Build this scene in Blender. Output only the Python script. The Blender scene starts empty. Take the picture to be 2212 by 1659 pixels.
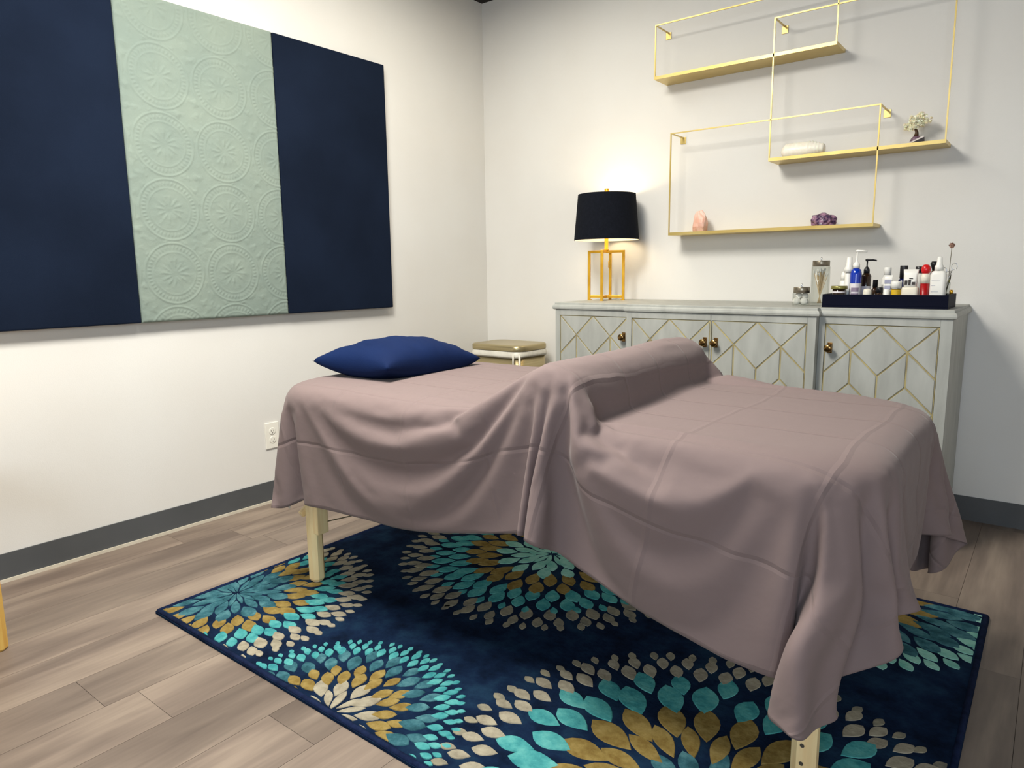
import bpy, bmesh, math, random
import numpy as np
from mathutils import Vector, Matrix, noise

# ------------------------------------------------------------------ camera, light, exposure
C = bpy.context.scene.collection
SC = bpy.context.scene
W_PX, F_PX = 2212.0, 1507.9
CAM = Vector((2.82058, -3.36040, 1.04571))
R_ = Vector((0.788392, 0.615044, -0.012619)); U_ = Vector((-0.087528, 0.132454, 0.987317)); F_ = Vector((-0.608915, 0.777288, -0.158259))
cd = bpy.data.cameras.new('camera'); cam = bpy.data.objects.new('camera', cd); C.objects.link(cam)
cd.sensor_width = 36; cd.lens = 36 * F_PX / W_PX; cd.clip_start = 0.02
cam.matrix_world = Matrix(((R_.x, U_.x, -F_.x, CAM.x), (R_.y, U_.y, -F_.y, CAM.y), (R_.z, U_.z, -F_.z, CAM.z), (0, 0, 0, 1)))
SC.camera = cam
SC.view_settings.view_transform = 'Standard'; SC.view_settings.look = 'None'
SC.view_settings.gamma = 1; SC.view_settings.use_curve_mapping = False
SC.view_settings.exposure = 0.0
world = bpy.data.worlds.new('world'); SC.world = world; world.use_nodes = True
world.node_tree.nodes['Background'].inputs[0].default_value = (.8, .85, 1, 1)
world.node_tree.nodes['Background'].inputs[1].default_value = 0.05
ROOM_X, ROOM_Y, ROOM_H = 4.3, -5.0, 2.598
# ceiling panels (x, y, size x, size y, watts, colour)
PANELS = [(1.30, -2.38, .56, 1.16, 103, (1, .965, .885)), (0.80, -1.15, .56, 1.16, 11, (1, .94, .80))]
FILL_W = 44      # cool fill from the made-up window behind the camera
LAMP_W = 1.35

# ------------------------------------------------------------------ helpers
def link(o, parent=None):
    C.objects.link(o)
    if parent is not None: o.parent = parent
    return o
def thing(name, label, cat, loc=(0, 0, 0), rotz=0, group=None):
    o = bpy.data.objects.new(name, None); o.empty_display_size = .1
    o.location = loc; o.rotation_euler = (0, 0, rotz); link(o); tag(o, label, cat, group); return o
def tag(o, label=None, cat=None, group=None, kind=None):
    if label: o['label'] = label
    if cat: o['category'] = cat
    if group: o['group'] = group
    if kind: o['kind'] = kind
    return o
class B:
    """collects shapes into one bmesh, built as ONE object"""
    def __init__(s): s.bm = bmesh.new(); s.mi = 0
    def faces(s, vs, fs, smooth=False):
        v = [s.bm.verts.new(p) for p in vs]
        for f in fs:
            try:
                g = s.bm.faces.new([v[i] for i in f]); g.material_index = s.mi; g.smooth = smooth
            except ValueError: pass
        return v
    def box(s, x0, y0, z0, x1, y1, z1, bev=0, M=None):
        ps = [Vector((x, y, z)) for z in (z0, z1) for y in (y0, y1) for x in (x0, x1)]
        if M: ps = [M @ p for p in ps]
        v = s.faces(ps, [(0, 2, 3, 1), (4, 5, 7, 6), (0, 1, 5, 4), (1, 3, 7, 5), (3, 2, 6, 7), (2, 0, 4, 6)])
        if bev > 0:
            es = {e for q in v for e in q.link_edges}
            bmesh.ops.bevel(s.bm, geom=list(es), offset=bev, segments=2, affect='EDGES', profile=.6)
        return s
    def tube(s, a, b, r, r2=None, n=12, cap=True, rot=0):
        a, b = Vector(a), Vector(b); r2 = r if r2 is None else r2
        d = (b - a).normalized(); t = Vector((0, 0, 1)) if abs(d.z) < .9 else Vector((1, 0, 0))
        x = d.cross(t).normalized(); y = d.cross(x)
        vs = [a + (x * math.cos(2*math.pi*i/n+rot) + y * math.sin(2*math.pi*i/n+rot)) * r for i in range(n)]
        vs += [b + (x * math.cos(2*math.pi*i/n+rot) + y * math.sin(2*math.pi*i/n+rot)) * r2 for i in range(n)]
        fs = [(i, (i+1) % n, n+(i+1) % n, n+i) for i in range(n)]
        v = s.faces(vs, fs, n > 8)
        if cap:
            for f in (v[:n][::-1], v[n:]):
                try: s.bm.faces.new(f).material_index = s.mi
                except ValueError: pass
        return s
    def path(s, pts, r, n=8, closed=False):
        pts = [Vector(p) for p in pts]; m = len(pts); rings = []
        rs = r if isinstance(r, (list, tuple)) else [r] * m
        up = None
        for i, p in enumerate(pts):
            a = pts[i-1] if (i > 0 or closed) else p; b = pts[(i+1) % m] if (i < m-1 or closed) else p
            d = (b - a).normalized()
            if up is None: up = d.cross(Vector((0, 0, 1)) if abs(d.z) < .9 else Vector((1, 0, 0))).normalized()
            x = (up - d * up.dot(d)).normalized(); up = x; y = d.cross(x)
            rings.append([s.bm.verts.new(p + (x*math.cos(2*math.pi*k/n) + y*math.sin(2*math.pi*k/n)) * rs[i]) for k in range(n)])
        for i in range(m if closed else m-1):
            a, b = rings[i], rings[(i+1) % m]
            for k in range(n):
                f = s.bm.faces.new((a[k], a[(k+1) % n], b[(k+1) % n], b[k])); f.smooth = True; f.material_index = s.mi
        if not closed:
            s.bm.faces.new(rings[0][::-1]).material_index = s.mi; s.bm.faces.new(rings[-1]).material_index = s.mi
        return s
    def lathe(s, prof, c=(0, 0, 0), n=28, sx=1, sy=1, cap=True, smooth=True, M=None):
        rings = []
        for r, z in prof:
            ring = []
            for i in range(n):
                p = Vector((c[0] + r*sx*math.cos(2*math.pi*i/n), c[1] + r*sy*math.sin(2*math.pi*i/n), c[2] + z))
                ring.append(s.bm.verts.new(M @ p if M else p))
            rings.append(ring)
        for a, b in zip(rings[:-1], rings[1:]):
            for i in range(n):
                f = s.bm.faces.new((a[i], a[(i+1) % n], b[(i+1) % n], b[i])); f.smooth = smooth; f.material_index = s.mi
        if cap:
            s.bm.faces.new(rings[0][::-1]).material_index = s.mi; s.bm.faces.new(rings[-1]).material_index = s.mi
        return s
    def prism(s, poly, z0, z1, bev=0, M=None):
        """poly = list of (x, y) counter-clockwise"""
        n = len(poly)
        vs = [Vector((x, y, z0)) for x, y in poly] + [Vector((x, y, z1)) for x, y in poly]
        if M: vs = [M @ v for v in vs]
        v = s.faces(vs, [tuple(range(n))[::-1], tuple(range(n, 2*n))] + [(i, (i+1) % n, n+(i+1) % n, n+i) for i in range(n)])
        if bev > 0:
            top = [e for e in {e for q in v[n:] for e in q.link_edges} if all(w in v[n:] for w in e.verts)]
            bmesh.ops.bevel(s.bm, geom=top, offset=bev, segments=2, affect='EDGES')
        return s
    def build(s, name, mats, parent=None, smooth=None):
        me = bpy.data.meshes.new(name); bmesh.ops.recalc_face_normals(s.bm, faces=s.bm.faces); s.bm.to_mesh(me); s.bm.free()
        for m in (mats if isinstance(mats, (list, tuple)) else [mats]): me.materials.append(m)
        if smooth: 
            for p in me.polygons: p.use_smooth = True
        return link(bpy.data.objects.new(name, me), parent)
def rrect(x0, x1, y0, y1, r, n=8):
    pts = []
    for cx, cy, a in ((x1-r, y1-r, 0), (x0+r, y1-r, 90), (x0+r, y0+r, 180), (x1-r, y0+r, 270)):
        for i in range(n+1):
            t = math.radians(a + 90*i/n); pts.append((cx + r*math.cos(t), cy + r*math.sin(t)))
    return pts
def loft(b, rings, cap=True, smooth=True):
    vv = [[b.bm.verts.new((x, y, z)) for x, y in pts] for pts, z in rings]
    n = len(vv[0])
    for a, c in zip(vv[:-1], vv[1:]):
        for i in range(n):
            f = b.bm.faces.new((a[i], a[(i+1) % n], c[(i+1) % n], c[i])); f.smooth = smooth; f.material_index = b.mi
    if cap: b.bm.faces.new(vv[0][::-1]).material_index = b.mi; b.bm.faces.new(vv[-1]).material_index = b.mi
    return b

# ------------------------------------------------------------------ materials
def srgb(h):
    c = [int(h[i:i+2], 16)/255 for i in (0, 2, 4)]
    return tuple(((x+.055)/1.055)**2.4 if x > .04045 else x/12.92 for x in c) + (1,)
def mat(name, col, rough=.6, metal=0, col2=None, scale=8, stretch=(1, 1, 1), detail=3, bump=0, bscale=60, spec=.5, trans=0, ior=1.45, sheen=0,
        coords='Object', lo=.35, hi=.65, emit=None, estr=0, bstretch=(1, 1, 1), sss=0):
    m = bpy.data.materials.new(name); m.use_nodes = True; nt = m.node_tree; p = nt.nodes['Principled BSDF']
    col = srgb(col) if isinstance(col, str) else col
    p.inputs['Base Color'].default_value = col; p.inputs['Roughness'].default_value = rough; p.inputs['Metallic'].default_value = metal
    p.inputs['Specular IOR Level'].default_value = spec; p.inputs['Transmission Weight'].default_value = trans; p.inputs['IOR'].default_value = ior
    p.inputs['Sheen Weight'].default_value = sheen
    if sss: p.inputs['Subsurface Weight'].default_value = sss; p.inputs['Subsurface Scale'].default_value = .02
    if emit: p.inputs['Emission Color'].default_value = emit; p.inputs['Emission Strength'].default_value = estr
    tc = nt.nodes.new('ShaderNodeTexCoord')
    def ns(sc, st, det):
        mp = nt.nodes.new('ShaderNodeMapping'); mp.inputs['Scale'].default_value = st
        n = nt.nodes.new('ShaderNodeTexNoise'); n.inputs['Scale'].default_value = sc; n.inputs['Detail'].default_value = det
        nt.links.new(tc.outputs[coords], mp.inputs['Vector']); nt.links.new(mp.outputs[0], n.inputs['Vector']); return n
    if col2 is not None:
        n = ns(scale, stretch, detail); cr = nt.nodes.new('ShaderNodeValToRGB')
        cr.color_ramp.elements[0].position = lo; cr.color_ramp.elements[1].position = hi
        cr.color_ramp.elements[0].color = col; cr.color_ramp.elements[1].color = srgb(col2) if isinstance(col2, str) else col2
        nt.links.new(n.outputs['Fac'], cr.inputs[0]); nt.links.new(cr.outputs[0], p.inputs['Base Color'])
    if bump:
        n = ns(bscale, bstretch, 2); bp = nt.nodes.new('ShaderNodeBump'); bp.inputs['Strength'].default_value = bump; bp.inputs['Distance'].default_value = .002
        nt.links.new(n.outputs['Fac'], bp.inputs['Height']); nt.links.new(bp.outputs[0], p.inputs['Normal'])
    return m
M = {}
M['wall'] = mat('wall_paint', 'dcdad5', .85, col2='d9d6d0', scale=2, bump=.12, bscale=240)
M['ceil'] = mat('ceiling_dark', '1c1814', .9, bump=.1)
M['base'] = mat('vinyl_base', '4c4e50', .5, col2='525456', scale=5)
M['strip'] = mat('caulk', 'cfc7b6', .6, col2='c6bdab', scale=20)
M['subfloor'] = mat('subfloor', '3a302a', .9, col2='342b26')
M['gold'] = mat('gold_satin', 'd3bd7c', .36, .72, col2='c6ad68', scale=6, bump=.05, bscale=200)
M['goldlamp'] = mat('gold_leaf', 'e3b23c', .38, .85, col2='cf9a2c', scale=12, bump=.1, bscale=90)
M['brass'] = mat('brass', '94764a', .25, 1, col2='86693f', scale=20)
M['navy'] = mat('navy_fabric', '121a29', .95, col2='161f30', scale=3, bump=.4, bscale=700, spec=.08)
M['sage'] = mat('sage_fabric', '7b8880', .85, col2='838f85', scale=5, bump=.25, bscale=180, spec=.15)
M['pine'] = mat('beech_wood', 'f0dcaa', .5, col2='e6c692', scale=5, stretch=(9, 9, .8), detail=5, bump=.05)
M['vinyl'] = mat('table_vinyl', '3b3836', .5, col2='353231')
M['foam'] = mat('bolster_vinyl', '40393a', .5, col2='3a3435')
M['pillow'] = mat('navy_cotton', '0b1c40', .8, col2='0d2047', scale=4, bump=.3, bscale=500, spec=.12)
M['cab'] = mat('grey_wash_wood', 'aaaba5', .5, col2='9b9c96', scale=7, stretch=(3, 3, .6), detail=6, bump=.15, bscale=40, bstretch=(4, 4, .4))
M['groove'] = mat('groove_gilt', 'b3a574', .5, col2='8d7f58', scale=14)
M['cabdark'] = mat('cabinet_gap', '4c4b46', .8, col2='44433e')
M['lid'] = mat('brushed_lid', '8f8676', .3, .85, col2='7c7364', scale=20)
M['steel'] = mat('champagne_steel', 'b9ab86', .33, .75, col2='ab9c76', scale=3, stretch=(1, 1, 30), bump=.03)
M['bag'] = mat('white_plastic_bag', 'eeeade', .4, col2='e2ddd0', scale=30, spec=.6, trans=.15)
M['shadeout'] = mat('black_shade', '0e1118', .95, col2='12151d', scale=90, bump=.4, bscale=500, spec=.15)
M['shadein'] = mat('white_lining', 'f6f0e2', .8, col2='f2ebda')
M['bulb'] = mat('bulb', 'ffffff', .5, emit=(1, .82, .55, 1), estr=14)
M['plate'] = mat('outlet_white', 'ece8dd', .35, col2='e8e4d8')
M['slot'] = mat('slot_dark', '4a443c', .6, col2='403a33')
M['white'] = mat('white_plastic', 'e9e7e0', .35, col2='e2e0d9', scale=9)
M['black'] = mat('black_plastic', '17161a', .35, col2='1c1b1f')
M['darkglass'] = mat('amber_dark_glass', '2b1a0e', .12, col2='352011', spec=.8)
def clear_glass():
    m = bpy.data.materials.new('clear_glass'); m.use_nodes = True; nt = m.node_tree; nt.nodes.remove(nt.nodes['Principled BSDF']); L = nt.links.new
    tr = nt.nodes.new('ShaderNodeBsdfTransparent'); tr.inputs[0].default_value = (.95, .96, .95, 1); gl = nt.nodes.new('ShaderNodeBsdfGlossy'); gl.inputs['Roughness'].default_value = .05
    lw = nt.nodes.new('ShaderNodeLayerWeight'); lw.inputs[0].default_value = .08; mx = nt.nodes.new('ShaderNodeMixShader')
    L(lw.outputs['Facing'], mx.inputs[0]); L(tr.outputs[0], mx.inputs[1]); L(gl.outputs[0], mx.inputs[2]); L(mx.outputs[0], nt.nodes['Material Output'].inputs[0]); return m
M['glass'] = clear_glass()
M['cobalt'] = mat('cobalt_glass', '0a2f9e', .1, col2='0b36ae', spec=.8)
M['navyglass'] = mat('navy_glass', '0c1240', .15, col2='0e1650', spec=.8)
M['label'] = mat('paper_label', 'dfd9dd', .6, col2='d8d1d6')
M['lilac'] = mat('lilac_ink', '8f7f93', .6, col2='86768a', scale=40)
M['greyink'] = mat('grey_ink', '9fa0b4', .6, col2='9596ab', scale=40)
M['blackink'] = mat('black_ink', '2a2625', .6, col2='3a3432', scale=40)
M['yellow'] = mat('yellow_label', 'd9b21f', .5, col2='c79f1a', scale=60)
M['red'] = mat('red_plastic', 'c5161b', .3, col2='d01a1e', scale=10)
M['redlow'] = mat('red_liquid', 'a31418', .3, col2='8f1014', scale=10)
M['cream'] = mat('cream_plastic', 'e3dccb', .4, col2='ddd6c4')
M['tray'] = mat('navy_tray', '04071a', .6, col2='05081d', spec=.1)
M['goldlid'] = mat('olive_gold_lid', '8f8a4e', .3, .5, col2='7b763f')
M['cotton'] = mat('cotton', 'f3f0ea', .95, col2='eae6df', scale=30, bump=.5, bscale=90)
M['stick'] = mat('swab_sticks', 'ecd3ab', .7, col2='d4b88c', scale=40)
M['rose'] = mat('rose_quartz', 'd9a58f', .4, col2='e6c3b2', scale=22, bump=.6, bscale=50, sss=.2)
M['amethyst'] = mat('amethyst', '3f2547', .3, col2='a07a92', scale=55, lo=.42, hi=.62, bump=1, bscale=120)
M['geode'] = mat('geode_dark', '2c2226', .6, col2='201a1c', scale=40, bump=.8, bscale=90)
M['geoderim'] = mat('geode_rim', 'ded5cf', .5, col2='c9bec0', scale=50)
M['geodetop'] = mat('geode_crystal', '8d6f80', .3, col2='5d4455', scale=90, bump=1, bscale=150)
M['trunk'] = mat('wire_trunk', '5a4128', .5, .4, col2='3e2b1b', scale=60, bump=.8, bscale=140)
M['chips'] = mat('citrine_chips', 'f3e4bd', .25, col2='f1e6c8', scale=80, spec=.7, sss=.3)
M['shell'] = mat('white_shell', 'efe8d6', .35, col2='f5f0e2', scale=18, sss=.15)
M['dryrose'] = mat('dried_rose', '8a5f4a', .9, col2='b39180', scale=120, bump=.6, bscale=200)
M['stem'] = mat('stem', '6b6350', .8, col2='575141', scale=60)
M['chrome'] = mat('chrome', 'c9c9c9', .15, 1, col2='bdbdbd')
M['wood2'] = mat('yellow_pine', 'd9b25f', .45, col2='c9953f', scale=5, stretch=(9, 9, .8), detail=5)
M['fixture'] = mat('fixture_white', 'e6e6e2', .5, col2='e0e0dc')

# floor planks: one material, each plank its own tone through Object Info
def plank_mat():
    m = bpy.data.materials.new('plank_vinyl'); m.use_nodes = True; nt = m.node_tree; p = nt.nodes['Principled BSDF']; L = nt.links.new
    tc = nt.nodes.new('ShaderNodeTexCoord'); oi = nt.nodes.new('ShaderNodeObjectInfo')
    off = nt.nodes.new('ShaderNodeVectorMath'); off.operation = 'SCALE'; off.inputs['Scale'].default_value = 37.0
    comb = nt.nodes.new('ShaderNodeCombineXYZ'); L(oi.outputs['Random'], comb.inputs[0]); L(oi.outputs['Random'], comb.inputs[1]); L(comb.outputs[0], off.inputs[0])
    add = nt.nodes.new('ShaderNodeVectorMath'); L(tc.outputs['Object'], add.inputs[0]); L(off.outputs[0], add.inputs[1])
    def nz(scale, st, det, dist=0):
        mp = nt.nodes.new('ShaderNodeMapping'); mp.inputs['Scale'].default_value = st
        n = nt.nodes.new('ShaderNodeTexNoise'); n.inputs['Scale'].default_value = scale; n.inputs['Detail'].default_value = det; n.inputs['Distortion'].default_value = dist
        L(add.outputs[0], mp.inputs[0]); L(mp.outputs[0], n.inputs['Vector']); return n
    n1 = nz(4.2, (2.6, .42, 1), 3, .6); n2 = nz(26, (3.5, .22, 1), 4)
    cr = nt.nodes.new('ShaderNodeValToRGB'); e = cr.color_ramp.elements
    e[0].position = .30; e[0].color = srgb('665950'); e[1].position = .72; e[1].color = srgb('8f8072')
    q = e.new(.5); q.color = srgb('786a5f')
    L(n1.outputs['Fac'], cr.inputs[0])
    mx = nt.nodes.new('ShaderNodeMix'); mx.data_type = 'RGBA'; mx.blend_type = 'OVERLAY'; mx.inputs[0].default_value = .2
    L(cr.outputs[0], mx.inputs[6]); L(n2.outputs['Fac'], mx.inputs[7])
    hs = nt.nodes.new('ShaderNodeHueSaturation')
    mr = nt.nodes.new('ShaderNodeMapRange'); mr.inputs[3].default_value = .84; mr.inputs[4].default_value = 1.13
    L(oi.outputs['Random'], mr.inputs[0]); L(mr.outputs[0], hs.inputs['Value']); L(mx.outputs[2], hs.inputs['Color']); L(hs.outputs[0], p.inputs['Base Color'])
    p.inputs['Roughness'].default_value = .48; p.inputs['Specular IOR Level'].default_value = .4
    bp = nt.nodes.new('ShaderNodeBump'); bp.inputs['Strength'].default_value = .1; bp.inputs['Distance'].default_value = .001
    L(n2.outputs['Fac'], bp.inputs['Height']); L(bp.outputs[0], p.inputs['Normal']); return m
M['plank'] = plank_mat()

def rug_mat(name, c1, c2, c3, scale, bump=.8):
    m = bpy.data.materials.new(name); m.use_nodes = True; nt = m.node_tree; p = nt.nodes['Principled BSDF']; L = nt.links.new
    tc = nt.nodes.new('ShaderNodeTexCoord')
    n = nt.nodes.new('ShaderNodeTexNoise'); n.inputs['Scale'].default_value = scale; n.inputs['Detail'].default_value = 5; n.inputs['Roughness'].default_value = .65
    L(tc.outputs['Object'], n.inputs['Vector'])
    cr = nt.nodes.new('ShaderNodeValToRGB'); e = cr.color_ramp.elements
    e[0].position = .34; e[0].color = srgb(c1); e[1].position = .68; e[1].color = srgb(c3); q = e.new(.5); q.color = srgb(c2)
    L(n.outputs['Fac'], cr.inputs[0]); L(cr.outputs[0], p.inputs['Base Color'])
    p.inputs['Roughness'].default_value = 1; p.inputs['Specular IOR Level'].default_value = .03
    b = nt.nodes.new('ShaderNodeTexNoise'); b.inputs['Scale'].default_value = 75; b.inputs['Detail'].default_value = 4
    L(tc.outputs['Object'], b.inputs['Vector'])
    bp = nt.nodes.new('ShaderNodeBump'); bp.inputs['Strength'].default_value = bump; bp.inputs['Distance'].default_value = .003
    L(b.outputs['Fac'], bp.inputs['Height']); L(bp.outputs[0], p.inputs['Normal']); return m
M['rugbase'] = rug_mat('rug_navy', '0c1627', '13223a', '1c3349', 9)
M['rugedge'] = rug_mat('rug_binding', '141c33', '1a2440', '1f2a48', 30)
RUGC = {'gold': rug_mat('pile_gold', '745f32', '84703f', '93804e', 34), 'turq': rug_mat('pile_turquoise', '347d82', '489494', '5fa6a2', 26),
        'cream': rug_mat('pile_cream', '847d6c', '968f7d', 'a59e8a', 34), 'teal': rug_mat('pile_teal', '264952', '36606a', '517d83', 24),
        'grey': rug_mat('pile_grey', '6f6d62', '85806f', '979079', 26), 'mint': rug_mat('pile_mint', '6aa99c', '86bcae', '9accbc', 20)}

# bed sheet: creases where it was folded, from its own cloth coordinates (UV in metres)
def sheet_mat():
    m = bpy.data.materials.new('sheet_cotton'); m.use_nodes = True; nt = m.node_tree; p = nt.nodes['Principled BSDF']; L = nt.links.new
    p.inputs['Base Color'].default_value = srgb('776765'); p.inputs['Roughness'].default_value = .82; p.inputs['Specular IOR Level'].default_value = .25
    p.inputs['Sheen Weight'].default_value = .08; p.inputs['Sheen Roughness'].default_value = .5
    uv = nt.nodes.new('ShaderNodeUVMap'); uv.uv_map = 'cloth'; sep = nt.nodes.new('ShaderNodeSeparateXYZ'); L(uv.outputs[0], sep.inputs[0])
    wob = nt.nodes.new('ShaderNodeTexNoise'); wob.inputs['Scale'].default_value = 5; L(uv.outputs[0], wob.inputs['Vector'])
    def mth(op, a, b=None, c=None):
        n = nt.nodes.new('ShaderNodeMath'); n.operation = op
        for i, v in enumerate((a, b, c)):
            if v is None: continue
            if isinstance(v, (int, float)): n.inputs[i].default_value = v
            else: L(v, n.inputs[i])
        return n.outputs[0]
    w = mth('MULTIPLY', mth('SUBTRACT', wob.outputs['Fac'], .5), .03)
    def crease(co, period, off, width, alt):
        t = mth('ADD', mth('ADD', co, off), w); k = mth('DIVIDE', t, period)
        d = mth('MULTIPLY', mth('ABSOLUTE', mth('SUBTRACT', mth('FRACT', mth('ADD', k, .5)), .5)), period)
        r = mth('MAXIMUM', mth('SUBTRACT', 1, mth('DIVIDE', d, width)), 0)
        return mth('MULTIPLY', r, alt)
    h = mth('ADD', crease(sep.outputs[0], .305, .06, .009, .8), crease(sep.outputs[1], .205, .0, .008, -1.1))
    fine = nt.nodes.new('ShaderNodeTexNoise'); fine.inputs['Scale'].default_value = 14; fine.inputs['Detail'].default_value = 3; L(uv.outputs[0], fine.inputs['Vector'])
    h2 = mth('ADD', mth('MULTIPLY', h, .9), mth('MULTIPLY', fine.outputs['Fac'], 1.1))
    bp = nt.nodes.new('ShaderNodeBump'); bp.inputs['Strength'].default_value = .55; bp.inputs['Distance'].default_value = .004
    L(h2, bp.inputs['Height']); L(bp.outputs[0], p.inputs['Normal'])
    return m
M['sheet'] = sheet_mat()

# ------------------------------------------------------------------ room shell
def wall(name, x0, y0, z0, x1, y1, z1, m):
    return tag(B().box(x0, y0, z0, x1, y1, z1).build(name, m), kind='structure')
T = .12
wall('wall_left', -T, ROOM_Y-T, 0, 0, T, ROOM_H, M['wall'])
wall('wall_back', 0, 0, 0, ROOM_X, T, ROOM_H, M['wall'])
wall('wall_right', ROOM_X, ROOM_Y-T, 0, ROOM_X+T, T, ROOM_H, M['wall'])
wall('wall_front', 0, ROOM_Y-T, 0, ROOM_X, ROOM_Y, ROOM_H, M['wall'])
wall('ceiling', -T, ROOM_Y-T, ROOM_H, ROOM_X+T, T, ROOM_H+.1, M['ceil'])
floor = wall('floor', -T, ROOM_Y-T, -.12, ROOM_X+T, T, -.003, M['subfloor'])
# vinyl planks, running away from the camera along the left wall
PW, PL = .1775, 1.22; rng = random.Random(11)
fixed = {1: -1.855, 0: -2.09, 4: -2.745, 7: -2.52}
k = -1; n = 0
while True:
    x0 = -.0145 + PW*k - PW*0; k += 1
    if x0 >= ROOM_X: break
    x1 = min(x0 + PW, ROOM_X); idx = k-1
    xa = max(x0, 0)
    if x1 <= 0: continue
    ph = fixed.get(idx-1, None) if False else None
    y = {0: -2.09, 2: -1.855, 5: -2.745, 8: -2.52}.get(idx, -rng.uniform(0, PL))
    while y < 0: y += PL
    while y > ROOM_Y:
        ya, yb = max(y-PL, ROOM_Y), min(y, 0)
        if yb - ya > .02:
            o = B().box(-(x1-xa)/2+.0005, -(yb-ya)/2+.0005, -.003, (x1-xa)/2-.0005, (yb-ya)/2-.0005, 0, 0).build('plank', M['plank'], floor)
            o.location = ((xa+x1)/2, (ya+yb)/2, 0)
        y -= PL
def strip(name, pts_box, m): return wall(name, *pts_box, m)
strip('baseboard_left', (0, ROOM_Y, .012, .006, -.0065, .1016), M['base'])
strip('baseboard_back', (.0065, -.006, 0, ROOM_X, 0, .1016), M['base'])
strip('baseboard_right', (ROOM_X-.006, ROOM_Y, 0, ROOM_X, -.0065, .1016), M['base'])
strip('baseboard_front', (.0065, ROOM_Y, 0, ROOM_X-.0065, ROOM_Y+.006, .1016), M['base'])
strip('trim_1', (0, ROOM_Y, 0, .012, -.0065, .012), M['strip'])

# ceiling panel lights (above the frame)
for i, (x, y, sx, sy, wt, col) in enumerate(PANELS):
    t = thing('ceiling_light', ['white rectangular ceiling light panel above the massage table', 'white rectangular ceiling light panel above the corner of the room'][i], 'ceiling light', (x, y, ROOM_H))
    b = B(); hx, hy = sx/2+.03, sy/2+.03
    b.box(-hx, -hy, -.035, hx, -hy+.03, 0); b.box(-hx, hy-.03, -.035, hx, hy, 0); b.box(-hx, -hy+.03, -.035, -hx+.03, hy-.03, 0); b.box(hx-.03, -hy+.03, -.035, hx, hy-.03, 0)
    b.build('frame', M['fixture'], t)
    em = mat('diffuser_%d' % i, 'ffffff', .5, emit=col + (1,), estr=1.0)
    B().box(-sx/2, -sy/2, -.02, sx/2, sy/2, -.012).build('diffuser', em, t)
    ld = bpy.data.lights.new('panel_light', 'AREA'); ld.shape = 'RECTANGLE'; ld.size = sx; ld.size_y = sy; ld.energy = wt; ld.color = col
    lo = link(bpy.data.objects.new('panel_light', ld), t); lo.location = (0, 0, -.03)

# made-up window, unseen behind the camera, added as a cool fill source
wx0, wx1, wz0, wz1 = 2.5, 4.0, .95, 2.15
fill_win = tag(B().box(wx0-.06, ROOM_Y, wz0-.06, wx1+.06, ROOM_Y+.012, wz1+.06).build('window_1', M['fixture']), kind='structure')
for q in ((wx0-.05, wz0-.05, wx1+.05, wz0), (wx0-.05, wz1, wx1+.05, wz1+.05), (wx0-.05, wz0, wx0, wz1), (wx1, wz0, wx1+.05, wz1), ((wx0+wx1)/2-.02, wz0, (wx0+wx1)/2+.02, wz1)):
    B().box(q[0], ROOM_Y+.0125, q[1], q[2], ROOM_Y+.045, q[3]).build('window_frame', M['fixture'], fill_win)
fill_glow = mat('daylit_pane', 'dfe8f2', .3, emit=(.72, .85, 1, 1), estr=1.5)
for a_, b_ in ((wx0, (wx0+wx1)/2-.02), ((wx0+wx1)/2+.02, wx1)): B().box(a_, ROOM_Y+.014, wz0, b_, ROOM_Y+.018, wz1).build('pane', fill_glow, fill_win)
ld = bpy.data.lights.new('daylight', 'AREA'); ld.shape = 'RECTANGLE'; ld.size = wx1-wx0; ld.size_y = wz1-wz0; ld.energy = FILL_W; ld.color = (.74, .86, 1)
lo = link(bpy.data.objects.new('daylight', ld)); lo.location = ((wx0+wx1)/2, ROOM_Y+.06, (wz0+wz1)/2); lo.rotation_euler = (math.pi/2, 0, 0)

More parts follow.
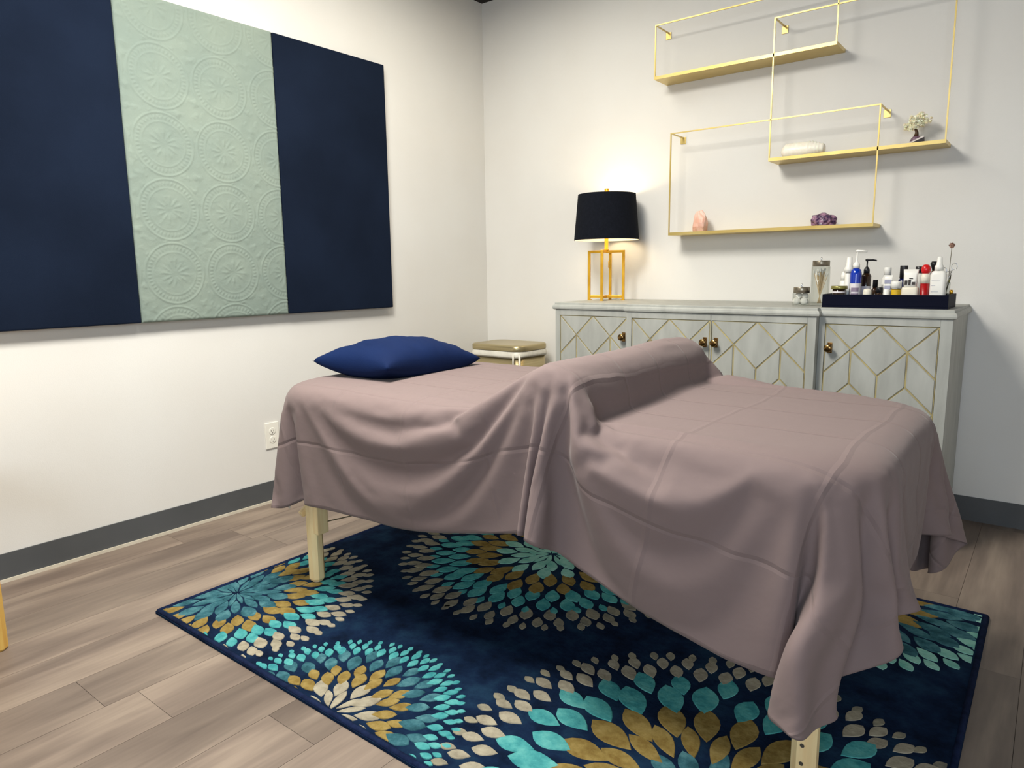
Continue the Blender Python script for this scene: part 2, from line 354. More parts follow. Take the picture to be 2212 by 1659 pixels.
# ------------------------------------------------------------------ fabric wall panels
def fabric_panel(y0, y1, label, m, relief=False):
    z0, z1, D = .8699, 2.081, .04
    if not relief:
        b = B(); b.box(.001, y0+.001, z0, D, y1-.001, z1, .006)
        o = b.build('wall_panel', m, smooth=False); tag(o, label, 'wall panel', 'fabric covered panels on the left wall'); return o
    ny, nz = 190, 350; V = []; F = []
    cols = [-1.97, -1.72, -1.47, -2.22]; rows = [2.05, 1.80, 1.55, 1.303, 1.057, .81]
    for j in range(nz+1):
        for i in range(ny+1):
            y = y0 + .001 + (y1-y0-.002)*i/ny; z = z0 + (z1-z0)*j/nz
            h = 0; inside = False
            wx = .004*noise.noise(Vector((y*6, z*6, 3))); wz = .004*noise.noise(Vector((y*6, z*6, 9)))
            for cy in cols:
                for cz in rows:
                    dy, dz = y-cy+wx, z-cz+wz; r = math.hypot(dy, dz)
                    if r < .124:
                        inside = True; a = math.atan2(dz, dy)
                        h += .0022*math.exp(-((r-.117)/.003)**2) + .0014*math.exp(-((r-.083)/.0025)**2)
                        h += .0022*math.exp(-((r-.100)/.006)**2)*max(0, math.cos(a*44))
                        if r < .078: h += .0016*max(0, math.cos(a*12 + 18*r))*math.sin(min(1, r/.07)*math.pi)**2 + .0012*max(0, noise.noise(Vector((y*70, z*70, 5))))
            if not inside: h += .0030*max(0, noise.noise(Vector((y*38, z*38, 1))) + .35*noise.noise(Vector((y*90, z*90, 2))))
            h += .0012*noise.noise(Vector((y*22, z*30, 4)))
            e = min(i, ny-i, j, nz-j); edge = 0 if e > 2 else (3-e)**2 * .0006
            V.append((D + h - edge, y, z)); F.append(None)
    F = [(j*(ny+1)+i, j*(ny+1)+i+1, (j+1)*(ny+1)+i+1, (j+1)*(ny+1)+i) for j in range(nz) for i in range(ny)]
    per = [i for i in range(ny+1)] + [j*(ny+1)+ny for j in range(1, nz+1)] + [nz*(ny+1)+i for i in range(ny-1, -1, -1)] + [j*(ny+1) for j in range(nz-1, 0, -1)]
    base = len(V)
    for q in per: V.append((.001, V[q][1], V[q][2]))
    n = len(per)
    F += [(per[i], base+i, base+(i+1) % n, per[(i+1) % n]) for i in range(n)]
    me = bpy.data.meshes.new('wall_panel'); me.from_pydata(V, [], F); me.materials.append(m)
    for p in me.polygons[:ny*nz]: p.use_smooth = True
    o = link(bpy.data.objects.new('wall_panel', me)); tag(o, label, 'wall panel', 'fabric covered panels on the left wall'); return o
fabric_panel(-2.775, -2.1153, 'navy blue fabric wall panel at the left edge, left of the sage one', M['navy'])
fabric_panel(-2.1153, -1.4587, 'sage green wall panel embossed with round medallions, between the navy ones', M['sage'], True)
fabric_panel(-1.4587, -.819, 'navy blue fabric wall panel nearest the corner, right of the sage one', M['navy'])

# ------------------------------------------------------------------ wall outlet
t = thing('wall_outlet', 'white duplex wall outlet behind the left end of the sheet', 'outlet', (0, -1.566, .3155))
B().box(0, -.035, -.0603, .006, .035, .0603, .002).build('cover_plate', M['plate'], t)
for dz in (-.02, .02):
    rc = B().lathe([(.0165, 0), (.0165, .0015), (.015, .002)], n=24, M=Matrix.Translation((.006, 0, dz)) @ Matrix.Rotation(math.pi/2, 4, 'Y')).build('receptacle', M['plate'], t)
    s = B()
    for dy in (-.006, .006): s.box(.0078, dy-.001, dz-.002, .0085, dy+.001, dz+.006)
    s.tube((.0078, 0, dz-.008), (.0085, 0, dz-.008), .0022); s.build('slot', M['slot'], rc)
B().tube((.006, 0, 0), (.0068, 0, 0), .0025).build('screw', M['plate'], t)

# ------------------------------------------------------------------ rug
RX0, RX1, RY0, RY1 = .6609, 2.7368, -2.4402, -.9426
rug = B(); loft(rug, [(rrect(RX0, RX1, RY0, RY1, .006, 2), 0), (rrect(RX0, RX1, RY0, RY1, .006, 2), .007), (rrect(RX0+.004, RX1-.004, RY0+.004, RY1-.004, .006, 2), .010)], smooth=False)
rug = rug.build('area_rug', M['rugbase']); tag(rug, 'navy rug with teal, gold and cream flower bursts under the massage table', 'rug')
bd = B()
for a, c in (((RX0+.008, RY0+.008), (RX1-.008, RY0+.008)), ((RX1-.008, RY0+.008), (RX1-.008, RY1-.008)), ((RX1-.008, RY1-.008), (RX0+.008, RY1-.008)), ((RX0+.008, RY1-.008), (RX0+.008, RY0+.008))):
    bd.tube((*a, .0072), (*c, .0072), .0072, n=10)
bd.build('binding', M['rugedge'], rug)
def clip(poly, x0, x1, y0, y1):
    for ax, lim, sg in ((0, x0, 1), (0, x1, -1), (1, y0, 1), (1, y1, -1)):
        out = []
        for i in range(len(poly)):
            a, c = poly[i], poly[(i+1) % len(poly)]
            ia, ic = sg*(a[ax]-lim) >= 0, sg*(c[ax]-lim) >= 0
            if ia: out.append(a)
            if ia != ic:
                t = (lim-a[ax])/(c[ax]-a[ax]); out.append((a[0]+(c[0]-a[0])*t, a[1]+(c[1]-a[1])*t))
        poly = out
        if len(poly) < 3: return []
    return poly
CK = list(RUGC)
def motif(cx, cy, rows, seed, label):
    """rows of pointed petals: (radius of the row, petal length, petals in the row, colour); each row nests in the gaps of the one before"""
    g = random.Random(seed); b = B(); serial = 0
    for ri, (rc0, L0, n, col) in enumerate(rows):
        b.mi = CK.index(col); ph = seed + math.pi/n*(ri % 2)
        for i in range(n):
            a = ph + 2*math.pi*(i + g.uniform(-.10, .10))/n
            L = L0*g.uniform(.88, 1.06); rc = rc0 + g.uniform(-.07, .07)*L0
            w = min(2*math.pi*rc0/n*.80*g.uniform(.86, 1.03), L*.54); sw = g.uniform(-.9, .9)
            m = 7; us = [-1 + 2*k/m for k in range(m+1)]; hw = [w/2*(1-u*u)**.95*(1+.25*u) for u in us]
            prof = [(u, h) for u, h in zip(us, hw)] + [(u, -h) for u, h in list(zip(us, hw))[-2:0:-1]]
            pts = []
            for u, h in prof:
                rr = L/2*u; aa = a + sw*.12*u*u
                pts.append((cx + rc*math.cos(a) + rr*math.cos(aa) - h*math.sin(aa), cy + rc*math.sin(a) + rr*math.sin(aa) + h*math.cos(aa)))
            pts = clip(pts, RX0+.018, RX1-.018, RY0+.018, RY1-.018)
            if len(pts) < 3: continue
            ar = sum(pts[q][0]*pts[(q+1) % len(pts)][1] - pts[(q+1) % len(pts)][0]*pts[q][1] for q in range(len(pts)))
            if abs(ar) < 2e-5: continue
            if ar < 0: pts = pts[::-1]
            mx = sum(p[0] for p in pts)/len(pts); my = sum(p[1] for p in pts)/len(pts); k = len(pts); zt_ = .0114 + 1.2e-5*(serial % 40); serial += 1
            vs = [(x, y, .0095) for x, y in pts] + [(mx+(x-mx)*.93, my+(y-my)*.93, zt_) for x, y in pts]
            b.faces(vs, [(q, (q+1) % k, k+(q+1) % k, k+q) for q in range(k)] + [tuple(range(k, 2*k))])
    o = b.build('flower_motif', [RUGC[c] for c in CK], rug); o['label'] = label; return o
def rows_(col, n, *rl): return [(r, L*1.02, round(n*(1.12 if n < 23 else 1.3)), col) for r, L in rl]
motif(.76, -2.22, rows_('teal', 13, (.05, .085), (.10, .095), (.15, .085)) + rows_('gold', 21, (.197, .078), (.243, .075)) + rows_('turq', 27, (.287, .072), (.327, .062))
      + rows_('cream', 34, (.365, .066), (.40, .056)) + rows_('cream', 46, (.430, .038),), 3, 'teal centred flower burst in the left corner')
motif(1.522, -2.44, rows_('cream', 11, (.055, .078), (.102, .074)) + rows_('gold', 18, (.142, .064), (.180, .058)) + rows_('teal', 20, (.215, .070), (.250, .060))
      + rows_('turq', 36, (.276, .044), (.301, .038)) + rows_('turq', 50, (.322, .026),), 5, 'cream centred flower burst on the near edge')
motif(1.416, -1.335, rows_('mint', 12, (.055, .09), (.11, .10), (.17, .09)) + rows_('gold', 20, (.23, .10), (.29, .09)) + rows_('turq', 26, (.343, .092), (.398, .088), (.442, .05))
      + rows_('grey', 34, (.472, .075), (.513, .066)) + rows_('grey', 48, (.545, .042),), 8, 'mint centred flower burst under the table')
motif(2.35, -2.18, rows_('teal', 12, (.055, .09), (.115, .10)) + rows_('gold', 18, (.185, .12), (.262, .125)) + rows_('turq', 22, (.345, .115), (.41, .10))
      + rows_('cream', 36, (.463, .070), (.505, .060)) + rows_('grey', 50, (.538, .042),), 14, 'large flower burst at the near right')
motif(2.35, -1.03, rows_('gold', 15, (.06, .09), (.125, .12), (.20, .13)) + rows_('teal', 24, (.275, .12), (.34, .10)) + rows_('mint', 34, (.385, .08), (.43, .06)), 21,
      'gold and mint flower burst in the far right corner')

# ------------------------------------------------------------------ massage table
TX0, TX1, TY0, TY1, TH = .80, 2.60, -2.08, -1.26, .695
tb = thing('massage_table', 'portable massage table with pale wooden legs under a mauve sheet', 'massage table', (0, 0, 0))
b = B(); rings = []
for ins, z in ((.03, .58), (.03, .615), (.006, .62), (.002, .642), (.006, .66), (.014, .672), (.027, .682), (.047, .689), (.077, .693)):
    rings.append((rrect(TX0+ins, TX1-ins, TY0+ins, TY1-ins, .17-ins*.5, 10), z))
loft(b, rings[2:]); b.build('padded_top', M['vinyl'], tb)
b = B()
for (x0, y0, x1, y1) in ((TX0+.05, TY0+.045, TX1-.05, TY0+.065), (TX0+.05, TY1-.065, TX1-.05, TY1-.045), (TX0+.05, TY0+.066, TX0+.07, TY1-.066), (TX1-.07, TY0+.066, TX1-.05, TY1-.066)):
    b.box(x0, y0, .53, x1, y1, .6195, .003)
b.build('frame_rail', M['pine'], tb)
def oct_leg(x, y, inner, foot=.0122):
    b = B(); r = .0265
    loft(b, [([(x+k*math.cos(math.pi/8+math.pi*i/4), y+k*math.sin(math.pi/8+math.pi*i/4)) for i in range(8)], z) for k, z in ((r-.005, foot+.004), (r, foot+.012), (r, .53), (r, .6195))], smooth=False)
    o = b.build('leg', M['pine'], tb)
    u = B().box(x+inner*.0245, y-.022, .19, x+inner*.049, y+.022, .6195, .003).build('upper_leg', M['pine'], o)
    B().lathe([(.017, 0), (.0175, .003), (.0175, foot*.0 + .0045)], (x, y, foot), n=16).build('foot_pad', M['cream'], o)
    return o
legs = []
for x, y, inn in ((.898, -2.0, 1), (2.49, -1.985, -1), (2.49, -1.372, -1), (.898, -1.372, 1)):
    l = oct_leg(x, y, inn); legs.append(l)
    sx = -inn
    for z in ((.255,) if inn > 0 else (.42,)):
        kb = B(); kb.tube((x+sx*.026, y, z), (x+sx*.036, y, z), .008, n=10)
        Mx = Matrix.Translation((x+sx*.044, y, z)) @ Matrix.Rotation(.6, 4, 'X'); kb.box(-.009, -.024, -.012, .009, .024, .012, .006, M=Mx); kb.build('knob', M['pine'], l)
    if x > 2:
        for z in (.06, .10, .14, .18, .22): B().tube((x, y-.0247, z), (x, y-.0243-.0008, z), .0045, n=10).build('adjustment_hole', M['slot'], l)
for y in (-2.0, -1.372):
    for x, d in ((.925, 1), (2.463, -1)):
        b = B(); b.path([(x, y, .30), (x+d*.3, y, .60)], .012, n=4); b.build('brace', M['pine'], tb)
    b = B(); b.path([(.925, y+.02, .22), (1.2, y+.02, .32), (1.72, y+.02, .595)], .0022, n=6); b.build('cable', M['stem'], tb)

# bolster under the sheet
A0, B0 = Vector((1.925, -2.08, TH-.002)), Vector((1.885, -1.28, TH-.002))
b = B(); ax = (B0-A0).normalized(); side = ax.cross(Vector((0, 0, 1))).normalized(); Ln = (B0-A0).length; N = 28; rg = []
for d, k in ((0, .8), (.004, .92), (.012, .99), (.02, 1), (Ln-.02, 1), (Ln-.012, .99), (Ln-.004, .92), (Ln, .8)):
    c = A0 + ax*d + Vector((0, 0, .064))
    rg.append([b.bm.verts.new(c + side*math.cos(2*math.pi*i/N)*.066*k + Vector((0, 0, 1))*math.sin(2*math.pi*i/N)*.0625*k) for i in range(N)])
for a, c in zip(rg[:-1], rg[1:]):
    for i in range(N): b.bm.faces.new((a[i], a[(i+1) % N], c[(i+1) % N], c[i])).smooth = True
b.bm.faces.new(rg[0][::-1]); b.bm.faces.new(rg[-1])
tag(b.build('bolster', M['foam']), 'round bolster lying across the table under the mauve sheet', 'bolster')

# sheet: settled cloth surface, grid points as half-millimetre differences from the neighbouring points (x, then y, then z)
SHEET = [
1660,6,5,6,9,29,12,23,27,27,17,13,24,16,22,25,10,9,19,37,38,38,38,37,39,38,39,37,39,38,38,39,38,37,39,39,38,38,39,37,38,39,38,38,38,39,37,38,38,37,38,37,38,37,38,37,37,38,37,37,38,37,36,37,38,36,34,15,-12,-7,27,12,-13,18,12,7,11,36,32,8,-3,0,8,30,35,36,36,36,36,36,36,37,36,37,37,37,38,36,38,37,38,37,37,38,37,38,37,38,37,37,33,4,-17,-23,-11,18,12,0,-2,-4,1,13,23,26,24,27,29,9,3,
5,-11,3,-9,-6,-9,10,0,3,4,6,-3,-10,4,3,5,-1,-2,5,0,-1,0,0,0,0,0,0,1,-1,0,0,0,-1,1,0,-1,0,-1,0,1,-1,0,-1,1,0,-1,0,0,0,0,0,0,0,-1,0,0,-1,0,0,0,0,0,0,0,0,0,2,6,5,-3,-4,6,0,0,0,-4,5,1,-2,-3,0,0,10,2,1,0,-1,1,0,0,-1,-1,-1,0,0,-1,0,1,0,-1,-1,0,0,0,0,0,0,-1,1,-1,-2,-3,-3,2,12,2,-6,-4,-1,0,14,11,2,-2,2,1,-23,-6,7,
7,-4,-8,6,-7,-14,-1,5,2,2,4,6,-4,-3,-1,3,2,-1,3,-1,1,-1,0,0,0,0,0,0,0,0,0,-1,1,-1,-1,0,0,0,0,0,1,0,0,-1,0,0,0,-1,0,0,-1,0,0,0,0,0,1,-1,-1,0,0,0,0,0,0,0,0,7,5,-1,-5,5,0,1,0,-2,4,0,-3,-2,-2,7,6,2,0,0,1,-2,-2,-2,-1,1,1,0,0,1,0,-1,0,0,0,0,-1,1,0,0,-1,0,0,0,-3,-4,-1,5,11,-2,-11,-2,1,11,11,-1,3,3,-2,-21,-4,7,13,
6,0,-8,1,0,-7,-10,4,0,0,4,4,1,-3,-2,3,2,1,-2,3,-1,1,-1,0,0,0,0,0,0,0,-1,0,-1,0,1,0,0,0,0,-1,0,0,1,0,0,1,0,0,-1,-1,0,-1,1,0,-1,-1,-1,1,0,0,-1,0,0,-1,1,0,1,4,8,-1,-5,5,0,0,-1,0,3,-1,-2,-7,4,9,5,0,0,0,-1,-4,0,0,1,0,1,0,0,-1,0,1,0,0,0,-1,0,-1,0,0,0,1,-1,0,-4,-3,1,7,8,-7,-4,-1,5,11,0,4,1,-3,-17,-4,6,11,7,
12,-6,-1,-7,1,0,-10,-5,0,1,4,5,2,-3,-1,0,3,0,1,-1,1,0,0,0,0,0,0,-1,1,0,-1,0,0,0,-1,0,0,1,0,0,0,0,-1,1,0,0,0,1,0,1,0,0,-4,0,0,2,-2,-2,1,-1,1,0,0,-1,-1,1,0,3,8,2,-5,3,1,0,0,-2,4,-1,-3,-5,7,7,3,0,1,-2,-6,1,1,1,1,0,-1,0,1,0,0,-1,0,0,0,0,0,-1,0,0,0,0,0,-1,-4,-7,4,13,1,-5,0,0,7,5,2,1,-4,-14,-4,5,10,8,-13,
9,4,6,-11,-5,-3,-1,-18,5,-1,1,5,5,-1,-4,1,2,2,1,-1,0,-1,1,0,0,0,0,0,-1,0,0,0,0,0,0,0,1,-1,-1,1,0,-1,1,0,-1,0,0,0,1,0,1,0,2,-2,-3,-1,3,0,-3,0,-1,0,0,1,-1,0,0,1,8,4,-5,2,3,-1,-1,1,2,-4,-1,-2,9,5,1,0,-1,-5,0,1,1,0,0,0,1,0,-1,0,0,1,-1,0,0,0,0,0,0,-1,1,-2,1,-1,-5,-2,5,11,-4,-4,-1,4,7,4,1,-2,-12,-7,4,9,9,-5,-44,
-19,27,-1,16,-7,-6,-7,-7,-14,3,1,3,5,0,-1,-2,5,1,-1,1,-1,0,0,1,-1,0,0,0,0,-1,1,-1,0,0,0,0,-1,1,1,-1,0,1,-1,-1,1,0,0,-1,0,0,0,2,0,2,1,-4,-3,2,1,-2,-1,-1,0,0,0,-1,0,2,6,7,-6,1,3,0,0,1,1,5,-17,8,8,4,0,1,-6,-3,3,1,0,0,0,1,-1,-1,0,-1,0,0,2,0,0,0,0,-1,0,1,-1,0,0,-2,-5,-2,11,3,-3,-3,-1,9,5,2,-1,-11,-9,3,9,10,-4,-41,-5,
-24,9,13,9,13,-1,-2,-14,-13,-5,0,2,5,5,-4,-3,5,1,0,0,0,0,0,0,0,0,0,0,-1,0,0,1,-1,0,1,0,0,-1,0,1,0,0,0,1,0,0,-1,1,-1,-1,-1,-1,1,1,2,2,-1,-5,0,2,-1,-2,0,-1,1,-1,0,0,5,5,0,-1,3,0,0,4,2,-9,-7,13,6,0,2,-6,-4,3,1,0,1,1,-1,-1,-1,0,0,1,0,0,-1,1,1,0,-1,1,-1,0,0,0,0,-2,-6,3,12,-5,0,-2,3,7,4,1,-9,-9,1,8,11,-3,-32,-14,1,
13,-41,15,3,20,6,-2,-2,-14,-11,-2,0,5,5,-1,-3,3,3,-1,0,0,0,0,0,1,-1,0,-1,0,0,1,-2,1,1,-1,0,0,1,0,0,0,0,0,0,0,0,1,-1,1,1,0,0,-3,-2,1,2,2,2,-3,-5,3,0,-4,1,-1,1,-1,0,3,9,-2,-3,7,-2,1,3,1,-17,9,9,2,3,-6,-4,2,1,1,1,1,-1,-1,0,1,1,0,0,-2,-1,1,-1,0,2,0,0,-1,0,0,0,0,-3,-5,7,11,-4,-1,-2,8,7,2,-8,-9,-1,6,11,-2,-27,-22,3,2,
26,-14,-42,9,5,28,3,0,-8,-14,-8,1,2,6,1,-4,2,3,0,0,0,0,0,0,0,0,-1,0,0,1,-3,2,0,0,1,0,0,0,0,0,-1,0,1,-1,0,0,1,0,1,-1,2,-1,3,0,-5,-2,1,3,2,0,-6,2,0,-4,1,0,-1,-1,2,9,2,-4,10,-5,1,2,0,-2,1,4,3,-4,-2,-2,1,2,1,1,-2,0,3,0,0,0,0,0,0,-1,-3,1,0,-1,2,-1,0,0,0,0,-1,-2,-8,16,4,-3,1,3,10,4,-8,-5,-5,2,15,-2,-25,-27,4,1,25,
25,1,-13,-38,-2,6,35,2,-3,-13,-11,-4,1,5,6,-6,1,4,0,0,0,0,1,-1,0,0,-1,1,0,-2,1,1,0,0,0,0,0,0,-1,0,1,0,-1,1,0,0,-1,0,-1,1,-1,2,0,2,3,-1,-5,-3,3,4,1,-6,2,-1,-4,0,1,-1,0,7,5,-4,6,-2,1,4,-1,-2,3,5,-4,-6,3,-1,2,1,1,1,0,1,-1,1,0,0,0,-1,1,0,0,-3,0,0,0,1,0,-1,1,0,-1,-6,2,12,0,-2,2,8,9,-5,-1,-8,-1,11,2,-22,-30,4,2,19,23,
17,8,3,-18,-30,-5,2,38,1,-7,-15,-8,-1,4,5,-2,0,4,1,-1,0,0,0,0,0,-1,1,0,-2,1,1,0,1,-1,0,-1,1,-1,1,0,-1,0,1,-1,0,0,1,1,0,0,-1,-1,0,-1,1,2,3,1,-7,-1,3,4,-5,1,0,-5,1,0,-2,6,7,-4,5,-1,3,3,-4,0,5,6,-3,-4,-4,0,2,3,1,-1,1,0,0,0,0,0,0,0,0,0,0,-1,-3,0,0,1,0,0,0,0,0,-5,4,10,-5,1,1,11,3,0,-4,-4,6,11,-29,-29,5,2,19,24,4,
-21,34,13,4,-24,-28,-4,4,39,-2,-12,-13,-4,0,6,1,-2,4,1,1,-1,0,0,0,-1,0,1,-4,3,1,1,-1,-1,1,-1,1,-1,0,0,0,1,0,-1,1,0,0,-1,0,0,1,1,0,1,0,0,-1,1,2,5,-2,-9,-2,7,-1,-4,4,-7,2,-1,-1,17,-9,4,1,1,3,-3,2,8,-4,-6,0,-4,10,3,-3,-1,0,0,1,0,0,0,0,-1,1,0,0,-1,0,-1,-1,0,0,1,-1,0,0,-1,-10,16,2,-7,3,3,7,5,-1,-9,3,20,-34,-25,3,2,26,26,8,0,
-35,8,32,21,5,-29,-26,-2,6,36,-3,-16,-10,-2,5,6,-6,1,5,0,1,-1,0,0,-1,1,-4,5,0,0,-2,0,1,-1,0,0,1,0,0,0,0,-1,1,0,-1,0,1,0,0,-1,1,0,0,1,0,3,1,-2,0,-2,9,-7,-8,4,5,-7,5,-7,2,-2,9,-1,4,2,2,3,-9,11,4,1,0,-7,2,1,-1,-2,0,1,0,0,0,0,0,0,1,-1,0,0,0,0,-2,-1,-1,0,1,0,0,0,-2,-2,12,-5,-7,14,0,2,1,-6,-2,22,-36,-17,0,4,33,20,4,-1,0,
-33,0,4,27,27,5,-27,-30,0,11,31,-8,-16,-6,1,5,-2,4,4,-1,0,1,-1,0,-1,-1,4,-1,-1,-1,1,0,0,0,1,0,0,0,0,0,0,1,0,-1,0,0,-2,-1,1,0,-1,1,-1,1,1,0,1,-1,-4,4,-2,10,-1,-10,-1,6,-5,3,-4,1,3,4,1,4,3,1,2,5,2,-4,-9,5,5,0,-3,0,-3,0,-2,-2,-1,-1,-1,0,1,2,2,2,1,-1,2,-3,0,0,0,0,0,1,-4,4,7,-11,10,-1,5,0,-5,-10,23,-33,-19,3,8,38,14,0,0,0,0,
-34,0,0,3,20,35,1,-25,-27,2,11,28,-14,-12,-1,2,3,5,0,-1,0,0,0,-2,1,2,-1,-1,0,1,1,1,-1,1,0,0,-1,1,0,0,0,0,-1,1,0,-1,1,1,-2,0,-1,-2,1,-1,-1,1,-2,-1,4,1,1,-4,6,7,-7,-7,3,0,0,-3,-3,12,0,5,2,1,5,3,0,-16,5,11,-7,0,6,1,-6,-5,2,0,-3,-1,0,0,-1,-1,0,0,3,5,-1,-1,-1,0,0,1,0,1,-6,10,1,-4,7,-4,4,1,-19,22,-30,-23,6,16,38,6,-1,1,-1,1,-1,
-32,-2,1,-1,1,13,41,0,-14,-34,6,7,27,-19,-1,-2,1,-1,1,3,0,1,-2,1,2,0,-1,1,1,0,0,-1,1,0,0,0,0,0,0,0,0,-1,1,0,1,1,0,-1,2,0,0,1,-1,0,0,-3,-3,-7,0,1,1,4,-1,0,9,2,-8,-5,2,1,0,9,-4,8,1,2,6,-5,-11,4,15,-3,-15,1,-3,-1,8,-5,-7,0,2,3,2,1,0,1,0,0,0,1,4,2,-3,1,0,0,-1,1,2,7,-9,10,-11,13,-3,-17,20,-32,-21,15,27,24,-1,0,1,-2,3,-10,-1,
-33,1,-1,-1,1,-1,6,46,-10,-4,-30,10,-1,25,-21,10,1,-3,0,0,1,-1,2,1,-1,0,1,0,0,0,0,1,0,-1,0,0,0,0,0,-1,0,1,0,-1,0,0,1,0,-1,1,1,1,1,-3,1,-13,-8,8,1,0,1,1,3,2,-1,3,9,-4,-11,1,2,4,3,7,1,-4,-6,12,-7,17,-5,-17,1,-11,-1,2,1,10,1,0,1,0,0,0,0,0,0,1,0,-1,2,4,0,-1,0,1,0,-1,-1,10,1,-15,17,-3,-13,18,-37,-14,23,26,13,-1,1,-1,1,3,-21,3,-20,
-33,0,4,-6,0,2,0,1,37,-6,-4,-20,15,-12,21,-11,6,2,1,-1,0,1,0,1,0,0,0,1,0,1,-1,0,0,1,-1,0,1,-1,0,0,0,0,-1,0,0,0,-1,1,0,-1,0,0,0,1,-4,10,11,-11,-8,-5,-2,-2,0,2,2,2,-1,11,4,-13,-3,-2,6,4,10,7,3,-14,11,-18,-4,12,20,-29,0,4,2,-1,0,-2,2,0,1,-1,1,0,0,0,0,0,-1,1,5,0,-1,0,1,-5,10,-3,-13,23,-5,-8,13,-43,0,29,20,6,1,0,0,-1,-5,-26,-4,-25,-10,
0,-15,-10,4,-11,-2,-1,0,5,23,0,-5,-9,11,1,4,1,1,0,1,0,0,1,-1,1,0,1,-1,0,0,0,0,0,-1,1,0,0,0,0,0,0,-1,0,1,-1,0,1,-1,0,0,-1,-1,0,2,2,5,-2,15,3,-5,-9,-6,-5,-5,-3,0,2,0,0,8,-2,2,2,-1,0,3,4,-2,0,12,1,-3,-16,1,5,0,-7,-5,5,5,0,0,-1,2,0,0,0,-1,0,1,0,0,0,1,2,0,-1,6,1,-10,19,-7,-1,2,-36,11,26,14,2,1,-1,0,-4,-12,-27,-10,-14,-2,-1,
15,-2,-6,-8,0,-12,-9,-7,-4,9,9,5,-4,11,-5,5,1,0,0,1,0,0,0,0,0,0,0,0,0,0,1,-1,0,1,0,0,-1,0,0,1,-1,0,1,-1,0,0,-1,1,1,0,-1,1,-1,1,1,0,3,-2,5,10,6,-2,-3,-4,-7,-5,-6,-5,5,4,2,-2,-1,2,1,2,0,-2,0,-8,-2,-18,-2,35,-4,-12,0,7,2,1,0,0,1,-1,0,1,0,1,-1,0,0,0,1,0,0,0,2,-2,-1,16,-8,10,-8,-23,12,22,8,1,2,-4,-9,-15,-21,-20,-5,1,1,0,0,
-2,13,3,2,-1,0,-3,-7,-14,-20,7,10,6,-3,7,1,0,1,0,-1,0,0,0,0,0,0,0,1,0,-1,0,1,0,-1,0,0,0,0,0,0,0,0,0,0,1,0,0,0,-1,0,2,-1,1,0,1,0,0,1,1,-2,7,7,2,3,0,-1,1,-3,-4,-4,-8,1,-1,-2,1,-5,3,2,-8,-16,-3,5,10,-1,-1,7,6,1,-1,1,0,0,0,0,1,-1,0,0,0,1,0,0,0,0,-1,0,1,0,4,-1,11,-7,-1,7,12,5,1,0,-14,-20,-17,-14,-7,1,0,-1,-1,-1,0,
-29,1,4,1,4,8,-1,-4,16,9,-6,-14,6,3,1,0,1,-1,0,0,0,0,0,0,0,0,0,0,0,1,-1,0,0,1,-1,0,0,0,0,0,1,0,0,0,-1,0,1,-1,1,0,0,0,-1,0,0,1,1,1,1,3,-4,4,3,-1,2,0,-3,-3,-4,-2,9,-5,-1,-1,0,1,-3,-4,0,6,-20,7,-3,5,5,5,2,0,1,-1,0,0,0,1,-1,0,1,-1,1,-1,0,0,0,0,0,1,-1,1,0,1,2,1,6,9,11,-4,-8,-31,-21,-3,-1,-3,1,0,4,8,10,14,17,
-29,-2,-1,1,4,-4,9,11,-8,-1,-1,18,-1,3,0,1,-1,1,0,0,0,0,-1,1,0,0,0,-1,0,0,0,0,0,0,1,-1,1,0,0,0,-1,1,-1,1,0,-1,0,1,-1,1,1,0,0,-1,0,0,0,0,0,0,2,-2,1,1,0,0,0,0,2,-3,-4,4,0,0,-1,-2,-1,6,0,-4,2,-3,2,1,0,1,-1,-1,0,0,0,0,0,0,0,0,0,0,-1,1,0,1,-1,0,1,-1,0,1,0,1,1,6,4,10,-14,-10,-27,-4,4,0,-2,10,12,12,11,8,6,6,4,
20,-8,-7,-4,-4,-5,-9,-3,0,5,17,-6,2,1,0,0,1,-1,0,0,0,0,1,-1,0,0,0,1,0,-1,1,0,0,-1,0,1,-1,1,0,-1,1,0,0,0,0,1,-1,0,1,-1,-1,1,1,0,0,-1,1,0,-1,1,-1,0,0,1,-1,1,0,1,-4,2,3,-2,0,0,-2,0,-1,0,0,-4,4,1,0,1,-1,1,0,0,0,0,1,-1,0,0,0,1,-1,0,1,-1,0,-1,1,0,0,0,1,-1,0,0,1,2,7,-5,-5,-5,11,-1,10,9,7,4,3,1,2,0,-2,0,-2,
38,0,-1,-3,-7,2,1,-3,-5,-19,-14,7,2,2,0,0,-1,1,0,0,0,0,-1,1,0,-1,0,0,0,1,-1,0,0,1,-1,0,1,-1,0,1,-1,0,1,-1,1,0,0,0,0,0,1,-1,0,0,0,1,-1,0,1,-1,0,0,-1,1,1,-2,0,0,0,2,-2,2,0,-1,0,-2,-1,3,1,-1,0,-2,2,0,1,-1,0,0,1,-1,0,1,-1,0,0,0,0,1,-1,0,1,0,-1,0,0,1,-1,0,0,1,0,0,-2,11,-2,-2,-1,26,2,1,5,3,0,1,-5,-1,2,-7,4,
36,-2,-2,-2,-3,-6,-7,-11,-12,9,4,-4,0,-1,0,0,1,0,-1,0,0,0,1,-1,0,1,0,0,0,-1,1,0,0,-1,1,0,-1,1,0,-1,1,0,-1,1,0,-1,1,0,-1,1,-1,1,0,0,0,0,0,0,0,0,0,0,1,-2,1,1,-1,-2,3,-2,2,-1,0,1,-1,2,-4,0,1,2,0,-1,0,0,0,0,0,0,0,0,0,0,0,0,0,0,0,0,1,-1,0,0,0,0,0,-1,1,1,0,-1,1,0,4,-10,6,21,10,-9,-1,-2,-2,-3,-3,-3,16,0,10,-3,0,
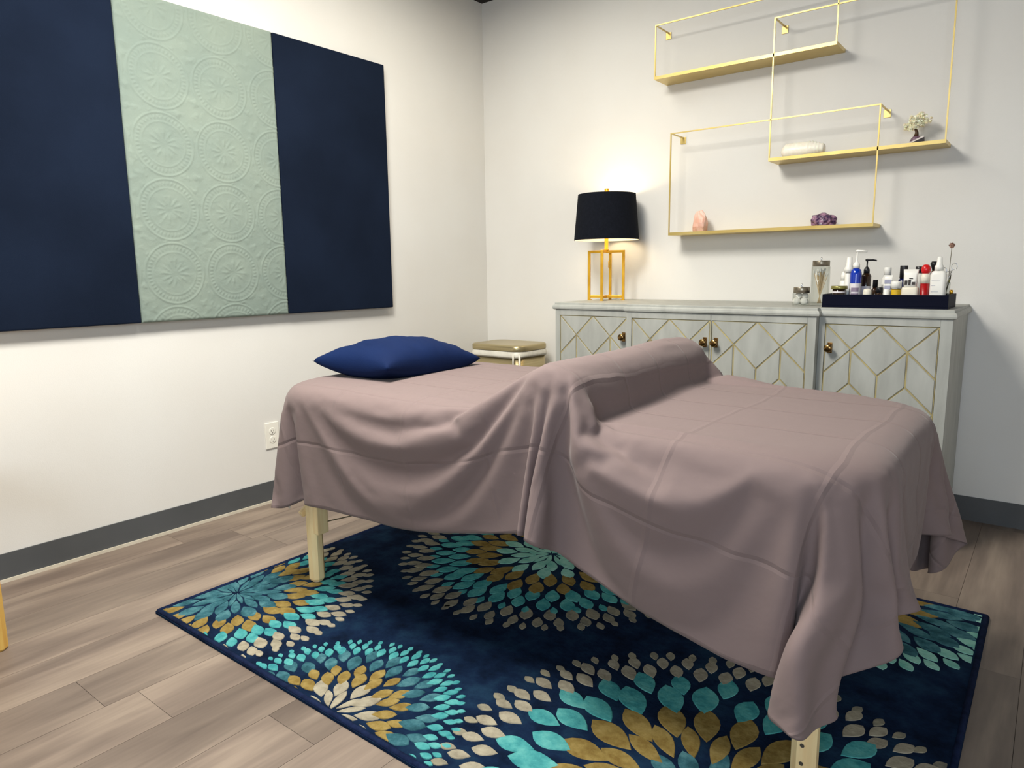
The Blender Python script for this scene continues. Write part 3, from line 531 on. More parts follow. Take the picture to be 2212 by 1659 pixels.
13,-3,-3,-5,-5,-8,-3,2,8,5,1,-2,-1,1,0,0,0,-1,1,0,0,0,-1,1,0,0,0,-1,0,1,-1,0,0,1,0,0,0,-1,0,1,0,0,0,0,-1,1,0,0,0,0,0,0,0,0,0,0,0,0,0,0,0,-1,0,1,-1,1,0,0,-2,2,-1,1,0,0,0,-2,2,-2,1,2,-2,-1,2,0,-1,1,0,1,-2,1,0,-1,2,-1,0,0,0,-1,-1,2,-1,1,0,1,-1,0,0,-2,1,1,0,0,-1,8,8,-21,-5,0,0,0,1,0,3,5,-3,14,-11,27,2,
0,-1,-4,-4,-1,5,3,8,2,-4,-7,3,0,0,0,0,-1,1,0,0,-1,0,1,0,-1,0,0,1,0,0,0,0,0,-1,0,0,1,0,0,0,0,-1,1,-1,1,0,0,0,0,0,0,0,0,0,1,-1,1,-1,0,0,0,0,-1,1,0,-2,1,1,0,-1,1,0,0,0,0,0,-1,-1,-3,6,-2,-1,2,0,1,-1,0,0,1,-1,0,0,0,0,0,0,0,1,0,-1,1,-1,0,0,0,1,-1,1,-1,0,0,1,0,-5,-5,9,3,2,2,2,4,3,-4,-1,-7,-10,1,-5,4,
-1,-3,-1,2,4,2,2,-5,-3,3,2,-1,-1,0,0,0,0,0,0,-1,1,0,0,-1,1,0,0,0,0,-1,1,0,-1,1,0,0,-1,1,0,-1,0,1,-1,1,0,0,0,-1,1,0,0,0,0,0,0,0,0,1,-1,0,-1,1,1,-1,0,0,-1,0,0,1,0,0,0,0,0,-1,0,-1,-1,1,-1,2,0,1,0,0,0,0,0,0,0,1,-2,1,0,0,0,0,1,-1,0,0,0,0,0,0,0,1,-1,0,0,-1,0,1,6,-18,-6,-3,-2,-1,1,5,11,4,0,1,7,-10,-17,
-2,-1,2,4,1,1,-1,-1,3,-5,-2,1,0,0,0,-1,1,-1,0,1,0,0,-1,1,0,0,0,-1,0,1,-1,0,1,0,0,0,0,0,0,0,0,0,0,0,0,0,-1,1,0,-1,1,0,0,0,0,0,0,0,0,0,1,-2,1,-1,0,1,-1,0,0,1,-1,2,-1,0,-1,1,0,-2,0,-1,0,2,1,0,-1,1,0,0,-1,1,0,-1,2,-1,0,0,0,0,-1,1,-1,1,1,-1,0,-1,1,-2,2,0,-1,1,-1,2,-9,17,-6,-6,-4,-4,-6,-6,-6,-2,2,3,4,-1,0,
-1,1,3,0,-1,-2,0,6,-6,-1,2,-1,0,0,-1,1,-1,1,0,0,-1,0,1,0,-1,0,0,1,0,0,0,0,0,-1,0,0,1,-1,0,1,0,0,0,0,0,0,0,0,0,0,0,0,0,0,0,0,-1,0,1,0,0,1,-2,1,0,-2,2,-1,0,-1,1,1,0,1,0,-2,1,-1,-2,1,1,0,1,0,1,-1,0,0,0,0,0,1,-1,0,0,0,0,0,1,-1,1,-1,0,0,0,0,0,1,-1,0,1,-1,0,-2,6,-4,8,1,-5,-3,-4,-4,-3,-4,-4,-7,-5,3,3,
0,2,0,-1,-1,2,5,-9,1,2,0,-1,0,0,0,0,0,0,0,0,0,0,0,-1,1,0,0,0,0,-1,1,0,-1,1,0,0,0,0,0,0,0,-1,1,0,0,0,0,0,0,0,0,0,0,0,-1,1,0,0,0,0,-1,1,0,0,0,0,-2,0,2,0,0,0,0,-1,1,0,-1,-1,-2,2,0,0,2,0,0,0,0,0,1,-1,0,0,0,0,0,0,0,0,0,0,0,0,0,0,0,1,-1,0,0,0,0,-1,1,-1,1,-8,3,7,6,-1,-3,-3,-3,-2,-2,-1,-7,-8,3,
0,1,0,-1,3,3,-8,1,1,0,0,-1,1,0,0,0,0,-1,0,0,1,0,0,0,0,0,0,-1,0,1,-1,0,1,0,0,0,-1,1,0,-1,0,1,0,-1,0,0,1,0,0,0,0,0,0,0,0,0,0,0,0,0,0,-1,1,-1,0,1,-1,1,-1,1,0,0,0,0,-1,0,0,1,-2,-1,0,1,2,0,0,0,0,0,0,0,0,-1,1,0,0,0,0,0,-1,1,-1,1,-1,1,0,-1,1,0,0,0,0,0,-1,2,-5,6,-7,-1,5,6,3,-2,-3,-3,-2,-1,1,-2,-4,
0,1,-1,3,1,-6,1,1,0,1,-1,0,0,0,0,0,0,0,0,0,0,0,-1,1,0,-1,0,1,0,0,0,0,0,0,0,0,0,0,0,0,0,0,-1,1,0,0,0,0,-1,1,0,-1,0,1,0,0,0,0,0,0,1,-1,-1,1,-1,0,1,-1,-1,2,0,0,0,0,0,0,0,-1,-2,0,2,1,0,0,0,0,0,0,-1,1,0,0,0,0,0,0,0,0,0,0,1,-1,0,0,0,0,0,-1,1,0,0,0,0,0,-1,4,0,-6,-3,2,5,5,0,-2,-3,-2,-1,0,-1,
0,1,0,2,-3,-1,0,1,0,0,0,0,0,0,0,0,-1,1,0,0,-1,0,1,-1,0,1,0,0,0,-1,1,0,0,-1,0,0,1,-1,0,1,0,0,0,0,0,0,-1,1,0,0,-1,1,0,0,0,-1,1,0,-1,0,0,2,-1,0,0,-1,-1,1,2,-2,1,0,0,0,-1,0,0,-2,1,0,0,1,0,1,0,0,0,0,1,-1,0,1,-1,0,0,0,0,0,1,-1,0,0,0,0,0,1,-1,1,-1,0,-1,1,0,-1,3,-3,3,0,-4,-1,0,3,4,1,-1,-4,-1,0,0,
0,0,3,-3,-1,0,1,1,0,-1,0,0,0,0,0,-1,1,0,0,-1,1,0,0,0,0,0,0,0,0,0,0,0,-1,1,0,0,0,0,0,0,0,0,0,0,0,0,0,-1,1,-1,1,0,0,0,0,0,0,0,0,0,0,-1,2,-1,-1,0,1,0,-2,2,0,-1,1,0,-1,1,-2,0,1,-2,1,1,1,0,0,0,0,0,-1,1,0,0,0,0,0,0,0,0,-1,1,0,0,1,-1,0,-1,1,0,0,0,0,0,0,0,0,-2,3,1,-1,-3,-1,0,4,2,0,0,-4,0,1,
0,1,-1,0,-1,0,1,0,0,0,0,0,0,-1,1,0,0,-1,0,1,0,0,0,0,0,0,0,-1,0,1,-1,0,1,0,0,0,-1,1,0,0,0,-1,1,0,-1,0,1,0,0,0,0,0,0,-1,1,0,0,0,0,0,1,-1,-1,1,0,2,-1,-3,2,0,0,-1,1,0,-1,0,0,0,-2,0,1,1,1,0,0,0,0,0,0,0,0,-1,1,-1,1,0,0,0,-1,1,-1,1,-1,1,0,0,0,0,0,0,0,0,0,-1,1,0,-1,2,0,-2,0,0,-2,4,2,0,-1,-3,0,
0,0,0,0,0,0,0,0,0,0,0,0,0,0,-1,1,0,0,0,0,0,0,-1,1,0,-1,1,0,0,0,0,0,0,0,0,0,0,0,0,-1,0,1,0,-1,1,0,0,0,0,0,0,0,0,0,-1,1,-1,0,1,-2,0,1,-3,1,4,-2,0,1,-1,1,0,1,-1,0,0,0,0,-2,0,-1,2,2,-1,0,0,0,0,0,1,-1,0,1,-1,1,-1,0,0,0,1,-1,1,-1,0,0,0,1,-1,0,0,0,0,0,0,0,0,0,0,0,0,0,0,-1,0,0,3,0,-1,0,-1,
-1,0,1,0,-1,1,0,0,0,0,-1,1,0,0,0,0,0,0,0,0,-1,0,1,0,-1,1,-1,1,0,0,0,0,0,0,-1,1,0,0,0,0,0,0,-1,1,0,0,0,0,-1,1,0,-1,0,1,0,-1,1,0,-1,3,-4,-2,5,0,-6,-1,1,2,2,0,1,1,-1,0,-1,-1,0,1,-1,0,0,1,1,0,0,0,0,0,0,0,0,0,0,0,0,0,0,0,1,-1,0,0,0,0,0,-1,1,0,0,0,0,0,0,0,0,0,-1,0,1,0,0,0,1,0,-1,0,0,0,1,
-1,0,0,1,1,-1,-1,1,0,0,0,0,0,0,0,0,-1,1,0,0,0,0,0,-1,1,0,0,0,0,-1,1,0,0,-1,1,0,0,-1,0,1,0,0,0,0,0,0,-1,1,0,0,-1,1,0,0,0,0,0,0,0,-3,2,3,-1,-4,3,2,1,-2,-1,0,0,-2,2,0,-1,1,-2,1,-1,-1,1,1,1,0,0,0,0,0,-1,1,0,-1,1,0,0,0,0,0,-1,1,-1,1,0,0,0,0,0,-1,1,0,0,0,0,0,0,0,0,0,0,1,-1,1,1,0,-2,0,0,1,-1,
-1,0,0,1,0,0,0,0,0,0,0,0,-1,1,0,-1,1,0,-1,0,1,0,0,0,0,0,0,0,0,0,0,0,-1,1,0,-1,1,0,0,0,0,0,0,0,0,0,0,-1,1,-1,1,0,0,-1,1,0,0,0,0,1,1,-2,-2,3,-1,-1,-1,1,1,0,-1,2,-1,-1,-1,0,1,0,-1,-2,3,1,0,0,0,0,0,0,1,-1,0,0,0,0,0,0,0,0,0,0,0,0,0,-1,1,1,-1,1,-1,0,0,0,1,-1,0,0,0,-1,0,1,1,2,0,-3,-2,0,3,1,-1,
-1,0,-1,1,3,-1,-2,0,1,-1,0,1,0,-1,0,1,0,-1,1,0,0,0,0,0,0,0,0,-1,1,0,0,-1,1,0,0,0,0,0,0,0,0,-1,1,0,0,-1,1,0,0,0,0,0,0,0,0,0,0,0,0,0,-1,1,1,-2,1,0,0,0,0,0,0,0,0,-1,-1,1,0,1,-2,-1,2,1,0,0,0,0,1,-1,0,0,0,1,-1,0,0,0,0,0,1,-1,1,-1,0,0,0,0,0,0,0,0,0,0,0,0,1,-1,-1,0,0,2,4,0,-5,-3,0,1,3,2,-3,
-2,0,0,-1,2,3,-1,-2,1,0,0,-1,1,0,0,0,0,0,0,0,0,0,-1,1,0,0,0,0,-1,1,-1,1,0,0,0,0,-1,1,0,0,-1,1,0,-1,0,1,0,0,0,0,0,0,0,0,0,0,0,0,0,0,0,-1,0,1,-1,1,-1,0,0,2,-1,-1,1,0,0,-1,-1,1,-1,0,2,-1,1,0,-1,1,-1,1,-1,1,0,-1,1,0,0,0,0,0,-1,1,-1,1,0,0,0,-1,1,-1,1,0,-1,1,0,0,-1,1,0,-1,3,4,-1,-6,-2,-1,2,4,3,-4,-1,
-3,0,1,-1,-1,4,3,-3,-2,2,0,0,0,0,0,0,0,0,0,0,0,0,0,0,0,-1,0,1,0,0,0,0,0,0,0,0,0,0,0,-1,1,0,0,0,0,0,0,0,0,0,0,0,0,0,0,0,-1,0,1,-1,1,0,-1,1,0,-1,2,0,-1,-1,1,0,0,0,-1,0,-1,0,0,1,0,0,1,0,1,-1,0,0,0,0,0,1,-1,0,0,0,0,0,0,0,1,-1,0,0,0,0,0,1,-1,0,1,0,-1,0,1,-1,-1,1,7,-2,-7,-2,-1,3,4,3,-3,-2,-1,
-3,0,-1,1,0,-1,4,3,-4,1,-1,1,-1,0,1,0,0,0,0,0,0,-1,1,0,-1,1,0,0,0,0,0,0,0,0,-1,1,0,0,0,0,0,0,-1,1,0,0,0,0,-1,1,0,0,0,0,-1,1,0,0,0,0,-1,1,0,-1,1,0,-1,0,2,-1,0,2,-2,0,-2,0,0,-2,2,0,1,2,0,-1,0,0,1,-2,2,-1,0,0,0,0,0,1,-1,0,1,-1,0,0,0,0,0,1,-1,0,0,0,0,0,0,1,-1,-1,1,10,-6,-8,-1,1,5,4,1,-4,-2,-1,-2,
-3,-3,2,-1,1,1,-2,3,6,-5,2,-2,1,0,0,-1,0,1,0,0,-1,1,0,0,0,0,0,0,0,0,0,0,0,-1,1,0,0,-1,0,1,0,0,0,0,0,0,0,0,0,0,0,-1,0,1,0,0,0,0,-1,1,0,-1,1,0,0,1,-2,0,0,1,0,-1,1,-1,-1,1,-1,1,-1,0,0,1,0,1,0,0,-1,2,-1,0,0,-1,1,0,0,-1,1,0,-1,1,0,0,0,1,-1,0,0,0,0,0,1,-1,0,2,-4,4,7,-10,-6,3,4,4,3,-2,-4,-2,-3,-2,1,
0,-3,-4,0,0,1,2,0,1,4,-3,1,1,0,-1,1,0,0,0,0,0,0,0,-1,1,0,0,0,0,-1,1,0,0,0,0,-1,1,0,0,0,0,0,0,0,0,0,-1,1,0,0,0,0,0,0,0,-1,1,0,0,0,0,0,-1,1,0,-1,2,-1,0,1,-1,-1,0,1,-1,-1,1,-1,1,0,1,-1,1,0,-1,1,0,0,-1,1,0,0,0,0,0,0,0,0,0,0,-1,1,1,-1,0,-1,1,-1,1,0,-1,1,0,1,2,4,-12,0,6,4,1,0,-6,-5,-5,-5,-2,-1,6,
15,0,-10,-5,-5,-3,0,1,1,1,7,-2,-1,0,1,0,0,0,0,0,0,0,0,0,0,0,0,0,0,0,0,0,0,0,0,0,0,0,0,0,0,0,0,0,0,0,0,-1,1,-1,0,1,0,0,0,0,0,0,0,0,0,0,0,0,0,0,-1,0,1,1,-1,1,-2,0,0,1,-2,1,-1,1,-1,2,0,0,1,-1,0,-1,2,-1,0,1,-1,0,0,1,-1,0,1,-1,1,-1,0,0,0,1,-1,1,-1,0,1,0,0,-5,8,-12,8,3,-2,-3,-2,-12,-5,-2,-1,1,2,6,2,
15,1,1,-5,-5,-6,1,1,2,1,-8,0,2,0,0,0,0,0,0,-1,1,0,0,0,0,0,0,0,0,0,0,0,-1,1,0,0,0,0,0,0,0,0,0,0,0,0,0,0,0,0,0,0,0,-1,1,0,0,-1,0,1,-1,1,1,-2,1,0,-1,1,0,-1,1,-1,0,0,-1,1,0,-1,1,-1,0,2,1,-1,0,0,0,1,-2,1,0,0,0,0,0,-1,1,0,0,0,0,0,0,0,0,-1,1,0,1,-1,0,-1,0,4,-3,-5,-6,-4,-1,-1,-1,8,12,-4,-4,-6,-3,4,-3,
17,0,6,2,-1,-1,-12,-16,-3,0,6,3,-2,0,1,-1,1,-1,0,1,0,0,0,0,0,0,0,0,0,0,0,0,0,0,0,0,0,0,0,0,0,-1,1,0,0,0,0,0,0,0,0,0,0,0,-1,1,-1,1,1,-1,0,-1,0,1,-1,0,1,-1,0,1,0,0,-1,-1,2,-1,0,0,-1,0,1,0,0,1,-1,1,0,0,0,0,0,-1,1,0,0,0,0,0,-2,2,-1,1,0,0,0,0,0,-1,0,1,-1,1,0,-1,0,0,3,5,3,-1,-5,-9,-23,0,4,7,6,-3,0,
-20,5,5,8,9,-6,4,16,-7,-9,-7,2,0,0,-1,1,0,0,0,0,0,0,0,0,0,0,0,0,0,0,0,0,0,0,0,0,0,0,0,0,0,0,0,-1,0,0,1,0,-1,1,0,0,0,0,0,0,0,0,-1,0,1,0,-1,2,-1,-2,-1,3,1,-1,0,0,-1,0,1,0,2,-4,-1,2,0,1,1,-1,1,-1,1,-2,2,-1,0,1,-1,0,0,1,-1,0,1,-1,1,-1,-1,1,0,1,-1,1,0,-1,1,0,0,2,-9,16,4,-9,-14,-11,-6,2,14,15,7,6,0,-1,-2,
-36,0,-1,0,9,20,1,-13,6,7,12,-3,-2,0,0,0,0,0,0,0,0,0,0,0,0,0,0,-1,1,0,0,-1,1,0,0,0,-1,1,0,-1,0,1,-1,1,0,0,0,0,0,0,0,-1,0,1,0,-1,1,0,0,0,-1,0,2,-2,1,0,0,0,-2,3,-1,0,-1,1,0,-1,-1,-1,1,1,0,1,0,0,0,0,-1,2,-1,0,0,0,0,0,0,-1,1,0,1,-1,0,0,0,-1,1,0,0,1,-2,1,0,-1,1,-4,11,-5,-21,-3,5,8,13,19,9,-6,5,3,7,2,0,
-37,1,4,10,-5,5,-2,24,10,3,-8,-3,-1,-1,1,-1,0,0,0,0,0,0,0,0,0,0,0,0,0,0,0,0,0,0,0,0,0,0,-1,1,0,0,0,0,0,0,-1,0,1,-1,0,1,0,-1,1,0,-1,0,0,0,0,0,-1,2,-1,2,0,-4,5,-8,5,0,0,0,2,-2,1,-2,0,0,1,0,0,1,0,0,0,0,-1,1,0,0,-1,1,0,0,0,-1,-1,2,0,0,0,0,0,-1,1,-2,2,0,-1,1,-1,2,-2,-13,27,11,4,-2,-4,-12,7,19,1,3,0,1,1,
-16,8,9,0,3,-14,11,-6,1,12,4,-8,1,-5,0,0,0,0,0,0,0,0,0,0,0,0,0,0,0,0,0,0,0,0,0,0,0,-1,1,0,0,-1,1,0,0,-1,1,0,0,0,0,0,0,0,-1,0,1,0,-1,-2,2,-3,-5,-8,5,4,6,3,-8,5,1,-1,2,0,1,0,-1,-4,6,-4,1,1,0,0,-1,1,0,0,0,0,0,-1,2,-1,0,0,0,1,0,-1,-1,0,1,0,0,0,-1,1,0,-1,1,-1,-2,-4,-6,33,-11,5,10,9,5,-11,-5,-13,2,9,7,12,3,
30,3,-3,-7,-2,10,6,-7,-8,-16,-9,6,-4,2,0,0,-1,1,-1,1,-1,0,0,0,0,0,0,1,-1,0,0,1,-1,0,0,0,0,0,0,0,0,0,0,-1,0,1,0,0,0,0,0,0,-1,0,0,1,0,-4,-1,1,-6,-5,-5,1,0,2,3,4,6,3,-1,1,0,2,0,1,-6,5,-2,0,1,1,0,-1,1,-1,0,0,2,-2,0,1,-2,1,0,0,0,0,1,-1,1,-1,0,0,0,0,0,1,-1,0,-1,-1,-5,-2,12,-16,11,11,1,4,-1,20,-6,9,-3,-11,-4,-3,6,
29,1,2,4,1,0,-6,1,-7,-8,-3,-11,1,1,-5,0,0,0,1,-1,0,0,0,1,-1,0,0,0,0,0,0,0,1,-1,0,0,0,0,0,0,0,0,0,0,0,0,0,0,-1,1,0,0,1,-1,0,-1,-7,0,3,-11,-6,0,8,9,4,-5,-3,2,6,-1,0,1,1,-1,3,-5,4,0,-5,3,0,0,1,1,0,-1,1,-1,-1,2,0,-1,1,-1,0,-1,0,0,-1,2,-2,2,0,0,-1,0,1,-2,1,0,-1,-4,2,5,-20,4,8,-20,7,0,10,2,12,-7,11,-5,-12,-3,2,
29,-2,-1,0,-1,-6,-8,-10,-11,-6,11,19,3,-12,-5,2,-1,-1,0,0,1,0,0,-1,1,0,0,-1,0,1,-1,0,0,1,-1,0,0,1,0,-1,-1,1,-1,1,0,0,0,0,0,0,-1,0,0,2,0,-5,1,0,-19,3,8,12,6,3,-4,3,0,-3,-7,-2,0,1,2,-2,3,-3,2,-7,10,-2,-4,5,-2,0,0,1,-1,0,0,-1,0,0,0,0,1,0,0,0,0,-1,2,-1,0,-1,0,0,0,0,0,-1,-3,-1,-6,-5,22,8,-3,-5,-26,-6,-4,1,4,10,-7,15,6,-3,0,
28,-1,-4,-7,-8,-9,-8,-5,-1,31,9,3,-29,4,6,-9,0,0,0,0,0,1,-1,1,-1,0,0,1,0,-1,1,0,-1,0,1,0,0,-1,0,0,1,0,0,0,0,0,-1,0,1,-1,1,0,0,-3,-3,0,-2,-11,14,9,5,1,-2,-8,-5,-1,0,1,0,1,0,2,0,-1,3,0,-4,7,-8,8,6,-1,-4,-1,-1,0,-1,-3,-1,0,-1,1,0,0,-1,2,-1,0,1,-1,0,0,-1,1,1,1,-2,1,-2,-2,0,-6,-1,-4,-9,10,9,26,13,-1,-19,-20,-15,-8,2,-2,17,11,3,
27,-12,-14,-12,-12,-9,3,15,40,1,4,-33,19,-5,-1,-6,-1,-2,0,-1,1,-2,1,0,0,0,0,-1,1,0,-1,0,1,-1,0,0,0,1,-1,1,-1,0,1,-1,0,0,1,0,0,0,-1,-2,-3,0,-2,2,0,14,1,0,-1,-5,-4,-1,2,1,4,-4,-4,1,-1,-1,1,-2,-5,0,7,5,17,3,-10,-2,-1,-2,-5,-4,-1,3,0,0,0,-1,0,0,0,-3,1,-1,0,1,-1,0,0,0,0,-1,1,0,-3,-1,-6,-3,-6,-6,7,1,-2,5,19,17,16,1,-12,-17,-14,-12,-9,-5,1,
-7,-15,-10,-5,5,19,22,22,-5,1,-31,14,-8,10,-10,11,-6,-4,0,0,-1,1,-1,-1,0,0,0,0,-1,1,0,0,0,0,0,0,0,-1,1,0,1,0,-1,1,-1,0,0,-1,0,0,-3,0,3,-1,2,3,6,-4,2,-2,-6,-7,-3,1,3,5,4,3,-1,0,0,-2,-10,-9,-2,9,6,19,4,-6,9,-12,1,-14,-1,1,1,-1,-1,1,0,-1,1,0,-1,1,-1,0,-2,1,-1,1,0,0,-1,0,1,-5,2,-3,1,-1,-2,-6,-6,0,7,2,-6,7,21,23,10,-1,-7,-11,-17,-7,-14,
-37,-1,4,15,25,17,2,-2,1,-32,4,5,13,-3,6,-7,1,-4,-5,1,-1,0,0,0,0,-1,0,0,0,-1,1,-1,0,1,0,0,0,0,0,0,0,0,0,0,1,-1,0,1,-1,-1,3,0,-1,1,3,0,-2,3,-9,-6,-6,5,7,6,4,2,-5,-8,11,0,-1,-2,-8,7,-16,1,0,-5,11,23,-16,-9,3,-4,4,2,-1,-1,0,-1,0,0,0,-1,1,0,1,0,1,-1,0,-1,0,-1,1,-1,-1,3,-4,-9,5,8,7,2,-17,-11,1,5,11,-10,-6,13,24,19,6,-1,-3,-16,-5,
-34,9,22,23,5,-4,3,2,-36,2,11,6,5,-5,1,3,3,-7,-5,-1,0,0,0,-1,0,1,-1,0,0,0,-1,0,0,0,0,0,0,1,0,-1,0,0,0,0,0,1,0,-1,1,1,0,1,-1,3,-1,-1,-3,-15,0,5,11,6,3,0,-2,-5,-14,16,0,0,-2,-2,-5,-3,7,-12,-4,4,-8,-1,21,-8,-14,16,3,0,-1,-1,1,0,0,0,-2,0,0,0,0,0,0,0,-1,0,1,-1,-1,1,-2,2,-15,4,2,6,8,15,-4,-18,-12,-1,6,13,-7,-11,2,17,23,13,1,-4,0,
-14,25,15,-1,-5,2,7,-42,4,12,7,3,-7,5,4,2,-4,-6,-2,-1,0,0,0,0,0,-3,1,0,-1,0,1,0,-1,0,0,0,1,-1,0,1,0,0,0,0,0,0,-1,1,0,0,0,1,1,-3,-4,-10,-3,14,7,5,0,-2,-2,1,-8,-11,21,-1,-1,-1,0,-3,-5,0,-11,17,-11,-13,8,-7,-12,13,10,4,-1,-1,0,3,0,0,-4,0,1,1,0,0,0,0,-1,0,1,0,-3,2,1,-1,0,-2,14,-16,-6,1,3,10,19,-4,-18,-12,-3,7,14,-3,-13,-6,7,24,14,10,2,
23,5,-5,-5,3,5,-41,5,9,8,3,5,-2,3,0,-1,-13,0,3,-2,0,0,1,0,0,1,-3,0,1,-1,-1,1,1,-1,0,0,-1,0,0,0,0,0,0,0,0,0,1,0,-1,-2,-2,-3,-1,-1,0,9,8,1,-1,-3,-3,1,4,-14,-2,18,-2,0,-4,0,1,-2,-5,5,-7,-15,23,-2,-24,8,5,7,-1,-5,0,1,3,1,0,0,-3,0,0,0,0,0,-1,1,0,0,0,-2,3,0,0,1,1,-3,6,10,-21,0,3,0,12,15,-3,-19,-12,-5,7,13,1,-11,-10,-3,20,24,9,
26,-5,-2,3,1,-33,-1,7,8,4,9,-4,0,3,0,-5,-8,0,2,-1,0,0,-1,1,-1,1,2,-2,-2,1,0,-1,-1,1,0,0,0,0,0,0,0,-1,1,-1,0,0,-3,-2,-1,1,2,2,1,2,4,0,-2,-2,-2,1,4,2,-16,4,12,-1,1,0,-2,-2,1,-3,-4,1,-2,-13,-2,8,12,-18,5,3,6,2,-5,1,-1,-2,0,0,0,1,0,0,0,0,0,0,0,1,-2,1,1,0,1,0,2,-2,1,7,1,-17,6,-3,1,18,10,-3,-19,-12,-6,5,13,3,-7,-11,-9,5,16,
20,-1,2,0,-24,-8,5,7,6,9,1,-6,6,-1,-1,-8,-6,3,2,-2,-1,0,0,0,2,-2,1,1,0,-1,-1,0,0,-1,-1,0,1,0,0,-1,0,0,-1,0,-1,-1,3,1,2,1,0,0,-1,0,-1,-1,-2,1,4,1,0,-12,3,10,1,0,0,0,-3,0,1,-4,-4,1,2,-15,-5,12,-6,0,10,3,-9,2,4,-2,0,-1,-2,-1,3,0,0,0,0,0,1,-1,0,-2,1,2,0,1,0,1,0,0,0,6,3,-10,-6,9,-9,4,19,7,-4,-17,-14,-5,3,12,3,-5,-7,-9,-2,
19,2,0,-21,-10,1,7,7,9,5,-6,1,1,1,-4,-9,-3,4,2,-1,-2,0,1,0,-1,2,-2,1,1,0,0,-1,0,0,0,-1,-1,0,0,1,-1,1,0,1,1,0,0,0,-1,0,0,-1,0,-1,-1,-1,4,2,-2,1,-9,0,12,0,0,0,0,0,-1,-3,1,-3,-3,-1,6,-10,-7,-10,15,12,-15,-3,6,-1,0,-1,-2,1,1,1,4,-1,0,0,0,0,0,-1,-1,0,2,1,0,1,0,1,2,-1,0,4,4,-5,-8,2,4,-12,9,19,5,-7,-15,-14,-5,3,10,5,-3,-5,-5,
21,2,-22,-13,-1,8,7,9,8,-2,-4,3,-1,0,-6,-8,1,2,2,1,-3,0,-1,0,1,0,1,-2,1,0,1,1,-1,-1,0,0,1,0,0,-1,1,-1,1,-1,0,1,-1,0,0,-1,0,0,-1,0,1,3,0,-1,2,-10,0,12,-2,1,-1,1,-1,0,-2,-1,1,-3,-3,-1,6,0,-20,6,6,-2,3,-4,-1,1,0,0,0,1,0,1,-1,1,-1,0,-1,0,-1,0,0,2,0,1,1,0,1,0,1,1,-2,4,5,-2,-7,-5,10,-4,-13,12,19,3,-8,-15,-15,-5,6,10,4,-2,-5,
23,-22,-12,-2,5,8,9,9,1,-4,1,-3,2,-1,-11,-5,6,0,1,3,-4,-1,1,0,-1,1,0,1,-2,1,0,0,1,1,-1,0,-1,0,0,0,0,0,0,0,0,0,0,0,-1,0,-1,-1,2,2,1,-1,0,2,-13,6,8,-1,1,0,0,0,-2,-2,1,0,-1,-2,-3,-2,6,4,-14,-2,0,3,2,5,-5,-3,-1,2,-1,-2,1,-1,1,-1,1,0,0,-1,0,0,2,1,1,0,0,1,0,2,0,2,-3,2,7,4,-12,-9,4,8,-9,-9,14,17,2,-8,-15,-14,-4,7,10,3,-1,
2,-13,-1,3,5,9,11,4,-4,-2,-1,0,4,-7,-12,1,0,6,0,2,-2,-2,0,0,1,-1,1,1,0,-1,-1,0,1,1,1,0,-1,0,-1,1,-1,-1,0,0,0,-1,0,0,0,0,2,2,0,-2,1,1,1,-14,12,0,2,0,1,-1,1,-2,-1,-4,0,4,0,-3,-1,-4,5,5,-3,-15,0,4,1,-2,6,-2,-3,-1,3,-1,-2,0,0,0,0,-1,0,1,0,0,1,1,0,1,0,0,1,1,1,3,-3,-1,6,6,0,-14,-9,10,3,-13,-5,17,15,0,-8,-13,-14,-4,8,9,3,
-10,-2,1,5,8,11,7,-3,-2,0,0,1,-2,-14,-11,9,7,0,0,1,-1,-1,-1,1,-1,1,-1,0,2,0,-1,0,-1,0,1,1,1,0,0,-1,0,1,-3,0,0,0,0,1,1,1,-1,0,0,2,-1,-1,-10,11,-3,5,-1,1,0,0,0,-2,-1,-4,4,0,-1,-1,-3,-2,1,9,0,-14,-7,4,2,-1,-2,4,2,0,-3,2,-1,-2,-1,0,0,1,0,-1,0,3,0,0,1,-1,1,1,0,0,1,2,-1,-1,3,6,3,-6,-16,0,8,-1,-13,-1,19,14,0,-9,-14,-13,-3,10,7,
-12,1,3,6,12,10,-2,-4,1,-2,-3,5,-6,-14,3,10,-3,0,0,1,0,-2,0,-1,1,-1,1,0,0,1,1,-1,-1,-1,0,0,0,0,1,1,0,0,1,0,-1,1,0,0,0,-1,1,0,0,-1,-2,-4,7,-1,2,0,1,0,-1,1,-2,1,3,1,-6,0,-2,0,-2,-2,-2,4,9,-10,-10,-1,4,1,-4,0,2,0,2,-1,1,1,-1,-1,-1,0,0,1,1,-1,1,-1,0,1,1,0,1,0,0,2,0,-3,3,4,5,-1,-11,-12,7,2,-2,-13,3,21,13,-1,-9,-15,-13,-1,10,
-11,2,4,11,11,1,-4,1,-2,-5,0,8,-21,-2,8,3,1,0,0,-1,5,-6,1,0,-1,1,0,0,0,0,1,1,0,-1,-1,0,0,0,0,-1,1,0,2,0,0,0,0,-1,0,1,-1,0,0,-2,-1,3,0,1,2,-1,0,0,1,0,-1,2,0,0,-3,-1,-2,1,-2,-3,-3,-2,6,3,-11,-4,3,3,0,-4,0,-1,0,1,1,1,1,1,0,-1,0,0,0,0,0,0,1,0,0,0,1,1,0,1,1,-4,2,2,4,3,-3,-16,-3,0,2,-1,-9,6,22,12,-2,-10,-16,-13,3,
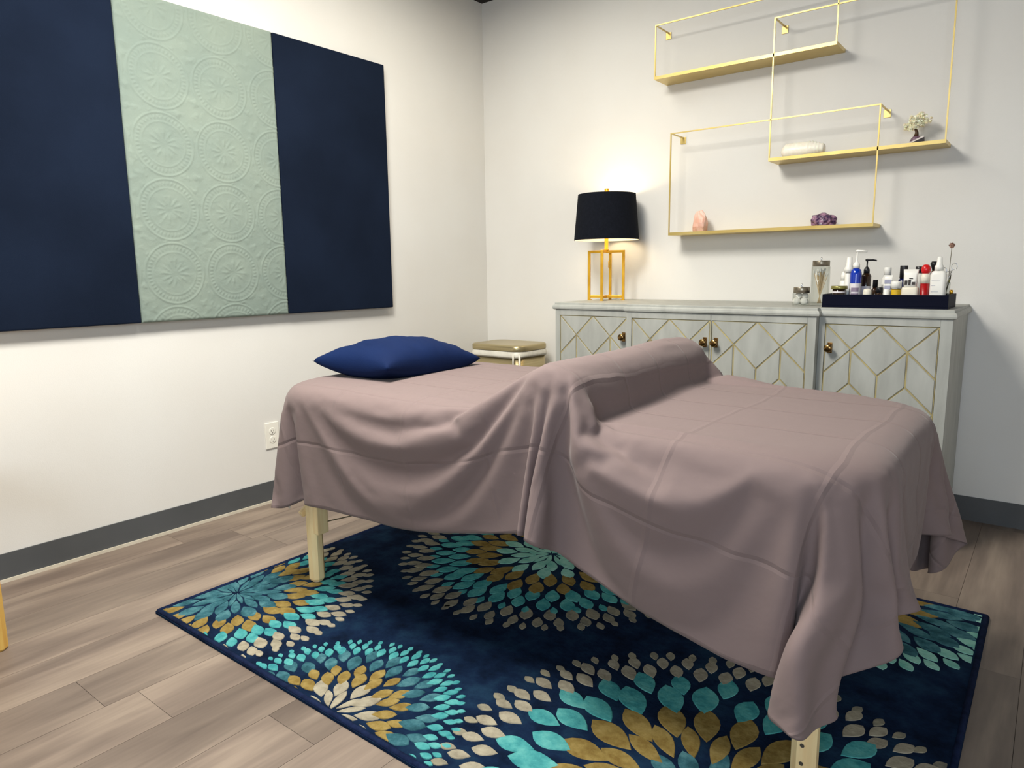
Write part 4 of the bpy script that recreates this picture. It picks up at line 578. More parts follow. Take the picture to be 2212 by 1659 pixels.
-10,2,9,14,5,-5,-1,0,-3,-2,7,-6,-4,1,-6,8,3,-6,-1,-1,3,-3,0,0,0,-1,0,1,-1,1,0,0,1,1,-1,-1,0,1,-1,1,-1,1,-1,1,0,0,0,1,0,-1,0,-1,-2,1,2,0,1,2,-1,1,0,0,0,-1,1,0,1,-1,-4,0,-1,0,-1,-3,4,5,0,4,-14,-8,-2,5,3,-2,-3,0,0,0,0,0,1,0,1,0,1,-1,0,0,-1,1,0,0,0,1,1,0,0,0,4,-4,-2,-2,5,8,-1,-8,-15,16,-2,-5,-6,-9,8,23,10,-2,-10,-18,-13,
-6,4,12,9,-5,-1,0,-1,0,-2,3,-11,5,-6,0,0,9,-4,-3,1,2,-2,0,-1,1,0,0,-1,1,-1,0,1,0,1,1,-1,0,-1,1,-1,1,0,0,-1,1,0,0,0,-1,0,-1,0,2,1,-1,1,1,0,1,0,0,0,0,-1,1,1,-1,-2,-2,0,-1,2,-2,-4,4,0,-2,1,-1,-9,-4,0,6,2,-2,-2,1,-1,0,0,0,-1,0,1,-1,1,0,0,1,0,-1,1,1,0,-1,0,1,0,2,-2,-1,8,-9,6,8,1,-17,-6,15,0,-8,-9,-9,11,23,9,-4,-11,-19,
-6,11,15,-2,-5,0,0,-1,1,2,-2,-3,-8,1,1,8,-3,0,-1,-1,-7,5,-1,0,-1,1,0,0,0,0,0,0,0,0,0,2,0,0,-1,0,0,0,0,0,0,-1,0,-1,0,1,1,1,-1,0,1,1,0,0,1,-1,1,0,-1,1,0,0,0,-4,-1,-1,0,2,-1,-3,1,5,-2,-2,0,-6,-6,-1,-1,6,1,-1,-2,0,0,0,-1,1,0,0,0,0,0,0,0,0,1,0,-1,1,0,0,0,0,1,0,-3,6,3,-5,2,7,0,-20,0,12,0,-5,-9,-11,13,23,10,-4,-14,
-1,20,4,-7,-2,-2,0,-2,-3,4,-2,-11,-5,-4,24,-5,4,4,-9,-5,-1,4,-1,0,0,0,-1,1,-1,1,0,0,0,0,0,0,0,1,0,1,-1,-1,0,1,-1,1,0,0,1,0,0,-1,1,-1,1,1,1,0,-1,1,-1,0,0,1,1,0,-2,-4,4,-7,-2,7,-2,-3,1,2,2,-4,3,-5,-8,-3,1,-1,4,2,-1,-1,0,0,0,0,0,-1,1,0,-1,1,0,0,0,0,1,-1,1,0,-1,1,1,0,-3,3,1,-1,-3,6,10,-6,-20,4,12,-2,-6,-9,-10,14,25,8,-5,
18,9,-7,-4,-2,-1,-4,-2,-2,4,-6,-11,-9,10,10,-3,1,-1,3,-2,3,2,-2,0,0,-1,1,-1,1,0,0,0,0,0,0,0,1,-1,1,-1,1,0,1,-1,0,0,0,1,-1,0,0,1,0,2,0,0,-1,1,0,0,0,-1,1,0,0,0,0,1,4,1,-4,-8,2,-3,-1,3,0,2,0,-3,-8,-5,-1,0,1,2,2,1,-1,-1,0,0,0,0,0,-1,1,0,-1,1,0,0,0,1,-1,0,1,0,1,3,-5,1,2,-4,6,-1,2,9,-5,-20,5,6,1,-5,-9,-11,12,28,9,
33,-7,-6,-2,-2,-8,-3,-2,1,6,-19,-6,10,6,-6,-2,1,4,4,1,2,0,0,-1,0,0,0,0,0,-1,1,-1,1,0,0,1,-1,0,0,1,-1,1,-1,1,0,0,0,0,1,0,0,1,0,0,1,-1,1,-1,1,0,-1,1,0,0,0,0,1,5,2,-2,-8,-7,5,-3,0,2,0,2,0,-1,-7,-7,-1,0,-1,0,1,1,1,1,0,0,0,0,0,0,0,-1,2,-1,0,1,0,-1,1,0,-1,1,0,1,-1,-2,3,2,-2,-4,-1,1,5,1,-20,8,7,1,-5,-8,-12,13,29,
-4126,-35,-33,-31,-27,0,24,12,5,16,32,34,27,33,24,-32,-36,-38,-33,-9,1,3,6,5,2,1,1,0,1,0,1,1,1,2,0,0,-2,-3,-2,-2,-1,-1,0,0,0,-1,0,-1,0,0,0,0,1,0,1,0,1,0,1,0,-1,-1,-1,-2,-2,-5,-14,-32,-36,-36,-26,33,36,16,-38,-36,-34,-9,12,36,37,34,33,16,8,3,2,1,1,0,-1,-2,-3,-2,-1,0,1,1,1,2,0,0,0,-1,-1,-2,-3,-1,-2,1,17,27,18,11,10,-13,-45,-42,-28,-25,-26,-23,-15,-12,-18,-17,7,33,36,
39,-3,-1,-1,-6,-21,-10,2,-6,-2,-3,1,8,-2,-2,7,-1,0,5,-4,-1,1,3,-1,-1,0,0,-1,0,2,1,2,0,-3,-4,-6,-4,-1,-1,-2,-1,0,2,1,1,1,1,1,0,-1,-2,0,-1,1,1,3,3,3,-1,3,3,1,-1,1,-1,2,3,3,1,0,-4,-3,1,-1,0,-1,3,5,5,0,0,1,-5,-5,-2,1,1,2,0,-4,-7,-5,-5,-2,2,1,0,2,5,3,5,1,0,-1,-1,0,-2,-2,1,1,4,1,0,0,-4,-14,-6,-2,-2,-2,4,9,2,-6,0,25,27,1,-1,
32,1,-1,-1,1,-11,-21,5,0,-12,-3,-3,1,1,4,6,1,-2,5,-1,-1,-1,2,-1,1,-1,-2,2,2,1,2,-4,-6,-6,-5,0,1,0,-1,2,0,0,1,3,4,4,4,4,3,2,0,-4,-5,-6,-5,-3,-1,2,5,-1,1,4,3,0,1,0,3,5,-1,1,-3,-4,0,1,0,-1,2,6,4,0,1,-2,-6,-3,0,0,1,-3,-12,-8,-2,1,4,3,-1,1,1,1,-1,1,2,7,3,0,0,-1,0,-3,0,2,4,1,-1,1,-10,-12,-4,-1,-1,0,7,-2,3,-2,28,23,-1,-1,-6,
29,1,0,-1,0,-1,-19,-11,7,-8,-6,-2,0,1,1,7,1,1,-4,8,-1,-2,1,0,-2,-1,2,2,1,0,-8,-6,-3,-1,3,-1,-1,-1,2,1,1,1,-3,-3,-3,-1,-1,2,3,6,10,9,4,0,-4,-8,-9,-4,1,3,1,0,5,3,0,0,3,4,2,0,-2,-6,1,0,0,0,4,6,2,0,0,-3,-5,-2,0,1,-6,-16,-3,2,3,1,1,1,0,1,1,0,1,0,1,-1,6,6,-2,0,-1,-1,-1,3,3,0,1,-2,-13,-10,-1,0,-1,5,0,2,1,23,21,2,-2,-5,-7,
24,3,0,1,-1,-1,-5,-23,5,-3,-7,-5,-1,2,2,7,1,1,0,-2,0,5,-2,-1,0,1,1,2,-1,-7,-6,-1,0,1,-3,0,3,6,2,-1,-1,-1,-2,-2,-2,-2,-3,-4,0,-1,-1,4,13,12,7,2,-5,-11,-9,0,2,1,-1,5,3,1,1,6,1,1,-2,-6,1,0,0,0,5,6,2,-1,-1,-5,-4,0,-1,-6,-17,0,3,1,1,1,1,0,2,0,1,1,1,1,0,1,1,4,3,-2,0,-1,-1,3,3,-1,1,-5,-14,-5,0,-1,2,3,1,2,16,27,0,-2,-4,-8,7,
15,6,0,2,2,1,-1,-13,-10,-2,-5,-4,-3,0,3,7,2,0,0,0,1,3,-2,-2,0,1,3,-2,-6,-6,1,0,-1,-2,3,11,8,-1,-5,-1,0,0,1,0,-2,-3,-3,-4,-7,-2,-2,-2,-3,5,13,13,9,0,-10,-12,-2,1,0,0,6,3,1,4,4,0,-1,-6,0,0,0,0,7,6,-1,0,-3,-5,-2,0,-5,-18,-1,2,1,2,1,1,1,2,2,1,1,-1,-1,1,1,1,-1,3,3,1,-1,-1,0,3,3,0,-1,-10,-12,-2,0,0,3,4,1,19,21,0,0,-5,-8,8,-16,
0,13,4,2,2,2,1,-3,-25,8,-6,-6,-3,0,0,7,4,-1,1,-1,2,2,-2,-1,0,3,-1,-5,-6,0,0,-1,0,7,16,-2,-11,-5,5,5,2,-1,-3,-2,-2,-1,-2,0,-1,-5,-4,-3,-2,-3,-1,7,14,14,6,-7,-15,-4,1,0,1,5,3,3,5,0,0,-7,1,0,1,-1,11,-9,10,0,-5,-4,-2,-5,-18,-2,3,2,1,1,1,4,8,6,3,3,0,-2,-7,-6,-1,1,0,1,4,0,0,-1,0,4,2,-1,-1,-15,-7,-2,0,2,4,4,18,18,2,0,-4,-7,5,-10,-11,
0,-3,16,2,5,-1,2,3,-8,-13,-2,-6,-6,-2,3,6,4,1,-2,1,2,0,-2,0,2,0,-4,-6,-1,0,0,0,13,11,-11,-6,8,10,2,-1,0,1,3,1,2,0,0,-3,-3,-6,-8,-8,-9,-5,-4,-3,3,12,16,11,-3,-16,-6,0,0,3,4,5,6,1,0,-8,1,0,0,2,-5,14,0,-1,-5,-2,-5,-17,-6,3,2,2,1,2,11,9,3,0,0,-1,-1,-1,1,-3,-9,-2,2,0,2,2,0,-1,1,3,1,2,-6,-18,0,-1,0,5,6,16,18,3,1,-3,-7,3,-4,-15,1,
5,-2,-4,6,10,6,-1,2,0,-10,-10,-5,-6,-3,0,6,5,1,0,0,1,0,-1,1,1,-2,-6,-2,0,0,0,19,0,-7,4,9,2,-3,0,-1,1,0,0,1,0,1,2,2,2,2,0,-3,-9,-13,-12,-8,-5,-1,7,18,16,0,-16,-7,-1,0,5,4,7,2,1,-8,0,1,1,1,1,8,0,-4,-2,-6,-17,-7,2,1,3,1,4,13,5,-2,-7,-5,0,1,8,6,-1,0,-3,-7,-1,0,3,2,0,-1,1,4,1,0,-10,-7,1,2,3,6,16,16,5,1,-2,-9,2,-2,-16,-2,7,
-12,15,3,-2,-5,20,2,-1,4,-5,-11,-8,-6,-5,-1,5,6,1,0,0,2,-1,-1,1,0,-5,-4,-1,0,4,20,-5,2,3,1,-1,-3,-1,-2,-1,-2,1,1,1,2,2,2,2,1,2,2,2,4,-2,-9,-15,-14,-9,-3,1,17,20,2,-17,-6,-1,1,6,7,5,0,-6,-3,2,0,2,6,2,-1,-2,-5,-18,-7,-1,2,2,2,5,13,2,-10,-8,0,2,-1,1,-2,5,15,-1,0,-4,-5,0,1,2,1,-1,2,3,0,-1,-11,-2,5,4,8,17,17,2,1,0,-11,2,-2,-17,-3,9,14,
-19,7,15,6,-6,-6,25,-2,1,1,-8,-9,-9,-6,-2,4,6,2,0,1,0,0,0,0,-4,-4,-1,0,6,16,-1,0,-1,-2,-3,-5,-5,-6,-4,-1,-2,-3,-1,0,0,0,4,4,6,5,8,6,5,7,5,-1,-13,-17,-15,-7,-3,14,25,4,-18,-7,-1,3,8,9,0,-4,-4,1,1,1,7,0,-1,-4,-17,-14,4,0,1,3,6,12,-1,-13,-2,3,0,0,0,0,0,0,2,14,3,-4,-5,-3,1,3,1,-1,2,4,-1,-5,-10,2,6,6,23,24,-2,2,0,-8,-3,-3,-16,-1,8,11,-7,
-2,-14,6,16,8,-11,-2,22,-3,3,-3,-10,-9,-9,-4,3,6,4,-1,0,2,-1,-1,-1,-4,-3,-1,8,16,-1,-5,-1,-4,-7,-7,-6,-1,1,1,-1,1,1,0,-1,0,0,-5,-2,-2,0,2,6,8,10,12,9,7,-2,-13,-20,-15,-6,9,28,6,-18,-7,0,6,11,2,-4,-5,1,1,3,6,1,-3,-11,-13,-3,-3,-2,4,8,8,-1,-10,1,2,-1,0,0,0,0,0,0,-1,6,11,2,-5,-4,-1,3,0,1,2,3,0,-12,-7,4,1,28,27,2,5,1,-8,-9,1,-13,-1,7,11,-6,-13,
19,-6,-20,1,16,2,-13,2,20,-1,4,-7,-11,-9,-8,1,6,3,2,-1,1,-1,-1,-2,-4,-1,7,19,-8,-2,-3,-9,-8,-3,-1,2,0,0,-1,0,0,0,0,0,0,0,1,-1,-1,-1,-3,-4,-2,0,4,13,18,17,11,-6,-19,-23,-13,3,29,10,-20,-8,2,11,10,-3,-7,1,1,3,5,0,-5,-9,-18,1,-5,17,8,-7,3,-10,0,2,0,0,0,0,1,-2,0,1,0,0,9,9,-2,-6,-1,1,2,-1,4,2,-4,-14,-5,2,29,27,0,7,4,-4,-8,1,-11,2,8,11,-9,-12,-4,
-3,19,5,-20,-2,13,-2,-10,3,17,1,0,-9,-11,-9,-4,7,0,8,-2,-1,1,-2,-5,-2,7,20,-16,4,-8,-11,-3,0,0,1,0,0,1,1,0,0,-1,-1,-1,-2,-1,0,1,1,0,1,-1,-2,-3,-4,-4,0,5,15,34,10,-10,-23,-20,-3,26,11,-20,-6,7,14,-1,-8,2,2,3,5,-5,-4,-14,0,-5,4,-2,17,-9,-10,2,3,0,1,0,0,-3,-2,2,1,0,1,0,2,10,4,-4,-4,1,1,1,4,0,-7,-14,-4,23,26,3,3,7,-1,-8,1,0,0,2,11,-13,-10,-3,-1,
-1,4,9,11,-18,1,4,-3,-6,2,16,5,-5,-11,-12,-5,-1,6,9,-3,-2,0,-4,-4,11,12,-15,7,-12,-11,2,2,1,3,4,5,5,4,4,3,2,3,2,3,-2,-5,-5,-7,-4,-3,-4,-1,-1,-2,-3,-4,-5,0,6,-4,25,23,2,-17,-25,-12,25,10,-20,-6,20,2,-7,2,1,4,1,-5,-6,-12,-4,4,3,4,8,25,5,-8,0,5,1,3,1,-3,-10,-7,-8,-9,-6,0,-2,7,8,-1,-4,0,1,1,5,0,-15,-12,13,30,-1,2,7,3,-8,-3,-2,4,3,10,-16,-6,-2,-2,1,
-1,3,2,7,13,-15,3,4,-7,-1,-4,15,3,-7,-9,-16,5,10,-1,-4,2,-4,-5,11,4,-9,7,-15,-5,7,3,5,8,6,7,3,2,0,0,1,1,0,0,-2,-3,0,1,1,-3,-4,-3,-4,-4,-2,-1,-1,11,-21,-11,-1,-3,14,28,14,-8,-24,-19,21,7,-12,5,6,-8,1,4,3,-4,-5,-8,-12,3,9,9,12,-15,5,16,9,-4,-1,1,3,2,0,-4,2,0,-4,-14,-15,-3,1,8,4,-5,-4,2,4,5,-4,-18,-1,30,7,-6,-2,14,-12,-4,0,6,-4,9,-14,-5,0,-3,0,6,
-2,4,-2,-4,5,21,-6,2,-10,1,4,-8,17,-2,-2,-19,-12,3,2,18,-6,-10,8,4,-4,5,-16,9,2,8,7,4,1,0,-5,-3,-2,-2,-1,-2,-1,-1,-1,1,6,5,1,10,6,6,2,-2,-3,-5,-3,-1,-10,-10,-3,-6,-6,-7,1,22,23,4,-19,-24,14,-5,-11,28,-12,-4,6,3,-5,8,-32,2,18,19,19,-2,1,-6,-8,6,6,4,-1,-5,-7,-7,4,2,-2,-1,2,-7,-21,-6,6,5,2,-8,-1,7,-1,-3,-17,27,13,-14,4,18,-19,-2,2,12,-8,-8,-1,-7,1,4,-2,11,9,
-4,3,-5,5,-7,3,21,1,7,-17,0,10,-12,19,-16,12,-17,3,4,-3,-7,6,6,-9,1,-5,16,-7,11,-4,-6,-4,-4,-3,-1,-4,0,-2,-2,-1,-1,-1,0,0,1,2,5,1,2,-4,4,6,10,19,2,-17,-19,17,-4,-3,-4,-6,-7,-7,10,28,13,-9,-25,11,-3,-6,-3,-7,11,16,7,-38,-4,27,20,7,0,-7,4,4,-3,1,-17,-6,7,-9,5,4,6,-4,-3,0,0,2,0,-24,-2,-6,1,5,2,6,5,-20,8,24,-15,9,13,-21,5,2,13,-18,-7,8,-5,4,-7,-2,21,8,3,
7,-15,4,-7,5,-5,2,13,16,5,-14,-7,16,-17,24,-16,6,0,2,0,3,0,-6,7,-3,5,-14,5,-6,0,3,0,1,1,2,0,0,3,1,5,0,-1,-3,-6,-2,-2,-3,-7,-2,11,-4,1,0,-5,3,25,0,7,-2,-6,-6,-6,-7,-7,-9,-5,23,19,2,-21,-7,-4,23,-14,-1,2,-5,-18,39,11,0,-1,-14,14,-1,-8,-13,1,2,5,-17,6,-4,8,-2,-5,1,0,1,1,6,6,-27,7,7,-2,-5,6,-12,-15,41,-18,12,6,-17,5,6,9,-21,-9,5,-3,4,6,7,13,4,-15,-11,
35,-9,-4,-6,-6,-6,-10,-2,3,21,7,-6,-1,8,1,2,3,0,1,0,1,-2,2,-3,0,-5,7,0,2,2,-2,-1,-2,2,-5,3,-1,1,-4,-3,-2,2,4,3,3,0,1,0,-5,-8,9,-3,-5,-7,-2,-14,26,0,0,7,5,2,-3,-4,-8,-11,-15,9,14,11,-5,1,-10,-4,13,6,-27,36,-3,-4,-3,-6,8,5,-14,-3,9,-14,11,-11,10,-1,-2,-8,0,6,2,1,0,1,-5,0,8,-3,-12,0,8,-13,-10,26,-19,14,0,-10,5,11,-1,-21,-9,10,0,2,1,10,14,-6,-16,1,-8,
36,0,-3,4,-3,-3,-7,-13,-4,-2,11,9,-7,15,-8,8,1,3,0,1,0,0,-1,0,2,-1,-1,0,-1,-3,1,1,2,-5,2,1,0,-4,4,-1,2,-2,0,1,-2,0,-1,2,5,2,-7,1,1,-1,1,8,-17,0,7,-8,-2,2,5,2,5,0,-2,-12,4,5,7,-2,0,2,-2,-9,13,-7,-3,3,4,-8,-2,2,8,-6,-4,3,1,2,-5,0,1,3,0,-3,-2,-1,0,-2,4,2,1,-3,3,-1,-4,3,1,-17,11,-13,1,6,10,-8,-22,-5,11,7,10,7,-1,-10,-16,-12,6,-5,-1,
36,-1,-1,-1,2,0,0,1,-5,-8,-4,6,7,-3,8,2,0,0,0,0,-1,0,1,0,-1,0,0,0,0,1,0,0,-1,1,1,-2,-1,2,0,0,-2,2,-1,1,1,-1,2,0,-1,-1,-2,1,1,0,0,-1,2,-2,-6,7,-4,-3,-4,-1,-2,1,0,3,-2,4,7,3,2,-1,-1,1,-1,-2,-2,-5,-2,3,7,-21,11,3,7,2,-1,0,0,1,0,-1,0,0,-1,0,-1,1,-2,-1,-1,2,0,0,-1,-1,-3,-1,-12,5,-3,4,-15,-15,5,12,12,6,-2,-13,-12,-3,-7,2,-6,5,9,
21,3,3,0,3,3,2,-2,5,-3,0,-6,5,4,0,0,1,1,0,0,0,0,0,0,-1,1,0,0,0,0,0,-1,0,1,-1,0,1,-1,-1,0,2,0,-1,1,-1,1,0,-2,2,-2,1,-1,-2,0,-1,0,5,-1,0,-4,3,1,0,0,-2,0,1,0,0,1,-1,3,0,0,0,0,-1,0,-1,1,-6,3,-10,8,-9,7,-7,0,1,0,0,0,0,2,1,0,2,1,1,1,2,1,2,0,0,-1,0,1,-3,-1,-1,-3,-6,-1,-16,7,10,4,-14,-2,0,-10,-1,1,14,8,6,3,-4,
27,-4,-2,-2,-2,1,11,4,-2,-1,-1,8,0,1,1,1,0,-1,1,-1,1,0,0,-1,1,0,0,-1,0,0,0,1,-1,0,0,1,-1,1,0,0,0,0,1,-2,1,-2,0,1,-2,2,1,0,1,-1,0,-1,-2,1,1,1,0,-1,1,0,1,-1,0,0,0,0,-1,2,0,0,0,-1,0,0,1,-1,0,1,0,-4,-3,-1,1,1,0,1,1,0,1,0,0,1,0,0,1,0,0,0,0,0,0,1,0,-1,0,-1,-2,-4,-1,-18,16,7,-18,-5,6,-6,-2,15,8,2,-2,-5,-4,-8,-11,
17,8,4,8,5,-3,-12,-2,-3,9,8,-2,1,1,1,-1,0,1,0,0,0,0,-1,1,0,0,-1,1,0,0,-1,0,1,0,0,0,0,-1,1,0,0,-1,0,1,-1,1,-2,0,0,0,1,1,-1,1,-1,1,1,-1,1,0,-1,0,0,0,0,1,0,-1,0,0,0,0,1,0,-1,0,0,1,-1,0,0,0,0,0,0,0,0,0,0,0,0,0,0,0,0,0,0,0,0,0,0,0,0,0,1,-1,0,0,0,0,-1,-1,-7,4,-2,-4,10,2,-2,-3,-6,-6,-8,-8,-7,-3,11,-4,8,
4,-4,1,0,3,6,9,8,10,1,-2,3,1,0,-1,1,0,0,-1,1,0,-1,1,0,0,-1,1,0,0,-1,1,0,-1,0,1,-1,1,1,-1,0,0,0,0,0,0,0,1,-1,1,0,-1,0,0,0,0,0,0,0,0,0,1,0,0,0,-1,0,0,1,0,0,0,0,-1,1,0,0,0,-1,1,-1,1,-1,0,0,0,1,0,0,0,0,0,0,0,0,-1,0,0,0,0,0,0,0,0,0,0,1,0,0,0,0,-1,0,1,-4,-4,-1,5,-18,-5,-5,-6,-4,-2,1,8,4,1,11,-7,
12,4,2,4,2,5,2,1,2,2,3,0,0,0,0,0,1,-1,1,0,-1,1,0,-1,0,1,0,-1,0,1,0,-1,1,0,0,0,0,0,0,0,0,1,-1,0,0,-1,1,1,-1,0,0,0,0,0,0,0,0,1,0,-1,0,0,0,0,1,0,-1,0,0,0,0,0,1,0,0,-1,0,1,-1,1,-1,1,0,0,0,-1,0,0,0,0,0,0,0,0,1,0,0,0,0,0,0,0,0,0,-1,0,0,0,0,0,0,0,-1,1,0,-12,-5,8,-1,-1,0,1,2,2,-4,0,-19,11,2,
37,1,1,0,0,-2,-1,2,0,1,0,1,0,0,0,0,-1,1,0,-1,1,0,-1,1,0,0,-1,1,0,0,0,0,0,0,-1,1,0,0,0,0,0,0,0,0,-1,2,-1,0,0,0,0,-1,1,0,1,-1,0,0,0,1,0,0,0,-1,0,0,1,-1,0,0,0,0,0,0,0,1,-1,0,0,0,0,0,0,0,0,0,0,0,0,0,0,0,0,0,0,0,0,0,0,0,0,0,0,0,1,0,0,0,0,0,0,-1,0,-2,-3,5,-3,1,0,0,0,0,1,1,0,-2,1,-14,3,
39,0,0,-1,0,1,1,-1,-1,0,1,0,0,0,1,-1,1,0,-1,1,0,-1,1,0,0,-1,1,0,0,-1,0,1,0,0,0,0,0,0,0,0,0,-1,1,0,0,0,0,0,0,0,0,0,0,0,0,1,0,-1,0,0,0,0,0,1,0,-1,0,1,0,0,0,0,0,-1,1,-1,1,-1,1,-1,1,0,0,0,0,0,0,0,0,0,0,0,0,0,0,0,0,0,0,0,-1,0,0,0,0,0,0,0,0,0,0,1,0,-1,-2,0,-1,-1,-1,-1,2,2,2,-1,-1,-1,2,-1,2,
39,0,-1,1,0,0,-1,1,0,0,0,0,0,1,-1,1,-1,0,1,0,-1,1,0,0,-1,1,0,0,0,0,0,0,0,-1,1,0,0,0,0,0,0,0,0,-1,1,0,0,0,0,0,0,0,0,0,0,0,0,1,0,-1,0,0,0,0,0,1,-1,0,0,0,0,0,0,1,-1,1,-1,1,-1,1,-1,0,0,0,0,0,0,0,0,0,0,0,0,0,0,0,0,0,0,0,1,0,0,0,0,0,0,0,0,0,0,-1,0,-1,1,-3,-1,-1,0,-1,-1,0,-2,1,0,1,6,0,-5,
39,0,0,0,0,0,0,0,0,0,0,1,0,-1,1,-1,1,0,-1,0,1,0,0,-1,1,0,0,0,-1,1,0,0,0,0,0,0,0,-1,1,0,-1,1,0,0,0,0,0,0,0,0,0,0,0,0,0,0,0,0,0,1,0,0,0,-1,0,0,1,-1,0,0,0,0,0,0,1,-1,1,-1,0,0,1,-1,0,0,0,0,0,0,0,0,0,0,0,0,0,0,0,0,0,0,0,0,0,0,0,0,0,0,0,0,0,0,0,0,0,0,0,0,-1,0,-3,-4,-2,-2,1,3,-1,1,1,
39,0,0,0,0,0,0,0,0,0,0,0,0,1,-1,1,0,-1,1,0,0,-1,0,1,0,0,0,-1,1,0,0,0,-1,1,0,0,0,0,0,0,0,0,0,1,-1,0,0,0,0,0,0,0,0,0,0,0,0,0,0,0,0,0,0,1,0,-1,0,1,0,0,0,0,0,0,0,0,-1,0,1,0,-1,1,0,0,0,0,0,0,0,0,0,0,0,0,0,0,0,0,0,0,0,0,0,0,0,-1,0,0,0,0,1,0,-1,0,-1,1,0,0,0,0,0,0,-1,-2,-1,-5,-4,3,1,
39,0,0,0,0,0,0,0,0,0,1,-1,1,-1,1,-1,0,1,0,0,-1,1,0,0,0,-1,0,1,0,0,0,0,0,0,0,0,0,0,0,0,1,-1,0,0,0,0,0,0,0,1,-1,0,0,0,0,0,0,0,0,1,-1,0,0,0,0,1,-1,0,0,0,0,0,0,0,0,0,0,1,-1,0,0,0,0,0,0,0,0,0,0,0,0,0,0,0,0,0,0,0,0,0,0,0,0,0,0,1,0,0,0,0,-1,0,0,0,1,-1,0,0,0,0,0,0,0,1,-1,-1,-2,-5,4,
39,0,0,0,0,-1,1,0,1,-1,0,1,-1,1,-1,1,0,0,-1,0,1,0,0,0,-1,1,0,0,0,0,0,-1,1,0,0,0,0,0,0,0,0,0,0,0,0,0,0,0,1,-1,1,0,0,0,0,0,0,0,0,-1,1,0,0,0,-1,0,1,0,-1,0,0,1,0,-1,0,1,0,-1,0,0,1,0,0,0,0,0,0,0,0,0,0,0,0,0,0,0,0,-1,0,0,0,0,0,0,0,0,0,0,0,0,0,1,0,0,-1,0,0,0,0,0,0,0,0,0,0,1,0,-1,-1,
39,0,0,0,0,1,-1,0,0,1,-1,0,1,-1,1,0,-1,0,1,0,0,0,-1,0,1,0,0,0,0,-1,0,1,0,0,0,0,0,0,0,0,-1,1,0,0,1,-1,0,1,-1,0,0,0,0,0,0,0,0,0,0,0,0,0,0,0,1,-1,0,0,1,0,0,-1,0,1,0,-1,0,0,1,0,-1,0,0,0,0,0,0,0,0,0,0,0,0,0,0,0,0,1,0,0,0,0,0,0,0,0,0,0,0,0,0,-1,0,0,0,0,0,0,0,0,0,0,0,0,0,0,0,1,0,
39,0,0,0,0,0,0,0,0,0,1,-1,0,1,-1,0,1,0,0,0,-1,0,1,0,0,0,0,-1,0,1,0,0,0,0,0,0,-1,1,0,0,0,0,0,0,0,1,-1,0,0,0,0,0,0,0,0,0,0,1,0,0,0,0,-1,0,0,1,-1,0,0,0,0,0,0,0,0,1,0,0,-1,0,0,0,0,0,0,0,0,0,0,0,0,0,0,0,0,0,0,0,0,0,0,0,0,0,0,0,0,0,0,0,0,0,0,1,-1,0,0,0,0,0,0,0,0,0,0,0,0,0,0,
39,0,0,0,0,0,1,-1,0,0,0,1,-1,0,1,0,0,-1,0,0,1,0,0,0,0,0,-1,1,0,0,0,0,0,0,0,0,0,0,0,0,0,0,0,0,-1,1,1,-1,0,0,0,0,0,0,0,1,0,-1,0,0,0,0,1,0,-1,0,1,0,0,0,0,0,0,0,0,-1,0,0,0,0,1,0,0,0,0,0,0,0,0,0,0,0,0,0,0,0,0,0,0,0,0,0,0,0,0,0,0,0,0,0,0,0,0,-1,1,0,0,0,0,0,0,0,0,0,0,0,0,0,-1,
39,0,0,0,0,0,0,1,-1,0,0,0,1,0,-1,0,0,1,0,0,0,0,0,-1,0,0,1,0,0,0,0,0,-1,0,0,0,1,0,0,0,0,0,0,0,0,-1,1,0,0,0,0,0,0,1,0,-1,0,0,0,0,0,0,0,0,1,-1,0,0,0,0,0,0,0,0,0,0,1,0,0,0,-1,0,0,0,0,0,0,0,0,0,0,0,0,0,0,0,0,0,0,0,0,0,0,0,0,0,0,0,0,0,0,0,0,0,0,0,0,0,0,0,0,0,0,0,0,0,0,0,1,
39,0,1,-1,0,0,0,0,1,0,-1,0,0,0,1,0,0,0,0,0,-1,0,0,1,0,0,0,0,0,0,0,-1,1,0,0,0,0,0,0,0,0,0,0,0,1,0,-1,0,0,0,1,0,0,-1,0,0,1,0,0,-1,1,-1,0,0,0,1,-1,0,0,0,0,0,0,0,1,0,-1,0,0,0,0,0,0,0,0,0,0,0,0,0,0,0,0,0,0,0,0,0,0,0,0,0,0,1,0,0,0,0,0,0,0,0,0,0,0,0,0,0,0,0,0,-1,0,0,0,0,0,0,0,
39,0,0,0,0,0,0,0,0,0,1,0,0,0,0,-1,0,0,0,0,1,0,0,0,0,0,0,0,0,0,-1,1,0,0,0,0,0,0,0,0,0,0,0,0,0,0,0,0,0,0,0,0,0,0,0,-1,0,0,0,1,-1,1,-1,1,-1,0,1,0,1,0,0,0,0,0,-1,0,0,1,-1,0,1,0,0,0,0,0,0,0,0,0,0,0,0,0,0,0,0,0,0,0,0,0,0,-1,0,0,0,0,0,0,0,0,0,0,0,0,0,0,0,0,0,1,0,0,0,0,0,0,0,
39,0,0,1,-1,0,0,0,0,0,0,0,0,0,0,1,0,0,0,0,0,0,0,0,0,0,0,-1,0,0,1,0,0,0,0,0,0,0,0,0,1,0,-1,0,0,0,0,0,1,0,-1,0,-1,1,0,0,-1,0,0,0,1,0,1,-1,1,-1,0,0,0,0,0,0,0,0,0,1,0,-1,1,-1,0,0,0,0,0,0,0,0,0,0,0,0,0,0,0,0,0,0,0,0,0,0,0,0,0,0,0,0,0,0,0,0,0,0,0,0,0,0,0,0,0,0,0,0,0,0,0,0,0,
